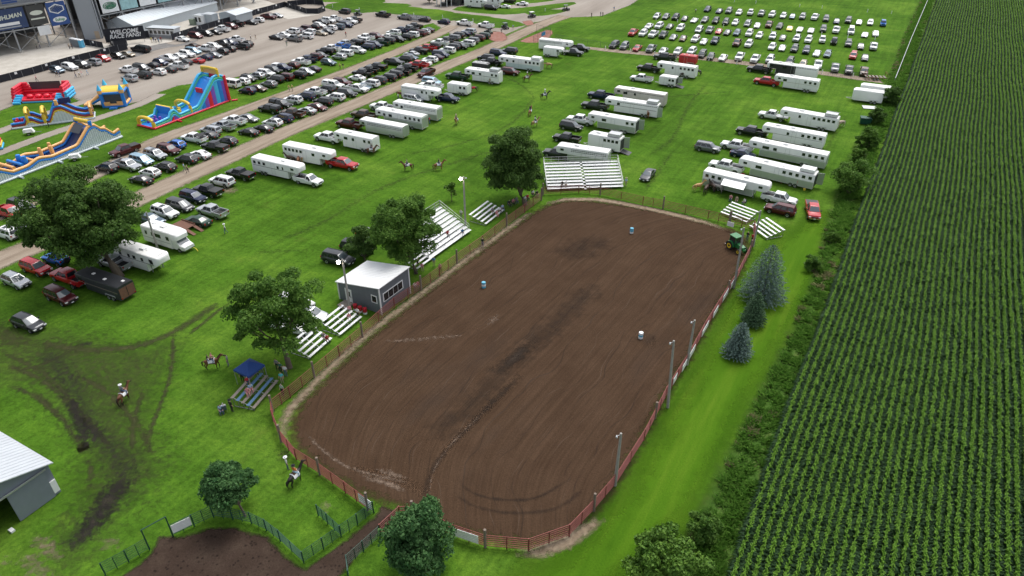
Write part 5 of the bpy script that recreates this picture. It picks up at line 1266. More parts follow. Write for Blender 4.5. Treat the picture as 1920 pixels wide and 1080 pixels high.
ed = (f1 - f0).normalized(); eq = Vector((ed.y, -ed.x, 0)); er_ = math.atan2(ed.y, ed.x); total = (f1 - f0).length
for row in range(72):
    s = -8.0 + rnd.uniform(0, 2)
    while s < total - 20:
        p = f0 + ed * s + eq * (.5 + .762 * row)
        p += eq * (.12 * math.sin(s * .11 + row * .05) + rnd.uniform(-.03, .03))
        cp.append((p.x, p.y, .0)); cr.append(er_ + (math.pi if rnd.random() < .5 else 0) + rnd.uniform(-.02, .02)); cs.append(rnd.uniform(.90, 1.08)); ck.append(rnd.randrange(8)); s += 2.0
scatter('corn_crop', 'dense green corn standing in straight rows at the right', 'corn', [corn_piece(k) for k in range(8)], cp, cr, cs, ck)
# ---------------------------------------------------------------- weeds on the rough verge
WEED = leaf_mat('weed_leaf', (0.070, 0.185, 0.022), (0.18, 0.34, 0.06), .8, .5)
WEED2 = leaf_mat('dry_weed', (0.15, 0.17, 0.06), (0.34, 0.31, 0.17), .8, .45)
def weed_piece(seed, dry):
    rnd = random.Random(seed); vs, fs, va = [], [], []
    for i in range(46):
        a = rnd.uniform(0, 6.28); r_ = rnd.uniform(0, .7); x, y = math.cos(a) * r_, math.sin(a) * r_; hh = rnd.uniform(.15, .75) * (1.1 - r_ * .7); b_ = rnd.uniform(0, 6.28); ln = rnd.uniform(.3, .8); w = rnd.uniform(.03, .08)
        dx, dy = math.cos(b_), math.sin(b_); b0 = len(vs)
        vs += [(x - dy * w, y + dx * w, 0.02), (x + dy * w, y - dx * w, 0.02), (x + dx * ln * .5 + dy * w, y + dy * ln * .5 - dx * w, hh * .8), (x + dx * ln, y + dy * ln, hh), (x + dx * ln * .5 - dy * w, y + dy * ln * .5 + dx * w, hh * .8)]
        fs.append((b0, b0 + 1, b0 + 2, b0 + 3, b0 + 4)); va.append(rnd.random())
    me = bpy.data.meshes.new('weed_clump'); me.from_pydata(vs, [], fs); me.materials.append(WEED2 if dry else WEED)
    a_ = me.attributes.new('var', 'FLOAT', 'FACE'); a_.data.foreach_set('value', va); me.update(); return me
wp, wr_, ws, wk = [], [], [], []
L0 = PP((1735, -10), (1700, 60), (1668, 150), (1605, 290), (1560, 400), (1520, 540), (1455, 690), (1355, 890), (1318, 980), (1265, 1130))
R0 = PP((1752, -10), (1728, 60), (1700, 150), (1640, 290), (1600, 400), (1552, 540), (1500, 690), (1428, 890), (1395, 980), (1345, 1130))
for i in range(len(L0) - 1):
    a0, a1, b0, b1 = L0[i], L0[i + 1], R0[i], R0[i + 1]
    n_c = int(((a0 - a1).length + (b0 - b1).length) / 2 * ((a0 - b0).length + (a1 - b1).length) / 2 * 1.5)
    for _ in range(n_c):
        t, s = rnd.random(), rnd.uniform(-.06, 1.0)
        p = a0.lerp(a1, t).lerp(b0.lerp(b1, t), s)
        dry = (math.sin(p.x * .31) + math.sin(p.y * .23 + 1) + rnd.gauss(0, .6)) > 2.3 or (s < .10 and rnd.random() < .4)
        wp.append((p.x, p.y, .0)); wr_.append(rnd.uniform(0, 6.28)); ws.append(rnd.uniform(.5, 1.15) * (.7 if s < .1 else 1)); wk.append(rnd.randrange(4) + (4 if dry else 0))
scatter('tall_weeds', 'tall mixed weeds and dry stalks on the verge beside the corn', 'weeds', [weed_piece(k, k >= 4) for k in range(8)], wp, wr_, ws, wk)
# ================================================================ FENCES, BLEACHERS, BUILDINGS
RUST = mat('red_pipe', (0.21, 0.055, 0.045), 0.6, 0.1, 0.3, 3)
POSTW = mat('weathered_post', (0.20, 0.16, 0.13), 0.9, 0, 0.35, 5, bump=0.4)
POSTR = mat('stained_post', (0.16, 0.06, 0.045), 0.85, 0, 0.35, 5)
GPIPE = mat('green_pipe', (0.012, 0.062, 0.046), 0.5, 0.1, 0.2, 4)
WPANEL = mat('white_board', (0.76, 0.77, 0.77), 0.5, 0, 0.06, 2)
PLANK = mat('aluminium_plank', (0.74, 0.75, 0.76), 0.42, 0.25, 0.06, 1.5)
FRAME = mat('bleacher_frame', (0.28, 0.29, 0.30), 0.5, 0.5, 0.15, 3)
CHAIN = mat('chain_wire', (0.10, 0.105, 0.11), 0.6, 0.4, 0.2, 4)
def along(pts, maxlen):
    """split a polyline into spans no longer than maxlen"""
    out = [pts[0]]
    for a, b in zip(pts, pts[1:]):
        k = max(1, round((b - a).length / maxlen))
        for j in range(1, k + 1): out.append(a.lerp(b, j / k))
    return out
def pipe_fence(name, label, pts, material, post_m, height, rails, span, rail_r=.035, post_r=.07, big=None, mid_posts=True, posts=True, group=None):
    pts = along(pts, span)
    root = empty(name, pts[0], 0, label, 'fence', group); o = pts[0]
    for i, (a, b) in enumerate(zip(pts, pts[1:])):
        a = a - o; b = b - o
        for k in range(rails):
            z = height * (k + .6) / (rails - .4 + .0) if rails > 1 else height
            z = lerp(.28, height, k / (rails - 1))
            MB().tube([a + Vector((0, 0, z)), b + Vector((0, 0, z))], rail_r, 5).build('rail', material, root)
        if mid_posts:
            m_ = a.lerp(b, .5); MB().tube([m_, m_ + Vector((0, 0, height))], rail_r * 1.2, 5).build('picket', material, root)
    if posts:
        for i, p in enumerate(pts):
            p = p - o; bg = big and i % big == 0
            MB().tube([p, p + Vector((0, 0, height + (.75 if bg else .06)))], post_r * (1.9 if bg else 1), 8).build('post', post_m if bg else material, root)
    return root
FS = 3.5
pipe_fence('arena_fence', 'rusty red pipe fence along the left side of the arena', PP((690, 956), (648, 925), (600, 890), (556, 862), (528, 828), (513, 790), (512, 772)) + PP((545, 746), (590, 708), (680, 632), (740, 578), (790, 544), (857, 494), (905, 460), (950, 424), (1015, 376)), RUST, POSTW, 1.65, 6, FS * 1.5, rail_r=.046, big=2)
pipe_fence('arena_fence', 'rusty pipe fence across the far end of the arena', PP((1018, 366), (1085, 362), (1125, 366), (1205, 384), (1243, 391), (1327, 411), (1366, 420)), RUST, POSTW, 1.55, 6, FS * 1.6, rail_r=.042, big=2)
pipe_fence('arena_fence', 'red pipe fence along the right side of the arena', PP((1368, 420), (1412, 432), (1414, 452), (1405, 476), (1380, 526), (1345, 582), (1320, 622), (1290, 678), (1247, 747), (1207, 826), (1155, 908), (1113, 958), (1067, 1006), (991, 1033), (910, 1026), (850, 1006), (815, 988), (775, 972), (750, 972), (714, 1006)), RUST, POSTW, 1.65, 6, FS * 1.4, rail_r=.046, big=3)
pipe_fence('pen_fence', 'dark green pipe fence round the warm-up pen', PP((198, 1078), (242, 1054), (281, 1031)), GPIPE, GPIPE, 1.55, 6, 3.0, rail_r=.03, post_r=.06)
pipe_fence('pen_fence', 'dark green pipe fence from the pen gate round to the arena gate', PP((325, 1006), (365, 987), (401, 970), (437, 974), (472, 982), (500, 995), (526, 1015), (570, 1056), (607, 1030), (640, 1007), (671, 985), (701, 962)), GPIPE, GPIPE, 1.55, 6, 3.0, rail_r=.03, post_r=.06)
pipe_fence('pen_fence', 'short green fence branch inside the grass triangle', PP((640, 1006), (615, 983), (597, 967)), GPIPE, GPIPE, 1.5, 6, 2.4, rail_r=.03, post_r=.06)
pipe_fence('pen_fence', 'green fence along the alley beside the bottom tree', PP((713, 1007), (682, 1035), (652, 1062), (655, 1090)), GPIPE, GPIPE, 1.5, 6, 2.6, rail_r=.03, post_r=.06)
# overhead gate frame of the pen
gf = empty('gate_frame', P(281, 1031), 0, 'tall green overhead gate frame of the warm-up pen', 'gate')
a, b = P(281, 1031), P(325, 1006)
for p in (a, b): MB().tube([p - a, p - a + Vector((0, 0, 2.7))], .06, 6).build('post', GPIPE, gf)
MB().tube([Vector((0, 0, 2.7)), b - a + Vector((0, 0, 2.7))], .05, 6).build('crossbar', GPIPE, gf)
# white sign boards hung on the rails
def board(label, a, b, z0, z1, rows=5, off=-.08, text=None):
    A, B = P(*a), P(*b); d = (B - A).normalized(); nrm = Vector((d.y, -d.x, 0))
    if (nrm.dot(-A)) < 0: nrm = -nrm
    r = empty('sign_board', A + nrm * .09, math.atan2(d.y, d.x), label, 'sign', 'white boards on the fences')
    L_ = (B - A).length
    h = (z1 - z0) / rows
    for k in range(rows): MB().box((L_ / 2, 0, z0 + h * (k + .5)), (L_, .04, h * .86)).build('slat', WPANEL, r)
    return r
board('white slatted panel on the green pen fence', (327, 1005), (362, 988), .45, 1.5)
board('white slatted panel on the red fence at the arena gate', (676, 944), (700, 961), .4, 1.6)
board('white slatted panel on the red fence right of the bottom tree', (851, 1008), (898, 1024), .4, 1.5)
board('white slatted panel half hidden by the bottom tree', (806, 985), (820, 991), .4, 1.5)
board('small white sign on the fence below the small bleachers', (1362, 430), (1374, 434), .7, 1.6, 1)
for k, (x0, y0, x1, y1) in enumerate([(1300, 662, 1289, 681), (1284, 690, 1276, 704), (1266, 716, 1259, 728), (1253, 737, 1250, 742), (1325, 617, 1313, 638), (1343, 588, 1334, 603), (1362, 556, 1352, 573), (1374, 536, 1367, 548)]):
    board('white banner on the right arena fence, %s from its near end' % ['fourth', 'third', 'second', 'first', 'fifth', 'sixth', 'seventh', 'eighth'][k], (x0, y0), (x1, y1), .5, 1.5, 1)

# ---------------------------------------------------------------- light poles
GREYW = mat('grey_pole_wood', (0.33, 0.32, 0.295), 0.9, 0, 0.25, 3, bump=0.3)
BULB = mat('lit_lamp', (1, .95, .85), .3, 0, 0, 1, emit=((1.0, .90, .72), 28.0))
DULL = mat('lamp_glass_off', (.5, .52, .54), .2, .3, .1, 3)
def light_pole(x, y, h, label, lit=False, heads=2, tilt=(0, 0), arm=None):
    r = empty('light_pole', P(x, y), 0, label, 'light pole', 'wooden light poles')
    t = Vector((tilt[0], tilt[1], h))
    MB().tube([(0, 0, -.1), t * .5, t], [.17, .145, .11], 10).build('pole', GREYW, r, 60)
    for k in range(heads):
        s = (-1, 1)[k % 2]; z = h - .15 - .7 * (k // 2)
        c = Vector((tilt[0] + s * .42, tilt[1] - .2, z))
        arm_ = MB().tube([t - Vector((0, 0, h - z)), c], .035, 6).build('arm', STEEL, r)
        ks = .9 if lit and k == 0 else .42
        hd = MB(); hd.tube([c + Vector((0, .16, .14)) * ks, c + Vector((0, -.05, .02)) * ks, c + Vector((0, -.22, -.10)) * ks], [.10 * ks, .20 * ks, .30 * ks], 10)
        lampo = hd.build('lamp_head', STEEL, r, 40)
        MB().tube([c + Vector((0, -.225, -.08)) * ks, c + Vector((0, -.34, -.06)) * ks, c + Vector((0, -.44, -.04)) * ks], [.27 * ks, .26 * ks, .08 * ks], 12).build('lens', BULB if lit and k == 0 else DULL, lampo)
    return r
light_pole(873, 427, 9.0, 'tall light pole with a lit lamp left of the dark tree', True)
light_pole(657, 585, 8.2, 'light pole with a lit lamp in front of the announcer booth', True)
light_pole(1252, 764, 9.3, 'tall grey light pole nearest the middle of the right fence', False, 1, (-.5, 0))
light_pole(1288, 684, 6.6, 'short light pole on the right arena fence', False, 1)
light_pole(1153, 910, 7.0, 'light pole on the right fence nearest the camera', False, 1)
light_pole(1376, 540, 9.6, 'tall light pole in front of the green tractor', False, 1, (-.3, 0))
light_pole(1412, 462, 6.2, 'light pole beside the two small bleachers at right', False, 1)
light_pole(297, 470, 6.6, 'bare wooden pole beside the motorhome', False, 0)

# ---------------------------------------------------------------- bleachers
def bleacher(label, a, b, rows, rise=.22, run=.62, foot=True, plank=None, start=.42, rail=0, aisle=False, w=.36):
    """front edge from a to b (pixels); tiers climb away from it, to the left of a->b"""
    A, B = P(*a), P(*b); d = (B - A).normalized(); L_ = (B - A).length
    plank = plank or [PLANK]
    r = empty('bleacher', A, math.atan2(d.y, d.x), label, 'bleacher', 'bleachers round the arena')
    spans = [(0, L_)] if not aisle else [(0, L_ * .5 - .22), (L_ * .5 + .22, L_)]
    for k in range(rows):
        y = run * k; z = start + rise * k
        for s0, s1 in spans:
            MB().box(((s0 + s1) / 2, y, z), (s1 - s0, w, .05)).build('seat_plank', plank[k % len(plank)], r)
            if foot and k > 0: MB().box(((s0 + s1) / 2, y - run * .52, z - .30 + .02), (s1 - s0, w * .95, .045)).build('foot_plank', plank[k % len(plank)], r)
        if aisle: MB().box((L_ * .5, y - .1, z - .18), (.40, run * .8, .05)).build('aisle_step', PLANK, r)
    nf = max(2, int(L_ / 1.8) + 1)
    for i in range(nf):
        x = .15 + (L_ - .3) * i / (nf - 1); q = MB()
        q.bar((x, 0, start - .06), (x, run * (rows - 1), start + rise * (rows - 1) - .06), .06); q.bar((x, 0, .04), (x, run * (rows - 1), .04), .06)
        for k in range(0, rows, 2 if rows > 5 else 1): q.bar((x, run * k, .02), (x, run * k, start + rise * k - .05), .05)
        q.build('support_frame', FRAME, r)
    if rail:
        yb = run * (rows - 1) + .3; zt = start + rise * (rows - 1)
        n_ = int(L_ / 1.5) + 1
        for i in range(n_ + 1): MB().bar((L_ * i / n_, yb, 0), (L_ * i / n_, yb, zt + rail), .06).build('rail_post', STEEL, r)
        for z in (zt + .15, zt + rail * .55, zt + rail): MB().bar((0, yb, z), (L_, yb, z), .05).build('guard_rail', STEEL, r)
        for k in range(int(L_ / .35)): MB().bar((k * .35, yb, zt + .15), (k * .35 + .001, yb, zt + rail), .015).build('rail_wire', STEEL, r)
        for x in (0, L_):
            MB().bar((x, .2, start + .9), (x, yb, zt + rail), .05).build('guard_rail', STEEL, r)
            MB().bar((x, .2, start + .45), (x, yb, zt + rail * .5), .05).build('guard_rail', STEEL, r)
            for k in range(0, rows, 2): MB().bar((x, run * k + .2, start + rise * k), (x, run * k + .2, start + rise * k + .95), .05).build('rail_post', STEEL, r)
    return r
OLD1 = mat('old_grey_plank', (0.24, 0.21, 0.18), .9, 0, .3, 3); OLD2 = mat('faded_blue_plank', (0.10, 0.20, 0.33), .8, 0, .3, 3)
bleacher('big aluminium bleacher with back railing beyond the arena', (1026, 358), (1168, 353), 9, .30, .72, True, None, .45, 1.1, True, .50)
bleacher('tall aluminium bleacher behind the full green tree', (806, 489), (882, 435), 9, .32, .70, True, None, .45, 1.1, False, .48)
bleacher('small white bleacher below the dense dark tree', (910, 424), (944, 397), 5, .22, .75, False, None, .42)
bleacher('small five-plank bleacher left of the one by the tractor', (1351, 401), (1400, 420), 5, .2, .75, False, None, .42)
bleacher('small bleacher nearest the green tractor', (1405, 426), (1438, 450), 5, .2, .75, False, None, .42)
bleacher('small white bleacher beside the red barrels', (637, 632), (678, 598), 5, .22, .72, False, None, .42)
bleacher('small white bleacher between the broad tree and the arena', (580, 675), (622, 638), 5, .22, .72, False, None, .42)
bleacher('old wooden bleacher beside the blue canopy', (476, 771), (521, 718), 5, .22, .62, False, [OLD1, OLD2], .42)
bleacher('small white bleacher under the full green tree', (782, 508), (808, 489), 4, .22, .7, False, None, .42)

# ---------------------------------------------------------------- announcer booth
SIDING = mat('slate_siding', (0.165, 0.182, 0.205), 0.6, 0.1, 0.1, 2); WTRIM = mat('white_trim', (0.8, 0.8, 0.8), 0.5, 0, 0.05, 3); WROOF = mat('white_metal_roof', (0.80, 0.81, 0.81), 0.35, 0.1, 0.05, 0.5)
A = P(716, 590); L1 = 6.1; L2 = 7.4
booth = empty('announcer_booth', A, R(59), 'slate grey announcer booth with white mono-pitch roof beside the arena', 'building')
H0, H1 = 4.1, 2.75      # arena side is higher
q = MB(); q.add([(0, 0, 0), (L1, 0, 0), (L1, L2, 0), (0, L2, 0), (0, 0, H0), (L1, 0, H0), (L1, L2, H1), (0, L2, H1)], [(3, 2, 1, 0), (4, 5, 6, 7), (0, 1, 5, 4), (1, 2, 6, 5), (2, 3, 7, 6), (3, 0, 4, 7)]); q.build('wall', SIDING, booth)
for k in range(1, 22): MB().bar((L1 * k / 22, -.012, .05), (L1 * k / 22, -.012, H0 - .1), .02).build('siding_rib', SIDING, booth)
for k in range(1, 26): MB().bar((-.012, L2 * k / 26, .05), (-.012, L2 * k / 26, lerp(H0, H1, k / 26) - .1), .02).build('siding_rib', SIDING, booth)
o_ = .22; e_ = (H0 - H1) / L2
q = MB(); vs_ = [(-o_, -o_, H0 + .03 + e_ * o_), (L1 + o_, -o_, H0 + .03 + e_ * o_), (L1 + o_, L2 + o_, H1 + .03 - e_ * o_), (-o_, L2 + o_, H1 + .03 - e_ * o_)]
q.add(vs_ + [(v[0], v[1], v[2] + .10) for v in vs_], [(3, 2, 1, 0), (4, 5, 6, 7), (0, 1, 5, 4), (1, 2, 6, 5), (2, 3, 7, 6), (3, 0, 4, 7)]); roof_ = q.build('roof', WROOF, booth)
for k in range(17):
    x = lerp(-o_ + .1, L1 + o_ - .1, k / 16); MB().bar((x, -o_, H0 + .14 + e_ * o_), (x, L2 + o_, H1 + .14 - e_ * o_), .035, .03).build('roof_seam', WROOF, roof_)
for x, y, h in ((0, 0, H0), (L1, 0, H0), (0, L2, H1)): MB().box((x, y, h / 2), (.16, .16, h)).build('corner_trim', WTRIM, booth)
def window_x(x0, x1, z0, z1, y=-.02, panes=3):
    w = MB().box(((x0 + x1) / 2, y, (z0 + z1) / 2), (x1 - x0 + .24, .06, z1 - z0 + .24)).build('window', WTRIM, booth)
    for k in range(panes):
        a_, b_ = lerp(x0, x1, k / panes) + .04, lerp(x0, x1, (k + 1) / panes) - .04
        MB().box(((a_ + b_) / 2, y - .03, (z0 + z1) / 2), (b_ - a_, .03, z1 - z0)).build('pane', GLASS, w)
window_x(.7, 4.6, 1.75, 2.85, panes=4)
w = MB().box((-.02, 1.0, 2.15), (.06, 1.0, 1.2)).build('window', WTRIM, booth); MB().box((-.05, 1.0, 2.15), (.03, .72, .9)).build('pane', GLASS, w)
d = MB().box((-.02, 5.6, 1.1), (.06, 1.15, 2.25)).build('door', WTRIM, booth); MB().box((-.055, 5.6, 1.45), (.02, .6, .8)).build('pane', GLASS, d); MB().box((-.08, 5.2, 1.05), (.06, .06, .16)).build('handle', TRIM, d)
MB().box((-.8, 5.6, .12), (1.5, 1.7, .22)).build('step', OLD1, booth)
BRED = mat('barrel_red', (0.42, 0.015, 0.03), .4, 0, .1, 3); BWHT = mat('barrel_white', (0.78, 0.80, 0.80), .4, 0, .05, 3); BBLU = mat('barrel_blue', (0.12, 0.42, 0.58), .4, 0, .1, 3)
def barrel(x, y, label, top, mid, low, group):
    r = empty('barrel', P(x, y), 0, label, 'barrel', group)
    for k, (z0, z1, m_) in enumerate(((0, .30, low), (.30, .60, mid), (.60, .90, top))):
        MB().lathe([(.27, z0 + .0), (.295, z0 + .03), (.29, (z0 + z1) / 2), (.295, z1 - .03), (.28, z1)], 14).build('band', m_, r, 40)
    MB().lathe([(.26, .895), (.26, .915), (.05, .915)], 14).build('lid', top, r, 40)
for k, (x, y) in enumerate(((667, 581), (676, 585), (685, 588))): barrel(x, y, '%s red and white barrel against the announcer booth' % ('left', 'middle', 'right')[k], BRED, BRED, BWHT, 'red barrels by the booth')
barrel(1184, 437, 'blue and white barrel at the far end of the arena', BBLU, BBLU, BWHT, 'barrel-racing barrels')
barrel(907, 539, 'white and blue barrel near the left side of the arena', BBLU, BWHT, BBLU, 'barrel-racing barrels')
barrel(1201, 634, 'white and blue barrel on the right of the arena', BWHT, BBLU, BWHT, 'barrel-racing barrels')
barrel(678, 522, 'teal bin behind the announcer booth', BBLU, BBLU, BBLU, None)

# ---------------------------------------------------------------- barn at the lower left
BWALL = mat('barn_steel', (0.21, 0.235, 0.28), .5, .2, .1, 1.5); BROOF = mat('barn_roof', (0.60, 0.63, 0.66), .35, .4, .12, .7)
A = P(115, 921); barn = empty('barn', A, R(61.4 + 180), 'grey steel barn with open sliding door at the lower left', 'barn')
W_, D_, E_, RD = 14.0, 22.0, 3.8, 6.3     # x runs along the gable, y (negative) back along the eave
def bpt(x): return lerp(E_, RD, x / (W_ / 2)) if x < W_ / 2 else lerp(RD, E_, (x - W_ / 2) / (W_ / 2))
def wallquad(n, x0, x1, z0=None, z1=None, y=0.0, t=.14):
    za, zb = (bpt(x0), bpt(x1)) if z1 is None else (z1, z1); zz = z0 or 0
    vs_ = [(x0, y, zz), (x1, y, zz), (x1, y, zb), (x0, y, za)]
    return MB().add(vs_ + [(v[0], v[1] - t, v[2]) for v in vs_], [(0, 1, 2, 3), (7, 6, 5, 4), (0, 4, 5, 1), (1, 5, 6, 2), (2, 6, 7, 3), (3, 7, 4, 0)]).build(n, BWALL, barn)
SGN = -1
wallquad('wall', 0, 3.9); wallquad('wall', 9.6, W_); wallquad('wall', 3.9, 7.0, 3.3); wallquad('wall', 7.0, 9.6, 3.3)
MB().box((.07, -D_ / 2 - .08, E_ / 2), (.14, D_ - .16, E_)).build('wall', BWALL, barn); MB().box((W_ - .07, -D_ / 2 - .08, E_ / 2), (.14, D_ - .16, E_)).build('wall', BWALL, barn)
wallquad('wall', 0, W_, y=-D_)
for x0, x1 in ((-.35, W_ / 2), (W_ + .35, W_ / 2)):
    z0 = E_ - .35 * (RD - E_) / (W_ / 2); q = MB(); vs_ = [(x0, .4, z0 + .06), (x1, .4, RD + .06), (x1, -D_ - .4, RD + .06), (x0, -D_ - .4, z0 + .06)]
    q.add(vs_ + [(v[0], v[1], v[2] + .08) for v in vs_], [(0, 1, 2, 3), (7, 6, 5, 4), (0, 4, 5, 1), (1, 5, 6, 2), (2, 6, 7, 3), (3, 7, 4, 0)]); ro = q.build('roof', BROOF, barn)
    for k in range(46):
        y = lerp(.35, -D_ - .35, k / 45); MB().bar((x0, y, z0 + .16), (x1, y, RD + .16), .05, .035).build('roof_rib', BROOF, ro)
dr = MB().box((2.3, .12, 1.75), (3.4, .08, 3.4)).build('sliding_door', BWALL, barn)
MB().bar((.4, .22, 3.55), (10.2, .22, 3.55), .12, .16).build('door_track', TALU, barn)
MB().box((.35, .1, 1.1), (.6, .1, 1.5)).build('notice_board', WPANEL, barn)
MB().box((5.0, .5, .12), (.35, .5, .22)).build('mounting_block', WPANEL, barn)

# ---------------------------------------------------------------- chain-link and guard rail round the field car park
def wire_fence(name, label, pts, h, span, m_, mesh_step=.5, group=None):
    pts = along(pts, span); o = pts[0]; r = empty(name, o, 0, label, 'fence', group)
    for p in pts: MB().tube([p - o, p - o + Vector((0, 0, h))], .04, 6).build('post', m_, r)
    for a, b in zip(pts, pts[1:]):
        MB().tube([a - o + Vector((0, 0, h)), b - o + Vector((0, 0, h))], .03, 5).build('rail', m_, r)
        q = MB(); n_ = int((b - a).length / mesh_step)
        for k in range(n_ + 1):
            p = (a - o).lerp(b - o, k / max(1, n_)); q.bar(p + Vector((0, 0, .05)), p + Vector((0, 0, h)), .018)
        for k in range(1, 4): q.bar(a - o + Vector((0, 0, h * k / 4)), b - o + Vector((0, 0, h * k / 4)), .014)
        w = q.build('wire_mesh', m_, r)
    return r
wire_fence('chain_fence', 'dark chain-link fence along the front of the field car park', PP((1042, 74), (1078, 80), (1150, 92), (1300, 110), (1420, 124), (1560, 142), (1610, 148)), 1.5, 5.0, CHAIN)
wire_fence('chain_fence', 'tall chain-link gate panels beside the lane at the top', PP((1000, 82), (1016, 74), (1032, 67), (1006, 60)), 2.4, 4.0, CHAIN, .35)
MB()
bs = empty('banner', P(1015, 74), ang((1015, 74), (1024, 70)), 'blue banner on the tall chain-link gate', 'banner'); MB().box((1.2, -.06, 1.5), (2.6, .03, 1.1)).build('sheet', mat('banner_blue', (.05, .28, .62), .6, 0, .1, 2), bs)
gr = empty('guard_rail', P(1677, 153), 0, 'pale steel barrier between the field car park and the corn', 'barrier'); o = P(1677, 153)
pts = along([P(1677, 153), P(1708, 75), P(1740, 0), P(1760, -45)], 6.0)
for a, b in zip(pts, pts[1:]):
    MB().bar(a - o + Vector((0, 0, .62)), b - o + Vector((0, 0, .62)), .12, .75).build('barrier_panel', TALU, gr); MB().bar(a - o, a - o + Vector((0, 0, .9)), .14).build('post', STEEL, gr)
wire_fence('wire_fence', 'long wire fence between the gravel lot and the verge at the top', PP((604, 18), (680, 26), (745, 33), (800, 38), (880, 44), (945, 52)), 1.4, 5.0, CHAIN)
MK = [(1377, 4), (1417, 7), (1499, 13), (1541, 16), (1626, 23), (1671, 26), (1230, 38), (1270, 42), (1313, 46), (1356, 51), (1446, 60), (1493, 64), (1540, 66), (1589, 71), (1640, 75), (1135, 93), (1182, 98), (1227, 103), (1329, 114), (1381, 121), (1541, 138), (1599, 144), (624, 14), (674, 20), (724, 26), (776, 30), (830, 34), (887, 41), (975, 14), (1022, 21)]
for k, (x, y) in enumerate(MK):
    mp = empty('marker_post', P(x, y), 0, ('white marker post in the field car park, %s from the left' % ordinal(sorted(MK[:22]).index((x, y)))) if k < 22 else ('white marker post on the top verges, %s from the left' % ordinal(sorted(MK[22:]).index((x, y)))), 'post', 'white marker posts'); MB().tube([(0, 0, 0), (0, 0, .95)], .11, 8).build('post', WPANEL, mp); MB().lathe([(.12, .95), (.12, 1.0), (.03, 1.06)], 8).build('cap', WPANEL, mp)
# ---------------------------------------------------------------- tractor with drag
TG = mat('tractor_green', (0.018, 0.17, 0.045), .35, 0, .1, 2, coat=.3); TY = mat('tractor_yellow', (0.70, 0.48, 0.02), .4, 0, .1, 2)
tr = empty('tractor', P(1379, 468), R(-62), 'green tractor with yellow wheels at the right end of the arena', 'tractor'); tr.scale = (.85,) * 3
q = MB(); q.loft([[(x, -w, z0), (x, -w, z1), (x, w, z1), (x, w, z0)] for x, w, z0, z1 in ((.3, .4, .7, 1.5), (1.4, .38, .7, 1.45), (1.9, .34, .75, 1.3))]); q.build('hood', TG, tr, 30)
MB().box((-.5, 0, .95), (1.7, .8, .6)).build('chassis', TG, tr)
q = MB().box((-.45, 0, 1.9), (1.5, 1.4, 1.35), taper=.92); q.build('cab', GLASS, tr); MB().box((-.45, 0, 2.66), (1.7, 1.55, .16)).build('cab_roof', TG, tr)
for sx in (-1.17, .27):
    for s in (-1, 1): MB().bar((sx, s * .68, 1.25), (sx * .95, s * .66, 2.6), .09).build('cab_post', TG, tr)
for s in (-1, 1):
    for x, rr, ww in ((-.75, .78, .42), (1.45, .48, .3)):
        w = link('wheel', wheel_mesh(rr, ww), tr, (x, s * .85, rr)); rm = rim_mesh(rr, ww); rm.materials[0] = TY; link('rim', rm, w)
    q = MB(); q.loft([[(-.75 + .9 * math.cos(t), s * .62, .78 + .9 * math.sin(t)), (-.75 + .9 * math.cos(t), s * 1.05, .78 + .9 * math.sin(t))] for t in [math.pi * k / 8 for k in range(9)]], cap=False, closed=False); q.build('fender', TG, tr)
MB().tube([(1.2, .2, 1.4), (1.2, .2, 2.2)], .05, 8).build('exhaust', TRIM, tr)
MB().box((2.0, 0, .75), (.3, .6, .4)).build('front_weight', TG, tr)
dg = empty('drag_harrow', P(1366, 455), R(-62), 'brown drag harrow behind the green tractor', 'harrow'); q = MB()
for k in range(6): q.bar((0, -1.0 + .4 * k, .25), (1.3, -1.0 + .4 * k, .25), .07)
q.build('frame', mat('rusty_iron', (.20, .12, .07), .8, .2, .3, 4), dg)
for k in range(3): MB().bar((.2 + .4 * k, -1.05, .2), (.2 + .4 * k, 1.05, .2), .09).build('tine_bar', STEEL, dg)
# ---------------------------------------------------------------- blue canopy
cv = empty('canopy_tent', P(474, 716), R(60), 'dark blue pop-up canopy over the old wooden bleacher', 'tent')
CB = mat('canopy_cloth', (0.014, 0.055, 0.22), .8, 0, .1, 2)
q = MB(); hw = 1.22
q.add([(-hw, -hw, 2.2), (hw, -hw, 2.2), (hw, hw, 2.2), (-hw, hw, 2.2), (-.2, -.2, 3.0), (.2, -.2, 3.0), (.2, .2, 3.0), (-.2, .2, 3.0), (-hw, -hw, 1.95), (hw, -hw, 1.95), (hw, hw, 1.95), (-hw, hw, 1.95)], [(0, 1, 5, 4), (1, 2, 6, 5), (2, 3, 7, 6), (3, 0, 4, 7), (4, 5, 6, 7), (0, 8, 9, 1), (1, 9, 10, 2), (2, 10, 11, 3), (3, 11, 8, 0)]); q.build('canopy', CB, cv)
for sx in (-1, 1):
    for sy in (-1, 1): MB().bar((sx * hw * .97, sy * hw * .97, 0), (sx * hw * .97, sy * hw * .97, 2.2), .06).build('leg', TALU, cv)
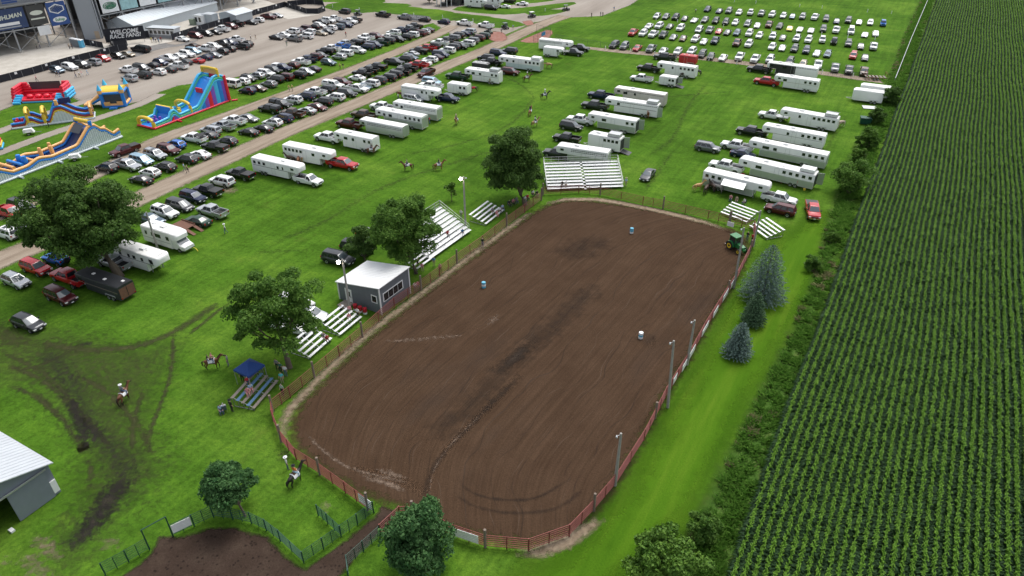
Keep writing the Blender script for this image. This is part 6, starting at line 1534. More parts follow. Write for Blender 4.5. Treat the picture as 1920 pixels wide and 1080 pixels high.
# ---------------------------------------------------------------- bits by the corn: sheet, bin, old farm frame
fs_ = empty('flat_panel', P(1636, 203), R(-14), 'white flat panel lying on the grass below the cargo trailers', 'panel'); MB().box((0, 0, .16), (4.4, 2.2, .1)).build('sheet', WPANEL, fs_); MB().box((0, 0, .055), (3.8, 1.6, .11)).build('pallet', OLD1, fs_)
bn = empty('waste_bin', P(1621, 232), R(-18), 'dark green steel waste bin beside a bush by the corn', 'bin'); GB = mat('bin_green', (.01, .07, .045), .5, .2, .2, 3)
q = MB(); q.loft([[(-1.0, -.7, .1), (1.0, -.7, .1), (1.0, .7, .1), (-1.0, .7, .1)], [(-1.15, -.85, 1.3), (1.15, -.85, 1.3), (1.15, .85, 1.5), (-1.15, .85, 1.5)]]); q.build('body', GB, bn)
for s in (-1, 1): MB().box((s * .57, .0, 1.46), (1.1, 1.8, .05)).build('lid', GB, bn)
uf = empty('farm_trailer', P(1640, 149), R(-12), 'rusty low farm trailer frame by the end of the chain fence', 'trailer'); rs = mat('rust_red', (.22, .07, .045), .8, .2, .3, 3)
for s in (-1, 1): MB().bar((-2.6, s * 1.0, .7), (2.6, s * 1.0, .7), .14).build('beam', rs, uf); 
for k in range(6): MB().box((-2.3 + .9 * k, 0, .8), (.5, 2.1, .06)).build('plank', OLD1, uf)
for x in (-2.5, 2.5):
    for s in (-1, 1): MB().bar((x, s, .7), (x, s, 1.9), .1).build('stake', rs, uf)
    MB().bar((x, -1, 1.9), (x, 1, 1.9), .08).build('crossbar', rs, uf)
for s in (-1, 1):
    for a in (-.4, .4): wheel(uf, (a, s * 1.15, .36), .36, .22)
# ================================================================ SPEEDWAY GRANDSTAND AND FORECOURT
GALV = mat('grandstand_steel', (0.33, 0.345, 0.36), .5, .4, .12, 1)
UNDER = mat('stand_underside', (0.075, 0.080, 0.088), .8, .1, .3, .6)  # dark grey puts the shade under the stand into the colour
TOWER = mat('tower_panel', (0.34, 0.37, 0.405), .5, .15, .05, .5); TOWER2 = mat('tower_panel_side', (0.30, 0.315, 0.335), .5, .15, .05, .5)
SHED = mat('pale_shed_wall', (0.46, 0.51, 0.55), .5, .2, .08, 1); SROOF = mat('pale_shed_roof', (0.66, 0.71, 0.75), .4, .3, .08, 1)
SCREEN = mat('black_windscreen', (0.012, 0.014, 0.022), .8, 0, .2, 1.5)
NAVY = mat('banner_navy', (0.025, 0.05, 0.13), .6, 0, .3, .4); BROWN = mat('banner_dark', (0.05, 0.052, 0.052), .6, 0, .3, .5); BWHITE = mat('banner_white', (0.75, 0.77, 0.78), .6, 0, .05, 1); TEALB = mat('banner_teal', (0.30, 0.50, 0.52), .6, 0, .4, .8); BBLUE = mat('banner_blue2', (0.03, 0.08, 0.26), .6, 0, .1, 1); GREENB = mat('banner_green', (0.03, 0.22, 0.11), .6, 0, .1, 1); GOLD = mat('letter_cream', (0.62, 0.66, 0.58), .6, 0, .1, 1)
g0 = Vector((-176.0, 171.5, 0)); g1 = Vector((-135.9, 224.4, 0)); g2 = Vector((-96.0, 292.0, 0))
def stand(name, label, A, B, n, h=24.0, depth=24.0):
    d = (B - A).normalized(); L_ = (B - A).length; inn = Vector((-d.y, d.x, 0)); rz = math.atan2(d.y, d.x)
    r = empty(name, A, rz, label, 'grandstand')
    for k in range(n + 1):
        x = L_ * k / n
        MB().bar((x, 0, 0), (x, 0, h), .38).build('column', GALV, r)
        MB().lathe([(.7, 0), (.7, .35), (.45, .36)], 8, c=(x, 0, 0)).build('footing', CONCM, r)
        MB().bar((x, depth * .33, 0), (x, depth * .33, h * .72), .35).build('column', GALV, r)
        MB().bar((x, depth * .66, 0), (x, depth * .66, h * .45), .35).build('column', GALV, r)
    for k in range(n):
        x0, x1 = L_ * k / n, L_ * (k + 1) / n
        MB().bar((x0, .05, .5), (x1, .05, 6.0), .14).build('brace', GALV, r); MB().bar((x1, .18, .5), (x0, .18, 6.0), .14).build('brace', GALV, r)
    for z in (6.1, 12.6, 18.5): MB().bar((0, -.1, z), (L_, -.1, z), .3, .35).build('beam', GALV, r)
    q = MB(); q.add([(0, .5, h - 1), (L_, .5, h - 1), (L_, depth, 2.2), (0, depth, 2.2), (0, .5, h - 1.6), (L_, .5, h - 1.6), (L_, depth, 1.6), (0, depth, 1.6)], [(0, 1, 2, 3), (7, 6, 5, 4), (0, 4, 5, 1), (1, 5, 6, 2), (2, 6, 7, 3), (3, 7, 4, 0)]); q.build('seating_deck', UNDER, r)
    MB().box((L_ / 2, depth + .6, 2.5), (L_, .4, 5)).build('inner_wall', UNDER, r)  # dark wall added behind the columns to deepen the shaded interior
    MB().box((L_ / 2, .5, 12.9), (L_, 2.4, .25)).build('walkway', GALV, r)
    for z in (13.5, 14.1): MB().bar((0, -.7, z), (L_, -.7, z), .08).build('walkway_rail', GALV, r)
    MB().box((L_ / 2, 1.8, 16.0), (L_, .3, 5.8)).build('back_wall', TOWER2, r)
    return r
CONCM = mat('concrete', (.45, .43, .39), .9, 0, .1, 1)
sl = stand('grandstand', 'steel grandstand with sponsor banners left of the grey tower', g0, g1, 8)
sr = stand('grandstand', 'steel grandstand behind the pale metal shed', g1 + Vector((5.0, 7.4, 0)), g2, 9)
LS = (g1 - g0).length
def banner(root, x0, x1, z0, z1, m_, label, texts=(), shapes=()):
    rz = root.rotation_euler.z; p = Vector(root.location) + Matrix.Rotation(rz, 3, 'Z') @ Vector(((x0 + x1) / 2, -.42, 0))
    o = empty('banner', p, rz, label, 'banner', 'sponsor banners on the grandstand')
    MB().box((0, 0, (z0 + z1) / 2), (x1 - x0, .06, z1 - z0)).build('sheet', m_, o)
    for (key, dx, z, sc, mm, tilt) in texts:
        t = link('lettering', TEXT[key].copy(), o, (dx, -.06, z), (math.pi / 2, tilt, 0)); t.scale = (sc,) * 3; t.data.materials.clear(); t.data.materials.append(mm)
    for (dx, z, w, h, mm, kind) in shapes:
        q = MB()
        if kind == 'oval': q.add([(dx + w / 2 * math.cos(2 * math.pi * k / 20), -.045, z + h / 2 * math.sin(2 * math.pi * k / 20)) for k in range(20)], [tuple(range(20))])
        elif kind == 'hex': q.add([(dx - w / 2, -.045, z + h * .2), (dx, -.045, z + h / 2), (dx + w / 2, -.045, z + h * .2), (dx + w / 2, -.045, z - h * .2), (dx, -.045, z - h / 2), (dx - w / 2, -.045, z - h * .2)], [(0, 1, 2, 3, 4, 5)])
        else: q.box((dx, -.04, z), (w, .02, h))
        q.build('emblem', mm, o)
    return o
banner(sl, LS - 25.5, LS - 12.2, 6.6, 12.2, NAVY, 'navy banner with large cream lettering at the far left', [('kuhlman', 1.9, 10.0, .52, GOLD, -.06)], [(-.2, 8.1, 9.5, .8, BWHITE, 'bar'), (1.5, 7.2, 6.5, .35, TOWER, 'bar')])
banner(sl, LS - 11.6, LS - 6.6, 6.6, 12.2, BROWN, 'dark banner with a pale car drawing beside the navy banner', [], [(0, 10.0, 3.6, 1.3, GOLD, 'oval'), (0, 8.4, 3.9, .4, GOLD, 'bar')])
banner(sl, LS - 6.0, LS - .6, 5.6, 12.2, BBLUE, 'blue banner with a white badge and green company oval', [('sukup', 0, 7.2, .75, GREENB, 0)], [(0, 10.2, 4.2, 2.9, BWHITE, 'hex'), (0, 10.2, 3.6, 2.3, BBLUE, 'hex'), (0, 7.2, 4.0, 1.6, BWHITE, 'oval')])
banner(sl, LS - 10.2, LS - 6.8, 3.6, 6.2, BWHITE, 'small white sheet hanging below the dark banner')
banner(sl, LS - 24, LS - 20, 13.4, 14.8, BBLUE, 'small blue banner high on the walkway at left'); banner(sl, LS - 17, LS - 13, 13.4, 14.8, BBLUE, 'small blue banner high on the walkway at right')
banner(sl, LS - 5.5, LS - .5, 13.2, 15.6, BWHITE, 'white banner high beside the grey tower', [], [(-.8, 14.4, 2.6, .7, TOWER2, 'bar')])
banner(sr, 1.0, 6.8, 6.6, 12.6, BWHITE, 'white banner with green oval company name right of the tower', [('sukup', 0, 8.6, .85, GREENB, 0)], [(0, 8.6, 4.7, 2.2, GREENB, 'oval'), (0, 8.6, 4.4, 1.9, BWHITE, 'oval')])
for o in [c for c in COL.objects if c.get('label', '').startswith('white banner with green oval')]:
    for c in o.children:
        if c.name.startswith('lettering'): c.location.y = -.09
banner(sr, 7.6, 13.6, 6.6, 12.6, TEALB, 'teal patterned banner second right of the tower'); banner(sr, 14.4, 20.4, 6.6, 12.6, BWHITE, 'white banner third right of the tower'); banner(sr, 21.2, 27.2, 6.6, 12.6, TEALB, 'teal banner fourth right of the tower')
tw = empty('stair_tower', (-134.8, 226.2, 0), R(24), 'tall grey panelled tower between the two grandstands', 'tower')
MB().box((2.6, 3.2, 16), (5.2, 6.4, 32)).build('wall', TOWER, tw)
MB().box((-.01, 3.2, 16), (.04, 6.3, 31.9)).build('side_panel', TOWER2, tw)
for x in (.05, 5.15): MB().box((x, -.03, 16), (.16, .08, 32)).build('corner_trim', TDARK, tw)
MB().box((3.9, -.05, 1.2), (1.3, .08, 2.3)).build('door', mat('tan_door', (.42, .34, .25), .6, 0, .1, 2), tw)
# pale metal sheds
def shed(name, label, A, rz, W_, L_, eave, ridge, wall, roof, windows=0):
    r = empty(name, A, rz, label, 'building')      # x across the gable, y along the ridge
    q = MB(); q.add([(0, 0, 0), (W_, 0, 0), (W_, 0, eave), (W_ / 2, 0, ridge), (0, 0, eave), (0, L_, 0), (W_, L_, 0), (W_, L_, eave), (W_ / 2, L_, ridge), (0, L_, eave)], [(0, 1, 2, 3, 4), (9, 8, 7, 6, 5), (1, 6, 7, 2), (5, 0, 4, 9)]); q.build('wall', wall, r)
    for s in (-1, 1):
        x0 = W_ / 2 + s * (W_ / 2 + .35); z0 = eave - .35 * (ridge - eave) / (W_ / 2) + .04
        q = MB(); vs_ = [(x0, -.35, z0), (W_ / 2, -.35, ridge + .06), (W_ / 2, L_ + .35, ridge + .06), (x0, L_ + .35, z0)]
        q.add(vs_ + [(v[0], v[1], v[2] + .08) for v in vs_], [(0, 1, 2, 3), (7, 6, 5, 4), (0, 4, 5, 1), (1, 5, 6, 2), (2, 6, 7, 3), (3, 7, 4, 0)]); ro = q.build('roof', roof, r)
        for k in range(int(L_ / 1.5)): MB().bar((x0, k * 1.5, z0 + .1), (W_ / 2, k * 1.5, ridge + .16), .05, .03).build('roof_seam', roof, ro)
    if windows:
        MB().box((W_ * .5, -.04, 1.05), (1.0, .06, 2.1)).build('door', BWHITE, r)
        for x in (W_ * .22, W_ * .78): MB().box((x, -.04, 1.6), (2.2, .06, .9)).build('window', BWHITE, r)
    return r
shed('metal_shed', 'long pale blue-grey metal shed in front of the right grandstand', (-132.1, 236.3, 0), R(-19.2), 11.2, 40, 3.0, 5.2, SHED, SROOF, 1)
for k, (x, y) in enumerate(((0, 4), (0, 14))): pass
rv = empty('roof_ventilator', (-113.0, 264.5, 5.2), 0, 'round steel ventilator on the long pale shed', 'vent'); MB().lathe([(.5, 0), (.5, .8), (.9, 1.0), (.9, 1.5), (.2, 1.8)], 12).build('cowl', GALV, rv)
shed('metal_shed', 'small pale shed beside the black fence further right', P(413, 40), R(-24), 7.5, 8, 2.6, 3.4, SHED, SROOF)
tb_ = empty('ticket_booth', P(281, 70), R(-11), 'white ticket booth with a row of windows and dark roof edge', 'kiosk')
MB().box((4.6, 1.6, 1.4), (9.2, 3.2, 2.8)).build('wall', BWHITE, tb_); MB().box((4.6, 1.5, 2.95), (9.9, 4.0, .2)).build('roof', SROOF, tb_); MB().box((4.6, -.52, 2.95), (9.9, .06, .3)).build('fascia', TDARK, tb_)
for k in range(6): MB().box((1.0 + 1.45 * k, -.03, 1.7), (.95, .06, 1.0)).build('window', GLASS, tb_)
MB().box((4.6, -.05, .5), (9.1, .06, .9)).build('counter_front', TOWER2, tb_)
kk = empty('kiosk', P(366, 46), R(-20), 'white kiosk with two dark windows beside the black fence', 'kiosk'); MB().box((1.7, 1.4, 1.5), (3.4, 2.8, 3.0)).build('wall', BWHITE, kk); MB().box((1.7, 1.4, 3.06), (3.7, 3.1, .12)).build('roof', SROOF, kk)
for x in (.9, 2.4): MB().box((x, -.03, 1.7), (.9, .06, 1.5)).build('window', GLASS, kk)
kk = empty('metal_box', P(381, 45), R(-20), 'pale blue metal container right of the white kiosk', 'container'); MB().box((2.2, 1.6, 1.6), (4.0, 3.2, 3.2)).build('wall', SHED, kk); MB().box((2.2, 1.6, 3.28), (4.2, 3.4, .14)).build('roof', SROOF, kk)
for k in range(11): MB().bar((.3 + k * .38, -.02, .1), (.3 + k * .38, -.02, 3.1), .06).build('wall_rib', SHED, kk)
kk = empty('transformer_box', P(356, 47), R(-20), 'green-grey utility box left of the white kiosk', 'utility box'); MB().box((.9, .7, .9), (1.8, 1.4, 1.8)).build('cabinet', mat('utility_green', (.20, .25, .19), .6, .1, .1, 2), kk); MB().box((.9, .7, 1.84), (1.9, 1.5, .08)).build('lid', mat('utility_green', (0, 0, 0)), kk)
# portable toilets
for k, (x, y) in enumerate(((139, 86), (144, 87), (149, 88), (155, 89))):
    c_ = mat('toilet_blue', (.10, .42, .66), .5, 0, .1, 2) if k == 3 else mat('toilet_grey', (.17, .20, .23), .5, 0, .1, 2)
    r = empty('portable_toilet', P(x, y), R(-15), 'bright blue portable toilet at the end of the row' if k == 3 else 'grey portable toilet, %s of the row by the plaza' % ORD[k], 'toilet', 'portable toilets by the plaza')
    MB().box((0, 0, 1.1), (1.1, 1.1, 2.2)).build('cabin', c_, r); MB().box((0, 0, 2.28), (1.2, 1.2, .16), taper=.8).build('roof', BWHITE, r); MB().box((.0, -.565, 1.05), (.8, .03, 1.8)).build('door', c_, r)
# black screened fences
def screen_fence(label, pts, h=1.9, span=3.0):
    pts = along(PP(*pts), span); o = pts[0]; r = empty('screen_fence', o, 0, label, 'fence', 'black screened fences of the speedway')
    for i, p in enumerate(pts): MB().tube([p - o, p - o + Vector((0, 0, h + .1))], .045, 6).build('post', GALV, r)
    for i, (a, b) in enumerate(zip(pts, pts[1:])):
        MB().bar(a - o + Vector((0, 0, h / 2 + .03)), b - o + Vector((0, 0, h / 2 + .03)), .03, h - .06).build('screen', SCREEN, r)
        if i % 3 == 1:
            d = (b - a).normalized(); nn = Vector((d.y, -d.x, 0)); c = (a + b) / 2 - o + nn * .06
            MB().box((c.x, c.y, h - .45), (.7, .04, .6), rz=math.atan2(d.y, d.x)).build('notice', BWHITE, r)
    return r
screen_fence('long black screened fence above the near gravel cars', [(-60, 172), (0, 156), (65, 139), (130, 120), (190, 105), (240, 93)])
screen_fence('black screened fence right of the ticket booth', [(323, 76), (365, 62), (405, 50), (445, 39), (480, 28), (535, 13), (575, 26), (597, 26)])
screen_fence('black screened pen at the corner of the gravel lot', [(597, 26), (610, 21), (606, 10), (575, 8), (540, 12)])
screen_fence('short black screened fence beside the portable toilets', [(160, 85), (195, 91)])
screen_fence('black screened fence below the welcome sign', [(207, 84), (215, 90), (240, 86)])
screen_fence('black screened fence left of the ticket booth', [(243, 76), (262, 72), (281, 71)], 2.2)
# welcome sign
A = P(204, 86); rz = R(30)
ws_ = empty('welcome_sign', A, rz, 'black sign with white WELCOME RACE FANS lettering at the entrance', 'sign')
MB().box((5.2, 0, 2.9), (11.2, .12, 3.9)).build('panel', SCREEN, ws_)
for x in (0.2, 10.2): MB().bar((x, .1, 0), (x, .1, 4.8), .14).build('post', GALV, ws_)
t = link('lettering', TEXT['welcome'], ws_, (5.2, -.09, 3.05), (math.pi / 2, 0, 0)); t.data.materials.clear(); t.data.materials.append(BWHITE); t.scale = (.62, .62, .62)
# second welcome banner on the wire fence
A, B = P(766, 38), P(802, 42); d = (B - A).normalized()
wb = empty('welcome_banner', A, math.atan2(d.y, d.x), 'white welcome banner on the wire fence behind the queueing cars', 'banner'); L_ = (B - A).length
MB().box((L_ / 2, -.06, 1.1), (L_, .04, 1.9)).build('sheet', TOWER2, wb); t = link('lettering', TEXT['welcome2'], wb, (L_ / 2, -.1, 1.3), (math.pi / 2, 0, 0)); t.data.materials.clear(); t.data.materials.append(BWHITE)
# campground pavilion at the top edge
pv = empty('pavilion', P(833, 10), R(-20), 'small pavilion with white roof and posts at the top edge', 'pavilion'); q = MB(); q.lathe([(3.4, 2.7), (3.4, 2.9), (.4, 4.2)], 8); q.build('roof', BWHITE, pv)
for k in range(8): MB().bar((3 * math.cos(k * math.pi / 4), 3 * math.sin(k * math.pi / 4), 0), (3 * math.cos(k * math.pi / 4), 3 * math.sin(k * math.pi / 4), 2.7), .2).build('post', BWHITE, pv)
MB().lathe([(1.6, 0), (1.6, 1.1), (.2, 1.1)], 8).build('counter', TDARK, pv)
for k, (x, y, w_, h_) in enumerate(((852, 8, 6, 3), (872, 7, 6, 2.8))):
    b_ = empty('camp_cabin', P(x, y), R(-22), ('dark camp cabin right of the pavilion', 'dark camp shelter left of the white campers')[k], 'cabin'); MB().box((0, 0, h_ / 2), (w_, 4, h_)).build('wall', mat('cabin_dark', (.06, .065, .06), .8, 0, .3, 1), b_); MB().box((0, 0, h_ + .1), (w_ + .6, 4.6, .18)).build('roof', mat('cabin_roof', (.12, .12, .12), .7, 0, .2, 1), b_); MB().box((0, -2.02, 1.2), (w_ * .7, .05, 1.2)).build('window', GLASS, b_)
# ================================================================ INFLATABLES
def vinyl(n, c): return mat('vinyl_' + n, c, .38, 0, .06, 1.5, coat=.1)
VB = vinyl('blue', (.02, .22, .70)); VL = vinyl('light_blue', (.06, .48, .82)); VY = vinyl('yellow', (.80, .55, .05)); VO = vinyl('orange', (.85, .45, .16)); VR = vinyl('red', (.72, .02, .05)); VG = vinyl('green', (.10, .60, .30)); VP = vinyl('purple', (.22, .09, .52)); VW = vinyl('pale_grey', (.60, .66, .68)); VN = vinyl('navy', (.02, .035, .12)); VM = vinyl('maroon', (.30, .03, .04)); VK = vinyl('dark_mesh', (.045, .05, .06))
def prof(tab, n): return [(lerp(tab[0][0], tab[-1][0], k / n), interp(lerp(tab[0][0], tab[-1][0], k / n), tab)) for k in range(n + 1)]
def course(name, label, origin, rz, W, tab, bands, fill, base, deck, fill_w=1.0, arches=(), dr=.30):
    r = empty(name, origin, rz, label, 'inflatable', 'bouncy inflatables on the grass')
    u0, u1 = tab[0][0], tab[-1][0]; pts = prof(tab, int((u1 - u0) / .5))
    for y, sgn in ((dr, -1), (W - dr, 1)):
        for k, m_ in enumerate(bands):
            line = [(u, y, max(dr, z - dr - k * dr * 1.75)) for u, z in pts]
            MB().tube(line, dr, 8).build('air_tube', m_, r, 60)
        n = max(1, int((u1 - u0) / fill_w)); low = len(bands) * dr * 1.75
        for k in range(n):
            a, b = lerp(u0, u1, k / n), lerp(u0, u1, (k + 1) / n); za, zb = interp(a, tab) - low * .9, interp(b, tab) - low * .9
            if max(za, zb) < .3: continue
            za, zb = max(.05, za), max(.05, zb); c = fill[k % len(fill)]; q = MB(); yo = y + sgn * dr * .55
            q.add([(a, yo, 0), (b, yo, 0), (b, yo, zb), (a, yo, za), ((a + b) / 2, yo + sgn * .14, 0), ((a + b) / 2, yo + sgn * .14, (za + zb) / 2)], [(0, 4, 5, 3), (4, 1, 2, 5)]); q.build('side_panel', c, r, 60)
    q = MB(); rows = [[(u, dr, max(.35, z - 1.15)), (u, W / 2, max(.30, z - 1.22)), (u, W - dr, max(.35, z - 1.15))] for u, z in pts]; q.loft(rows, 0, cap=False, closed=False); q.build('slide_deck', deck, r, 40)
    q = MB().tube([(u0, -.05, .2), (u1, -.05, .2)], .24, 8); q.build('base_tube', base, r, 60); MB().tube([(u0, W + .05, .2), (u1, W + .05, .2)], .24, 8).build('base_tube', base, r, 60)
    for u in (u0, u1): MB().tube([(u, 0, .22), (u, W, .22)], .24, 8).build('base_tube', base, r, 60)
    for (u, z0, h, m_, rad) in arches:
        arc = [(u, W * .06, z0)] + [(u, W / 2 - W * .44 * math.cos(t), z0 + h * (.6 + .4 * math.sin(t))) for t in [math.pi * k / 8 for k in range(9)]] + [(u, W * .94, z0)]
        MB().tube(arc, rad, 8).build('arch', m_, r, 60)
    return r
def stubs(r, pts, m_, rad=.3, h=1.4, name='pillar'):
    for x, y, z in pts: MB().tube([(x, y, z), (x, y, z + h * .5), (x, y, z + h)], [rad, rad * 1.05, rad * .75], 10).build(name, m_, r, 60)
# multi-coloured slide
O = P(290, 243); rz5 = R(63.7)
r5 = course('inflatable_slide', 'tall blue, purple and red inflatable slide with obstacle lane', O, rz5, 5.2, [(0, 1.3), (2.6, 1.4), (4.6, 1.6), (5.2, 2.8), (6.2, 2.8), (7.2, 1.4), (12.5, 1.7), (13.2, 2.1), (18.6, 6.8), (20.0, 7.0), (21.7, 6.3)], [VL, VG, VL], [VP, VL, VB, VP, VR], VR, VB, 1.1, [(.3, 0, 2.2, VY, .42), (10.6, .6, 2.4, VY, .36)])
for y in (.2, 5.0): MB().tube([(20.2, y, 6.3), (20.2, y, 8.0)], .32, 8).build('tower_post', VY, r5, 60)
MB().tube([(20.2, .2, 8.0), (20.2, 2.6, 8.12), (20.2, 5.0, 8.0)], .34, 8).build('tower_beam', VY, r5, 60)
MB().box((20.25, 2.6, 7.3), (.06, 4.4, 1.1)).build('net', VO, r5)
q = MB(); q.add([(21.7, 0, .05), (21.7, 5.2, .05), (21.5, 5.2, 6.3), (21.5, 0, 6.3)], [(0, 1, 2, 3)]); q.build('back_panel', VR, r5)
MB().tube([(21.8, 0, .3), (21.7, .1, 6.2)], .42, 8).build('edge_tube', VR, r5, 60)
stubs(r5, [(2.0, 1.2, .4), (2.0, 2.6, .4), (2.0, 4.0, .4), (3.4, 1.8, .4), (3.4, 3.4, .4)], VP, .32, 1.2)
stubs(r5, [(8.4, 1.5, .5), (8.4, 3.6, .5), (9.4, 2.6, .5)], VY, .4, 1.3); MB().box((16.0, 2.6, 3.9), (.3, 2.0, 1.0)).build('bumper', VR, r5)
MB().tube([(5.7, .3, 3.0), (5.7, 4.9, 3.0)], .34, 8).build('crossbeam', VY, r5, 60); MB().box((5.4, 2.6, 1.9), (.12, 4.4, 2.6)).build('climb_wall', VB, r5)
MB().tube([(6.0, -1.6, .15), (6.0, 0, .2)], .2, 8).build('blower_tube', VR, r5, 60); MB().tube([(22.0, -.5, .2), (23.2, -1.2, .15)], .22, 8).build('blower_tube', VR, r5, 60)
# long blue and orange course in front
O = P(0, 346); rz4 = R(65.2)
r4 = course('inflatable_course', 'long blue, orange and grey inflatable obstacle course nearest the lane', O - Vector((math.cos(rz4), math.sin(rz4), 0)) * 6, rz4, 4.8, [(0, 1.5), (3, 1.6), (5.6, 2.9), (7.0, 2.9), (9.0, 1.6), (12.0, 1.6), (14.4, 2.3), (17, 1.7), (22.6, 2.0), (26.0, 4.7), (27.2, 4.8), (28.4, 3.5), (29.2, 3.4), (30.8, 1.7), (32.4, 2.1)], [VO, VB], [VW], VW, VN, .45, [])
MB().tube([(26.6, .3, 5.2), (26.6, 4.5, 5.2)], .40, 8).build('crossbeam', VY, r4, 60)
for y in (.3, 4.5): MB().tube([(26.6, y, 4.4), (26.6, y, 5.4)], .38, 8).build('tower_post', VB, r4, 60)
for k, u in enumerate((9.6, 11.2, 13.4)): MB().tube([(u, .3, 1.8), (u, 4.5, 1.9)], .32, 8).build('roller', VO if k != 1 else VB, r4, 60)
stubs(r4, [(16.4, 2.4, 1.4), (18.0, 1.4, 1.4), (19.0, 3.2, 1.4)], VO, .38, 1.6); stubs(r4, [(12.6, 1.6, 1.2), (12.6, 3.2, 1.2)], VB, .5, 1.6)
for u in (9.5, 17.5, 25.5): MB().tube([(u, -1.5, .2), (u, -.1, .25)], .22, 8).build('blower_tube', VW, r4, 60)
q = MB(); q.add([(24.2, 1.0, 3.4), (24.2, 3.8, 3.4), (25.8, 3.8, 4.7), (25.8, 1.0, 4.7)], [(0, 1, 2, 3)]); q.build('net', VK, r4)
# blue, yellow and red course further back
O = P(24, 243)
r3 = course('inflatable_course', 'blue, yellow and red inflatable course behind the nearest one', O, R(26), 4.2, [(0, 1.3), (2.6, 1.4), (3.0, 2.3), (4.0, 2.3), (5.6, 1.2), (7.2, 1.2), (8.8, 3.9), (10.2, 4.0), (12.6, 2.2), (14.2, 1.6), (15.9, 1.7)], [VB, VM, VY], [VW], VW, VN, .6, [(3.3, 1.0, 2.6, VY, .36), (6.4, .4, 3.0, VY, .38), (15.6, 1.0, 2.0, VO, .34)], .26)
MB().tube([(9.6, .2, 4.0), (9.6, .2, 5.1)], .34, 8).build('tower_post', VO, r3, 60); q = MB(); q.box((10.9, 3.6, 3.9), (2.4, .3, 1.2)); q.build('net', VN, r3)
stubs(r3, [(1.0, 1.4, .4), (1.0, 2.8, .4), (2.0, 2.1, .4)], VR, .3, 1.1)
# red jump course
O = P(24, 195); r1 = empty('inflatable_jump', O, R(9), 'red inflatable jump course with round pads and blue steps', 'inflatable', 'bouncy inflatables on the grass')
Lr, Wr = 11.6, 6.0
for k, (z, inset) in enumerate(((.55, 0), (1.25, .0), (1.9, .05), (2.5, .1), (3.05, .2))):
    hi = k > 1
    for y in ((Wr,) if True else ()):
        if not hi: MB().tube([(.3, y, z), (Lr - .3, y, z)], .38, 8).build('wall_tube', VR, r1, 60)
    for x in (.2 + inset, Lr - .2 - inset):
        MB().tube([(x, .4 + k * .25, z), (x, Wr - .2, z)], .38, 8).build('wall_tube', VR, r1, 60)
        if hi: MB().tube([(x, Wr, z), (x + (2.2 if x < 5 else -2.2) * (1 - .18 * (k - 2)), Wr, z)], .38, 8).build('wall_tube', VR, r1, 60)
MB().tube([(2.2, .4, .55), (Lr - 2.2, .4, .55)], .38, 8).build('wall_tube', VR, r1, 60); MB().tube([(2.2, .2, .2), (Lr - 2.2, .2, .2)], .25, 8).build('base_tube', VL, r1, 60)
MB().box((Lr / 2, Wr / 2, .2), (Lr - .6, Wr - .6, .3)).build('floor', VR, r1); MB().box((Lr / 2, Wr + .02, 2.4), (Lr - 4.6, .06, 2.0)).build('net', VK, r1)
for k in range(4): MB().lathe([(.3, .35), (.75, .6), (.8, .95), (.5, 1.2), (.1, 1.25)], 14, c=(2.9 + 1.9 * k, Wr / 2, 0)).build('jump_pad', VR, r1, 60)
for x in (1.2, Lr - 1.2):
    for k in range(4): MB().tube([(x - .8, -.6 + .75 * k, .25 + .36 * k), (x + .8, -.6 + .75 * k, .25 + .36 * k)], .34, 8).build('step', VL, r1, 60)
for k in range(3): MB().tube([(Lr + .4, .6, .4 + k * .7), (Lr + .4, Wr - .4, .4 + k * .7)], .36, 8).build('side_tube', VL, r1, 60)
# castle
O = P(193, 203); r2 = empty('bouncy_castle', O, R(12), 'blue and orange bouncy castle with four pointed turrets', 'inflatable', 'bouncy inflatables on the grass'); S_ = 5.2
MB().box((S_ / 2, S_ / 2, .35), (S_, S_, .6)).build('floor', VB, r2)
for x, y in ((.3, .3), (S_ - .3, .3), (S_ - .3, S_ - .3), (.3, S_ - .3)):
    MB().tube([(x, y, .3), (x, y, 3.4)], .45, 10).build('column', VB, r2, 60); MB().lathe([(.5, 3.3), (.62, 3.7), (.5, 4.1)], 12, c=(x, y, 0)).build('turret', VO, r2, 60); MB().lathe([(.58, 4.1), (.3, 4.8), (.02, 5.5)], 12, c=(x, y, 0)).build('turret_cone', VL, r2, 60)
q = MB(); q.loft([[(x, S_ / 2 - (S_ / 2) * math.cos(t), 3.2 + 1.1 * math.sin(t)) for t in [math.pi * k / 8 for k in range(9)]] for x in (.2, S_ - .2)], cap=True, closed=False); q.build('roof', VY, r2, 40)
for z in (.55, 3.3): MB().tube([(.3, .3, z), (S_ - .3, .3, z)], .34, 8).build('beam', VO if z < 1 else VB, r2, 60); MB().tube([(S_ - .3, .3, z), (S_ - .3, S_ - .3, z)], .34, 8).build('beam', VO if z < 1 else VB, r2, 60)
MB().box((S_ / 2, .32, 1.95), (S_ - 1.2, .04, 2.2)).build('net', VK, r2); MB().box((S_ - .32, S_ / 2, 1.95), (.04, S_ - 1.2, 2.2)).build('net', VK, r2)
for x in (1.2, S_ - 1.2): MB().box((x, .10, 1.05), (1.3, .3, .6)).build('front_pad', VO, r2)
q = MB(); q.add([(0, .9, 2.6), (0, 2.9, 2.6), (-3.0, 2.9, .5), (-3.0, .9, .5)], [(0, 1, 2, 3)]); q.build('slide_deck', VR, r2)
for y in (.7, 3.1): MB().tube([(.1, y, 3.0), (-1.4, y, 1.9), (-3.0, y, .8), (-3.9, y, .7)], .36, 8).build('slide_wall', VO, r2, 60); MB().tube([(.1, y, 2.2), (-3.9, y, .3)], .36, 8).build('slide_wall', VB, r2, 60)
MB().tube([(-3.9, .6, .6), (-3.9, 3.2, .6)], .36, 8).build('slide_end', VO, r2, 60); MB().box((2.6, -.8, .15), (1.6, 1.3, .3)).build('step', VB, r2)
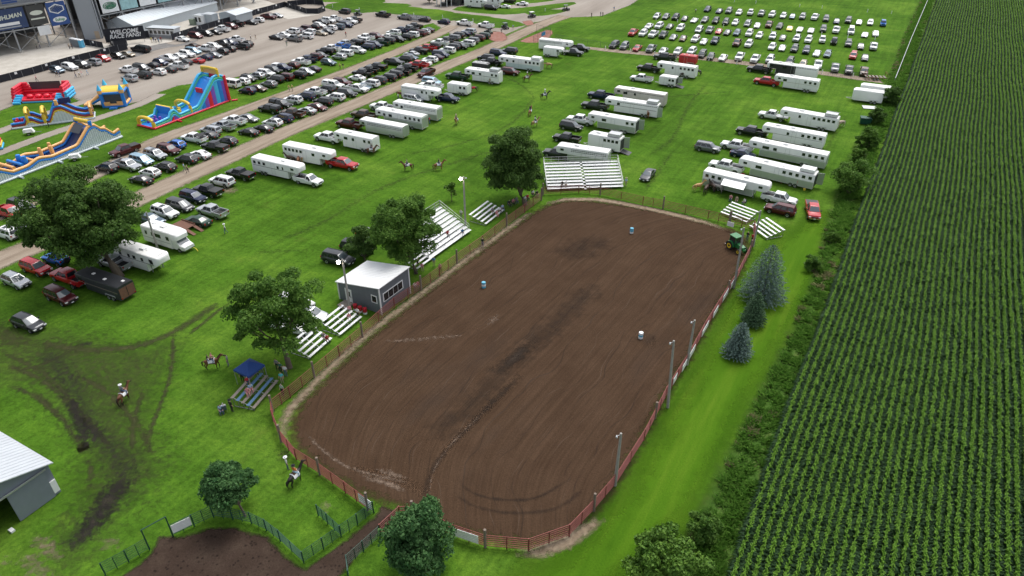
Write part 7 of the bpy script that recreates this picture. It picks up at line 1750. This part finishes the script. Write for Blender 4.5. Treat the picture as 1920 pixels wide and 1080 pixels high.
# red and yellow inflatable cut by the left edge
O = P(-8, 282); r6 = empty('inflatable_arch', O, R(30), 'red and yellow striped inflatable at the left edge', 'inflatable', 'bouncy inflatables on the grass')
for k in range(6): MB().tube([(-3, 0, .3 + .52 * k), (1.2 - .1 * k, 0, .3 + .52 * k), (1.2 - .1 * k, 3, .3 + .52 * k)], .32, 8).build('air_tube', (VL, VY, VR, VY, VR, VY)[k], r6, 60)
MB().box((-1, 1.5, .3), (4, 3, .5)).build('floor', VL, r6)
# generator trailers
for k, (x, y) in enumerate(((57, 252), (143, 300))):
    g_ = empty('generator_trailer', P(x, y), R(20), ('small white generator trailer behind the nearest obstacle course', 'small white generator trailer in front of the nearest obstacle course')[k], 'trailer', 'generator trailers'); q = MB(); q.loft([[(-1.1, -.55, .5), (1.0, -.55, .5), (1.0, .55, .5), (-1.1, .55, .5)], [(-1.0, -.5, 1.2), (.6, -.5, 1.3), (.6, .5, 1.3), (-1.0, .5, 1.2)]]); q.build('housing', TWHITE, g_)
    for s in (-1, 1): wheel(g_, (-.1, s * .72, .34), .34, .22); MB().box((-.1, s * .72, .74), (.9, .28, .06)).build('fender', TWHITE, g_)
    MB().bar((1.0, 0, .45), (2.2, 0, .4), .08).build('drawbar', STEEL, g_)
# ================================================================ PEOPLE AND HORSES
CL = {k: mat('cloth_' + n, c, .85, 0, .12, 6) for k, (n, c) in {'w': ('white', (.72, .73, .74)), 'k': ('black', (.015, .015, .018)), 'r': ('red', (.45, .03, .04)), 'p': ('pink', (.62, .25, .28)), 'b': ('blue', (.08, .20, .42)), 'l': ('pale_blue', (.38, .52, .66)), 'j': ('denim', (.07, .11, .20)), 'g': ('grey', (.22, .22, .24)), 'e': ('green', (.05, .16, .11)), 't': ('turquoise', (.08, .50, .58)), 'y': ('yellow', (.68, .58, .18)), 'o': ('orange', (.60, .17, .05)), 'a': ('khaki', (.36, .30, .21)), 's': ('sage', (.35, .46, .38)), 'm': ('maroon', (.16, .03, .04))}.items()}
CLN = {'w': 'white', 'k': 'black', 'r': 'red', 'p': 'pink', 'b': 'blue', 'l': 'pale blue', 'j': 'denim', 'g': 'grey', 'e': 'green', 't': 'turquoise', 'y': 'yellow', 'o': 'orange', 'a': 'khaki', 's': 'sage', 'm': 'maroon'}
SKIN = mat('skin', (.50, .30, .21), .6, 0, .08, 8); HAIRS = [mat('hair_brown', (.06, .035, .02), .7, 0, .2, 10), mat('hair_dark', (.015, .012, .010), .7, 0, .2, 10), mat('hair_fair', (.28, .19, .09), .7, 0, .2, 10), mat('hair_grey', (.35, .34, .33), .7, 0, .2, 10)]
SHOE = mat('shoe', (.05, .045, .04), .7, 0, .2, 10)
_hat = MB().lathe([(.02, .13), (.085, .13), (.10, .0), (.20, .0), (.21, .02), (.205, .035), (.105, .02), (.095, .12), (.03, .12)], 14).mesh('hat', [None], 60)
_pn = [0]
def person(x, y, pose, shirt, trousers, face, label, hat=None, z=0.0, pos=None, group=None, scale=1.0):
    p = pos if pos is not None else P(x, y, z)
    o = link('person', PERSON[pose], None, p, (0, 0, R(face))); o.scale = (scale,) * 3; _pn[0] += 1
    for i, m_ in enumerate((SKIN, CL[shirt], CL[trousers], HAIRS[_pn[0] * 7 % 4], SHOE)): o.material_slots[i].link = 'OBJECT'; o.material_slots[i].material = m_
    tag(o, label, 'person', group)
    if hat:
        zc = 1.72 if pose in ('stand', 'walk') else .79
        h = link('hat', _hat, o, (.06 if zc < 1 else .01, 0, zc)); h.material_slots[0].link = 'OBJECT'; h.material_slots[0].material = CL[hat]
    return o
COAT = {k: (n, mat('coat_' + k, c, .55, 0, .15, 3), mat('points_' + k, c2, .6, 0, .15, 3)) for k, (n, c, c2) in {'bay': ('bay', (.14, .055, .025), (.03, .02, .015)), 'sorrel': ('sorrel', (.24, .095, .04), (.20, .09, .05)), 'black': ('black', (.018, .014, .013), (.012, .01, .01)), 'brown': ('dark brown', (.055, .03, .02), (.02, .014, .011)), 'palomino': ('golden', (.46, .27, .10), (.50, .36, .2)), 'grey': ('grey', (.30, .28, .26), (.14, .13, .12)), 'paint': ('brown and white', (.45, .36, .29), (.5, .46, .4)), 'buckskin': ('buckskin', (.36, .22, .10), (.04, .03, .02))}.items()}
LEATHER = mat('saddle_leather', (.10, .045, .022), .6, 0, .2, 6)
_saddle = MB(); _saddle.loft([[(x, -.30, 1.30), (x, -.22, 1.50 + h), (x, 0, 1.56 + h), (x, .22, 1.50 + h), (x, .30, 1.30)] for x, h in ((-.22, .06), (-.05, -.02), (.15, -.02), (.30, .08))], 0, True, False); _saddle = _saddle.mesh('saddle', [LEATHER], 60)
_pad = MB(); _pad.loft([[(x, -.36, 1.08), (x, -.27, 1.43), (x, 0, 1.52), (x, .27, 1.43), (x, .36, 1.08)] for x in (-.36, 0, .38)], 0, False, False); _pad = _pad.mesh('saddle_pad', [None], 60)
_tail = MB().tube([(-.97, 0, 1.27), (-1.10, 0, 1.15), (-1.14, .02, .80), (-1.08, .02, .45)], [.05, .085, .08, .02], 7).mesh('tail', [None], 60)
def _mane(g): return MB().loft([[(x, -.02, z_), (x - .05, 0, z_ + .11), (x, .02, z_)] for x, z_ in (((.66, 1.47), (.86, 1.64), (1.04, 1.86), (1.20, 2.00)) if not g else ((.66, 1.47), (.95, 1.42), (1.2, 1.35), (1.38, 1.24)))]).mesh('mane', [None], 60)
_manes = {False: _mane(False), True: _mane(True)}
def horse(x, y, coat, face, label, saddle=False, graze=False, pad='w', scale=1.0, group='horses'):
    o = link('horse', HORSE[graze], None, P(x, y), (0, 0, R(face))); o.scale = (scale,) * 3
    n, m0, m1 = COAT[coat]
    for i, m_ in enumerate((m0, m1)): o.material_slots[i].link = 'OBJECT'; o.material_slots[i].material = m_
    for nm_, me in (('tail', _tail), ('mane', _manes[graze])):
        c = link(nm_, me, o); c.material_slots[0].link = 'OBJECT'; c.material_slots[0].material = m1
    if saddle:
        link('saddle', _saddle, o); c = link('saddle_pad', _pad, o); c.material_slots[0].link = 'OBJECT'; c.material_slots[0].material = CL[pad]
    tag(o, label, 'horse', group)
    return o
def ridden(x, y, coat, face, where, shirt, trousers='j', hat=None, pad='w', double=False):
    horse(x, y, coat, face, '%s horse ridden %s' % (COAT[coat][0], where), True, False, pad, group='ridden horses')
    b = P(x, y); f = R(face)
    person(0, 0, 'ride', shirt, trousers, face, 'rider in %s top %s' % (CLN[shirt], where), hat, pos=b + Vector((math.cos(f) * .02, math.sin(f) * .02, 1.60)), group='riders')
    if double: person(0, 0, 'ride', double, 'j', face, 'second rider in %s top behind on the same horse' % CLN[double], None, pos=b + Vector((-math.cos(f) * .42, -math.sin(f) * .42, 1.54)), group='riders', scale=.8)
ridden(988, 153, 'bay', 5, 'alone near the top of the trailer field', 'm', hat='w')
ridden(1021, 186, 'black', 10, 'below the topmost rider in the trailer field', 'l', hat='w')
ridden(994, 217, 'sorrel', 75, 'away from the camera above the dark tree', 'k')
ridden(1003, 238, 'buckskin', 40, 'just above the dark tree crown', 'w', hat='k')
ridden(856, 234, 'buckskin', 260, 'towards the camera beside the silver stock trailer', 'a', hat='a')
ridden(697, 290, 'bay', 5, 'beside the rear of a white trailer', 'k')
ridden(765, 320, 'bay', 190, 'on the grass, left of a pair of riders', 'g')
ridden(823, 319, 'sorrel', 20, 'on the grass, right of a pair of riders', 'k')
ridden(236, 753, 'bay', 80, 'away from the camera by the muddy tracks', 'g', hat='w')
ridden(401, 691, 'bay', 12, 'beside the blue canopy', 'p', double='k')
ridden(556, 906, 'black', 62, 'at the near-left corner of the arena fence', 'o', 'l', 'k')
HT = 'horses tied at the trailers'
for x, y, c, f, lab, g in [(1308, 358, 'palomino', 20, 'golden horse at the rear of the awning trailer', False), (1323, 362, 'brown', 60, 'dark brown horse beside the golden horse', True), (1334, 358, 'brown', 110, 'dark horse tied to the awning trailer', False), (1344, 360, 'grey', 140, 'grey horse tied to the awning trailer', False),
        (1472, 346, 'sorrel', -35, 'sorrel horse beside the long trailer with open rear door', False), (1519, 171, 'bay', 150, 'bay horse beside the three-window trailer', False), (1575, 238, 'paint', 200, 'brown and white horse behind the roof-rack trailer', True), (1282, 146, 'brown', 8, 'dark horse beside the black and gold rig trailer', False),
        (1279, 117, 'sorrel', 10, 'sorrel horse in front of the red trailer', False), (1309, 141, 'black', 120, 'black horse behind the white four-window trailer', False), (545, 305, 'brown', 160, 'dark brown horse beside the five-window trailer', False), (561, 308, 'sorrel', 100, 'sorrel horse beside the five-window trailer', True), (569, 304, 'palomino', 100, 'golden horse beside the five-window trailer', False),
        (1029, 128, 'buckskin', 160, 'buckskin horse behind the trailer with blue side panel', True), (751, 183, 'bay', -30, 'bay horse at the rear of the white gooseneck', False), (1215, 221, 'sorrel', 250, 'sorrel horse by the wheels of the roof-rack trailer', False), (888, 173, 'brown', 190, 'horse under a red blanket behind the short white trailer', True)]:
    horse(x, y, c, f, lab, lab.startswith('horse under'), g, 'r', group=HT)
# people on foot
for x, y, po, s, t, f, lab, hat in [
    (424, 438, 'walk', 'w', 'j', 200, 'person in white shirt and jeans walking on the grass', 'w'), (347, 321, 'walk', 'l', 'g', 30, 'left walker of the couple beside the dirt lane', None), (353, 324, 'walk', 'a', 'k', 30, 'right walker of the couple beside the dirt lane', None),
    (543, 171, 'walk', 'y', 'a', 240, 'left of two walkers in yellow on the upper lane', None), (549, 171, 'walk', 'y', 'a', 240, 'right of two walkers in yellow on the upper lane', None), (638, 130, 'walk', 'y', 'k', 60, 'person in pale yellow walking by the upper lane', None), (644, 130, 'walk', 'k', 'a', 60, 'person in black walking beside one in yellow', None),
    (513, 137, 'stand', 'e', 'k', 250, 'person in green among the cars beside the gravel', None), (70, 153, 'walk', 'p', 'k', 200, 'person in pink walking on the gravel above the red inflatable', None), (107, 143, 'walk', 'l', 'k', 30, 'left of two people by the first fence car', None), (112, 144, 'stand', 'b', 'j', 30, 'right of two people by the first fence car', None),
    (143, 146, 'walk', 'k', 'j', 20, 'person in black leading a group across the gravel', None), (150, 145, 'walk', 'w', 'a', 20, 'second walker of the group crossing the gravel', None), (155, 144, 'walk', 'p', 'w', 20, 'third walker of the group crossing the gravel', None), (165, 141, 'walk', 'l', 'l', 20, 'last walker of the group, all in pale blue', None),
    (471, 75, 'walk', 'w', 'k', 200, 'person in white crossing the middle of the gravel lot', None), (480, 74, 'walk', 'k', 'a', 200, 'person in black crossing the middle of the gravel lot', None), (538, 86, 'stand', 'g', 'e', 90, 'person standing below the far gravel block', None), (649, 69, 'walk', 'r', 'k', 240, 'lone walker on the gravel near the car rows', None), (895, 76, 'stand', 'w', 'w', 200, 'person in white at the end of the car rows', None),
    (940, 62, 'walk', 'w', 'k', 240, 'left walker near the black cart', None), (962, 56, 'walk', 'l', 'a', 240, 'walker in pale blue near the black cart', None), (1109, 33, 'stand', 'k', 'k', 30, 'lone dark figure at the edge of the road', None), (1126, 31, 'stand', 'g', 'g', 30, 'left of a pair at the edge of the road', None), (1130, 31, 'stand', 'k', 'k', 30, 'right of a pair at the edge of the road', None), (1151, 21, 'walk', 'b', 'j', 30, 'person in blue at the road edge near the top', None), (1304, 25, 'stand', 'w', 'k', 240, 'person in white standing in the field car park', None),
    (285, 80, 'stand', 'y', 'a', 100, 'person in yellow queueing at the ticket booth', None), (289, 79, 'stand', 'k', 'j', 100, 'person in black queueing at the ticket booth', None), (293, 80, 'stand', 'w', 'k', 100, 'person in white queueing at the ticket booth', None), (297, 79, 'stand', 'g', 'k', 80, 'person in grey queueing at the ticket booth', None), (299, 82, 'walk', 'l', 'j', 80, 'person in pale blue nearest the ticket queue', None), (303, 79, 'stand', 'r', 'k', 100, 'person in red queueing at the ticket booth', None),
    (131, 92, 'stand', 'a', 'k', 0, 'person in khaki by the portable toilets', None), (136, 91, 'stand', 'k', 'k', 0, 'person in black by the portable toilets', None), (76, 90, 'stand', 'w', 'j', 200, 'person in white under the left grandstand', None), (70, 92, 'stand', 'e', 'k', 200, 'person in green under the left grandstand', None), (92, 238, 'stand', 'k', 'k', 200, 'attendant in black beside the inflatable courses', None),
    (540, 880, 'stand', 'w', 'j', 30, 'person in white shirt and white hat leaning at the arena corner', 'w'), (429, 686, 'stand', 'g', 'g', 190, 'person in grey leading the horse with two riders', None), (905, 464, 'stand', 'k', 'g', 280, 'person in black standing at the left arena fence', None), (779, 548, 'stand', 'w', 'g', 280, 'person in white at the fence beside the booth', None), (784, 546, 'stand', 'p', 'g', 280, 'person in pink at the fence beside the booth', None), (826, 512, 'stand', 'a', 'k', 280, 'child at the fence below the tall bleacher', None),
    (814, 500, 'stand', 'b', 'a', 280, 'person in blue under the full green tree', None), (641, 590, 'stand', 'w', 'k', 300, 'person in white behind the barrel-side bleacher', None), (657, 592, 'stand', 'p', 'g', 280, 'person in pink by the booth light pole', None), (672, 597, 'stand', 'w', 'k', 250, 'person in cream top beside the red barrels', None), (531, 741, 'stand', 's', 'k', 250, 'person in sage green top at the fence by the canopy', None), (530, 719, 'stand', 't', 'a', 270, 'person in turquoise beside the canopy bleacher', None), (537, 706, 'stand', 'w', 'j', 260, 'person in white top near the trunk by the canopy', None), (521, 694, 'stand', 'g', 'k', 260, 'person in grey near the trunk by the canopy', None), (528, 700, 'stand', 'e', 'k', 260, 'person in green near the trunk by the canopy', None), (436, 772, 'stand', 'k', 'k', 60, 'person in black standing at the end of the wooden bleacher', 'k'),
    (456, 716, 'stand', 'k', 'k', 280, 'person in black under the blue canopy', None), (463, 714, 'stand', 'p', 'g', 280, 'person in pink under the blue canopy', None), (469, 712, 'stand', 'w', 'g', 280, 'person in white at the left under the blue canopy', None), (484, 706, 'stand', 'w', 'k', 280, 'person in white at the right under the blue canopy', None), (492, 700, 'stand', 'l', 'g', 280, 'person in pale blue under the blue canopy edge', None),
    (1173, 350, 'stand', 'l', 'a', 250, 'person in pale blue at the right end of the big bleacher', 'a'), (1400, 452, 'stand', 'k', 'j', 230, 'left of two people behind the tractor', None), (1409, 456, 'stand', 'r', 'k', 230, 'right of two people behind the tractor', None), (1493, 352, 'stand', 'p', 'k', 150, 'person in pink beside the sorrel horse', None), (806, 233, 'stand', 'r', 'j', 160, 'person in red behind the silver-skirted trailer', None), (919, 158, 'stand', 'a', 'a', 100, 'person in tan beside the hay-pod trailer', None), (1189, 216, 'stand', 'r', 'k', 250, 'person in red at the open side door', None), (577, 307, 'stand', 'm', 'j', 160, 'person in maroon grooming horses at the five-window trailer', None), (747, 188, 'stand', 'w', 'j', -20, 'person in white holding the bay horse', None), (1035, 106, 'stand', 'a', 'j', 60, 'person in tan beside the short white gooseneck', None),
    (865, 410, 'stand', 'w', 'g', 250, 'person in white on top of the tall bleacher stairs', None)]:
    person(x, y, po, s, t, f, lab, hat, group='people on foot')
# seated people
for x, y, z, s, t, f, lab in [
    (1054, 346, .78, 'k', 'k', 270, 'left of two people seated on the big bleacher'), (1061, 346, .78, 'w', 'a', 270, 'right of two people seated on the big bleacher'), (839, 439, 2.2, 'r', 'k', 290, 'person in red seated high on the tall bleacher'), (867, 436, 1.0, 'b', 'j', 290, 'person in blue seated low on the tall bleacher'),
    (464, 735, 1.25, 'p', 'p', 300, 'child in pink seated on the wooden bleacher'), (470, 728, 1.25, 'l', 'p', 300, 'child in pale blue seated on the wooden bleacher'), (464, 715, 1.35, 'r', 'j', 300, 'person in red seated at the back of the wooden bleacher'), (607, 632, 1.3, 'g', 'g', 300, 'person in grey seated on the tree-side bleacher'), (613, 636, 1.1, 'r', 'k', 300, 'person in red seated on the tree-side bleacher'), (654, 595, 1.2, 'p', 'w', 300, 'person in pink seated on the barrel-side bleacher'),
    (923, 396, 1.2, 'g', 'k', 300, 'person in grey seated at the end of the white bleacher'), (931, 401, .9, 'p', 'p', 300, 'person in pink seated low on the white bleacher'), (937, 395, .9, 'w', 'k', 300, 'person in white seated on the white bleacher'), (942, 390, .5, 'l', 'j', 300, 'person in pale blue seated under the dark tree'),
    (955, 382, .5, 'k', 'k', 300, 'person in black seated under the dark tree'), (962, 379, .5, 'p', 'k', 300, 'person in pink seated under the dark tree'), (968, 376, .5, 'g', 'j', 300, 'person in grey seated under the dark tree'), (984, 374, .5, 'w', 'g', 300, 'person in white seated at the fence under the dark tree'), (989, 371, .5, 'r', 'k', 300, 'person in red seated at the fence under the dark tree'), (999, 363, .5, 'w', 'k', 300, 'left person in white seated near the arena corner'), (1007, 364, .5, 'k', 'a', 300, 'person in black seated near the arena corner'),
    (414, 768, .45, 'l', 'j', 300, 'person seated in a camp chair left of the wooden bleacher'), (420, 766, .45, 'w', 'k', 120, 'person in white seated with back to the camera by the wooden bleacher'), (1370, 372, .45, 'p', 'j', 250, 'person in pink seated under the awning'), (1381, 375, .45, 'a', 'a', 250, 'person in khaki seated under the awning'), (1396, 379, .45, 'w', 'j', 200, 'person in plaid white seated under the awning'), (791, 501, .7, 'p', 'a', 290, 'person in pink seated under the full green tree'), (783, 493, .8, 'k', 'k', 290, 'person in black seated under the full green tree')]:
    person(x, y, 'sit', s, t, f, lab, None, z=z, group='seated people')
# folding chairs for those who sit on the grass
CH = mat('chair_cloth', (.06, .08, .10), .8, 0, .2, 4)
def chair(x, y, f, label):
    r = empty('camp_chair', P(x, y, .45) - Vector((0, 0, .45)), R(f), label, 'chair', 'folding camp chairs')
    MB().box((.12, 0, .37), (.5, .52, .05)).build('seat', CH, r); MB().box((-.18, 0, .65), (.06, .52, .55)).build('backrest', CH, r)
    for sx in (-.15, .35):
        for s in (-1, 1): MB().bar((sx, s * .25, 0), (sx, s * .25, .36), .03).build('leg', STEEL, r)
for k, (x, y, f) in enumerate([(942, 390, 300), (955, 382, 300), (962, 379, 300), (968, 376, 300), (984, 374, 300), (989, 371, 300), (999, 363, 300), (1007, 364, 300)]): chair(x, y, f, 'dark camp chair under the dense tree, %s from the left' % ORD[k])
for k, (x, y, f) in enumerate([(414, 768, 300), (420, 766, 120)]): chair(x, y, f, ('left', 'right')[k] + ' camp chair beside the wooden bleacher')
for k, (x, y, f) in enumerate([(1370, 372, 250), (1381, 375, 250), (1396, 379, 200)]): chair(x, y, f, ('left', 'middle', 'right')[k] + ' camp chair under the silver awning')
# ---------------------------------------------------------------- small things
BK = mat('bucket_red', (.45, .03, .04), .5, 0, .1, 4); BY = mat('bucket_yellow', (.75, .60, .05), .5, 0, .1, 4); TE = mat('tub_teal', (.05, .45, .40), .5, 0, .1, 4)
for x, y, m_, lab, s in [(1392, 331, BK, 'red tub under the neck of the long trailer', 1.5), (1508, 357, BY, 'yellow bucket below the long trailer', 1.0), (824, 226, mat('bucket_green', (.05, .3, .2), .5), 'green bucket behind the silver and white stock trailer', 1.0)]:
    b_ = empty('bucket', P(x, y), 0, lab, 'bucket'); MB().lathe([(.17 * s, 0), (.22 * s, .38 * s), (.20 * s, .38 * s), (.15 * s, .05)], 12).build('tub', m_, b_, 40); MB().tube([(-.21 * s, 0, .37 * s), (0, .12, .52 * s), (.21 * s, 0, .37 * s)], .012, 5).build('handle', STEEL, b_)
hs_ = empty('yellow_hose', P(360, 463), R(-40), 'yellow cable running from the motorhome over the grass', 'cable'); MB().tube([(0, 0, .03), (1.0, .1, .03), (2.0, -.1, .03)], .05, 6).build('cable', BY, hs_)
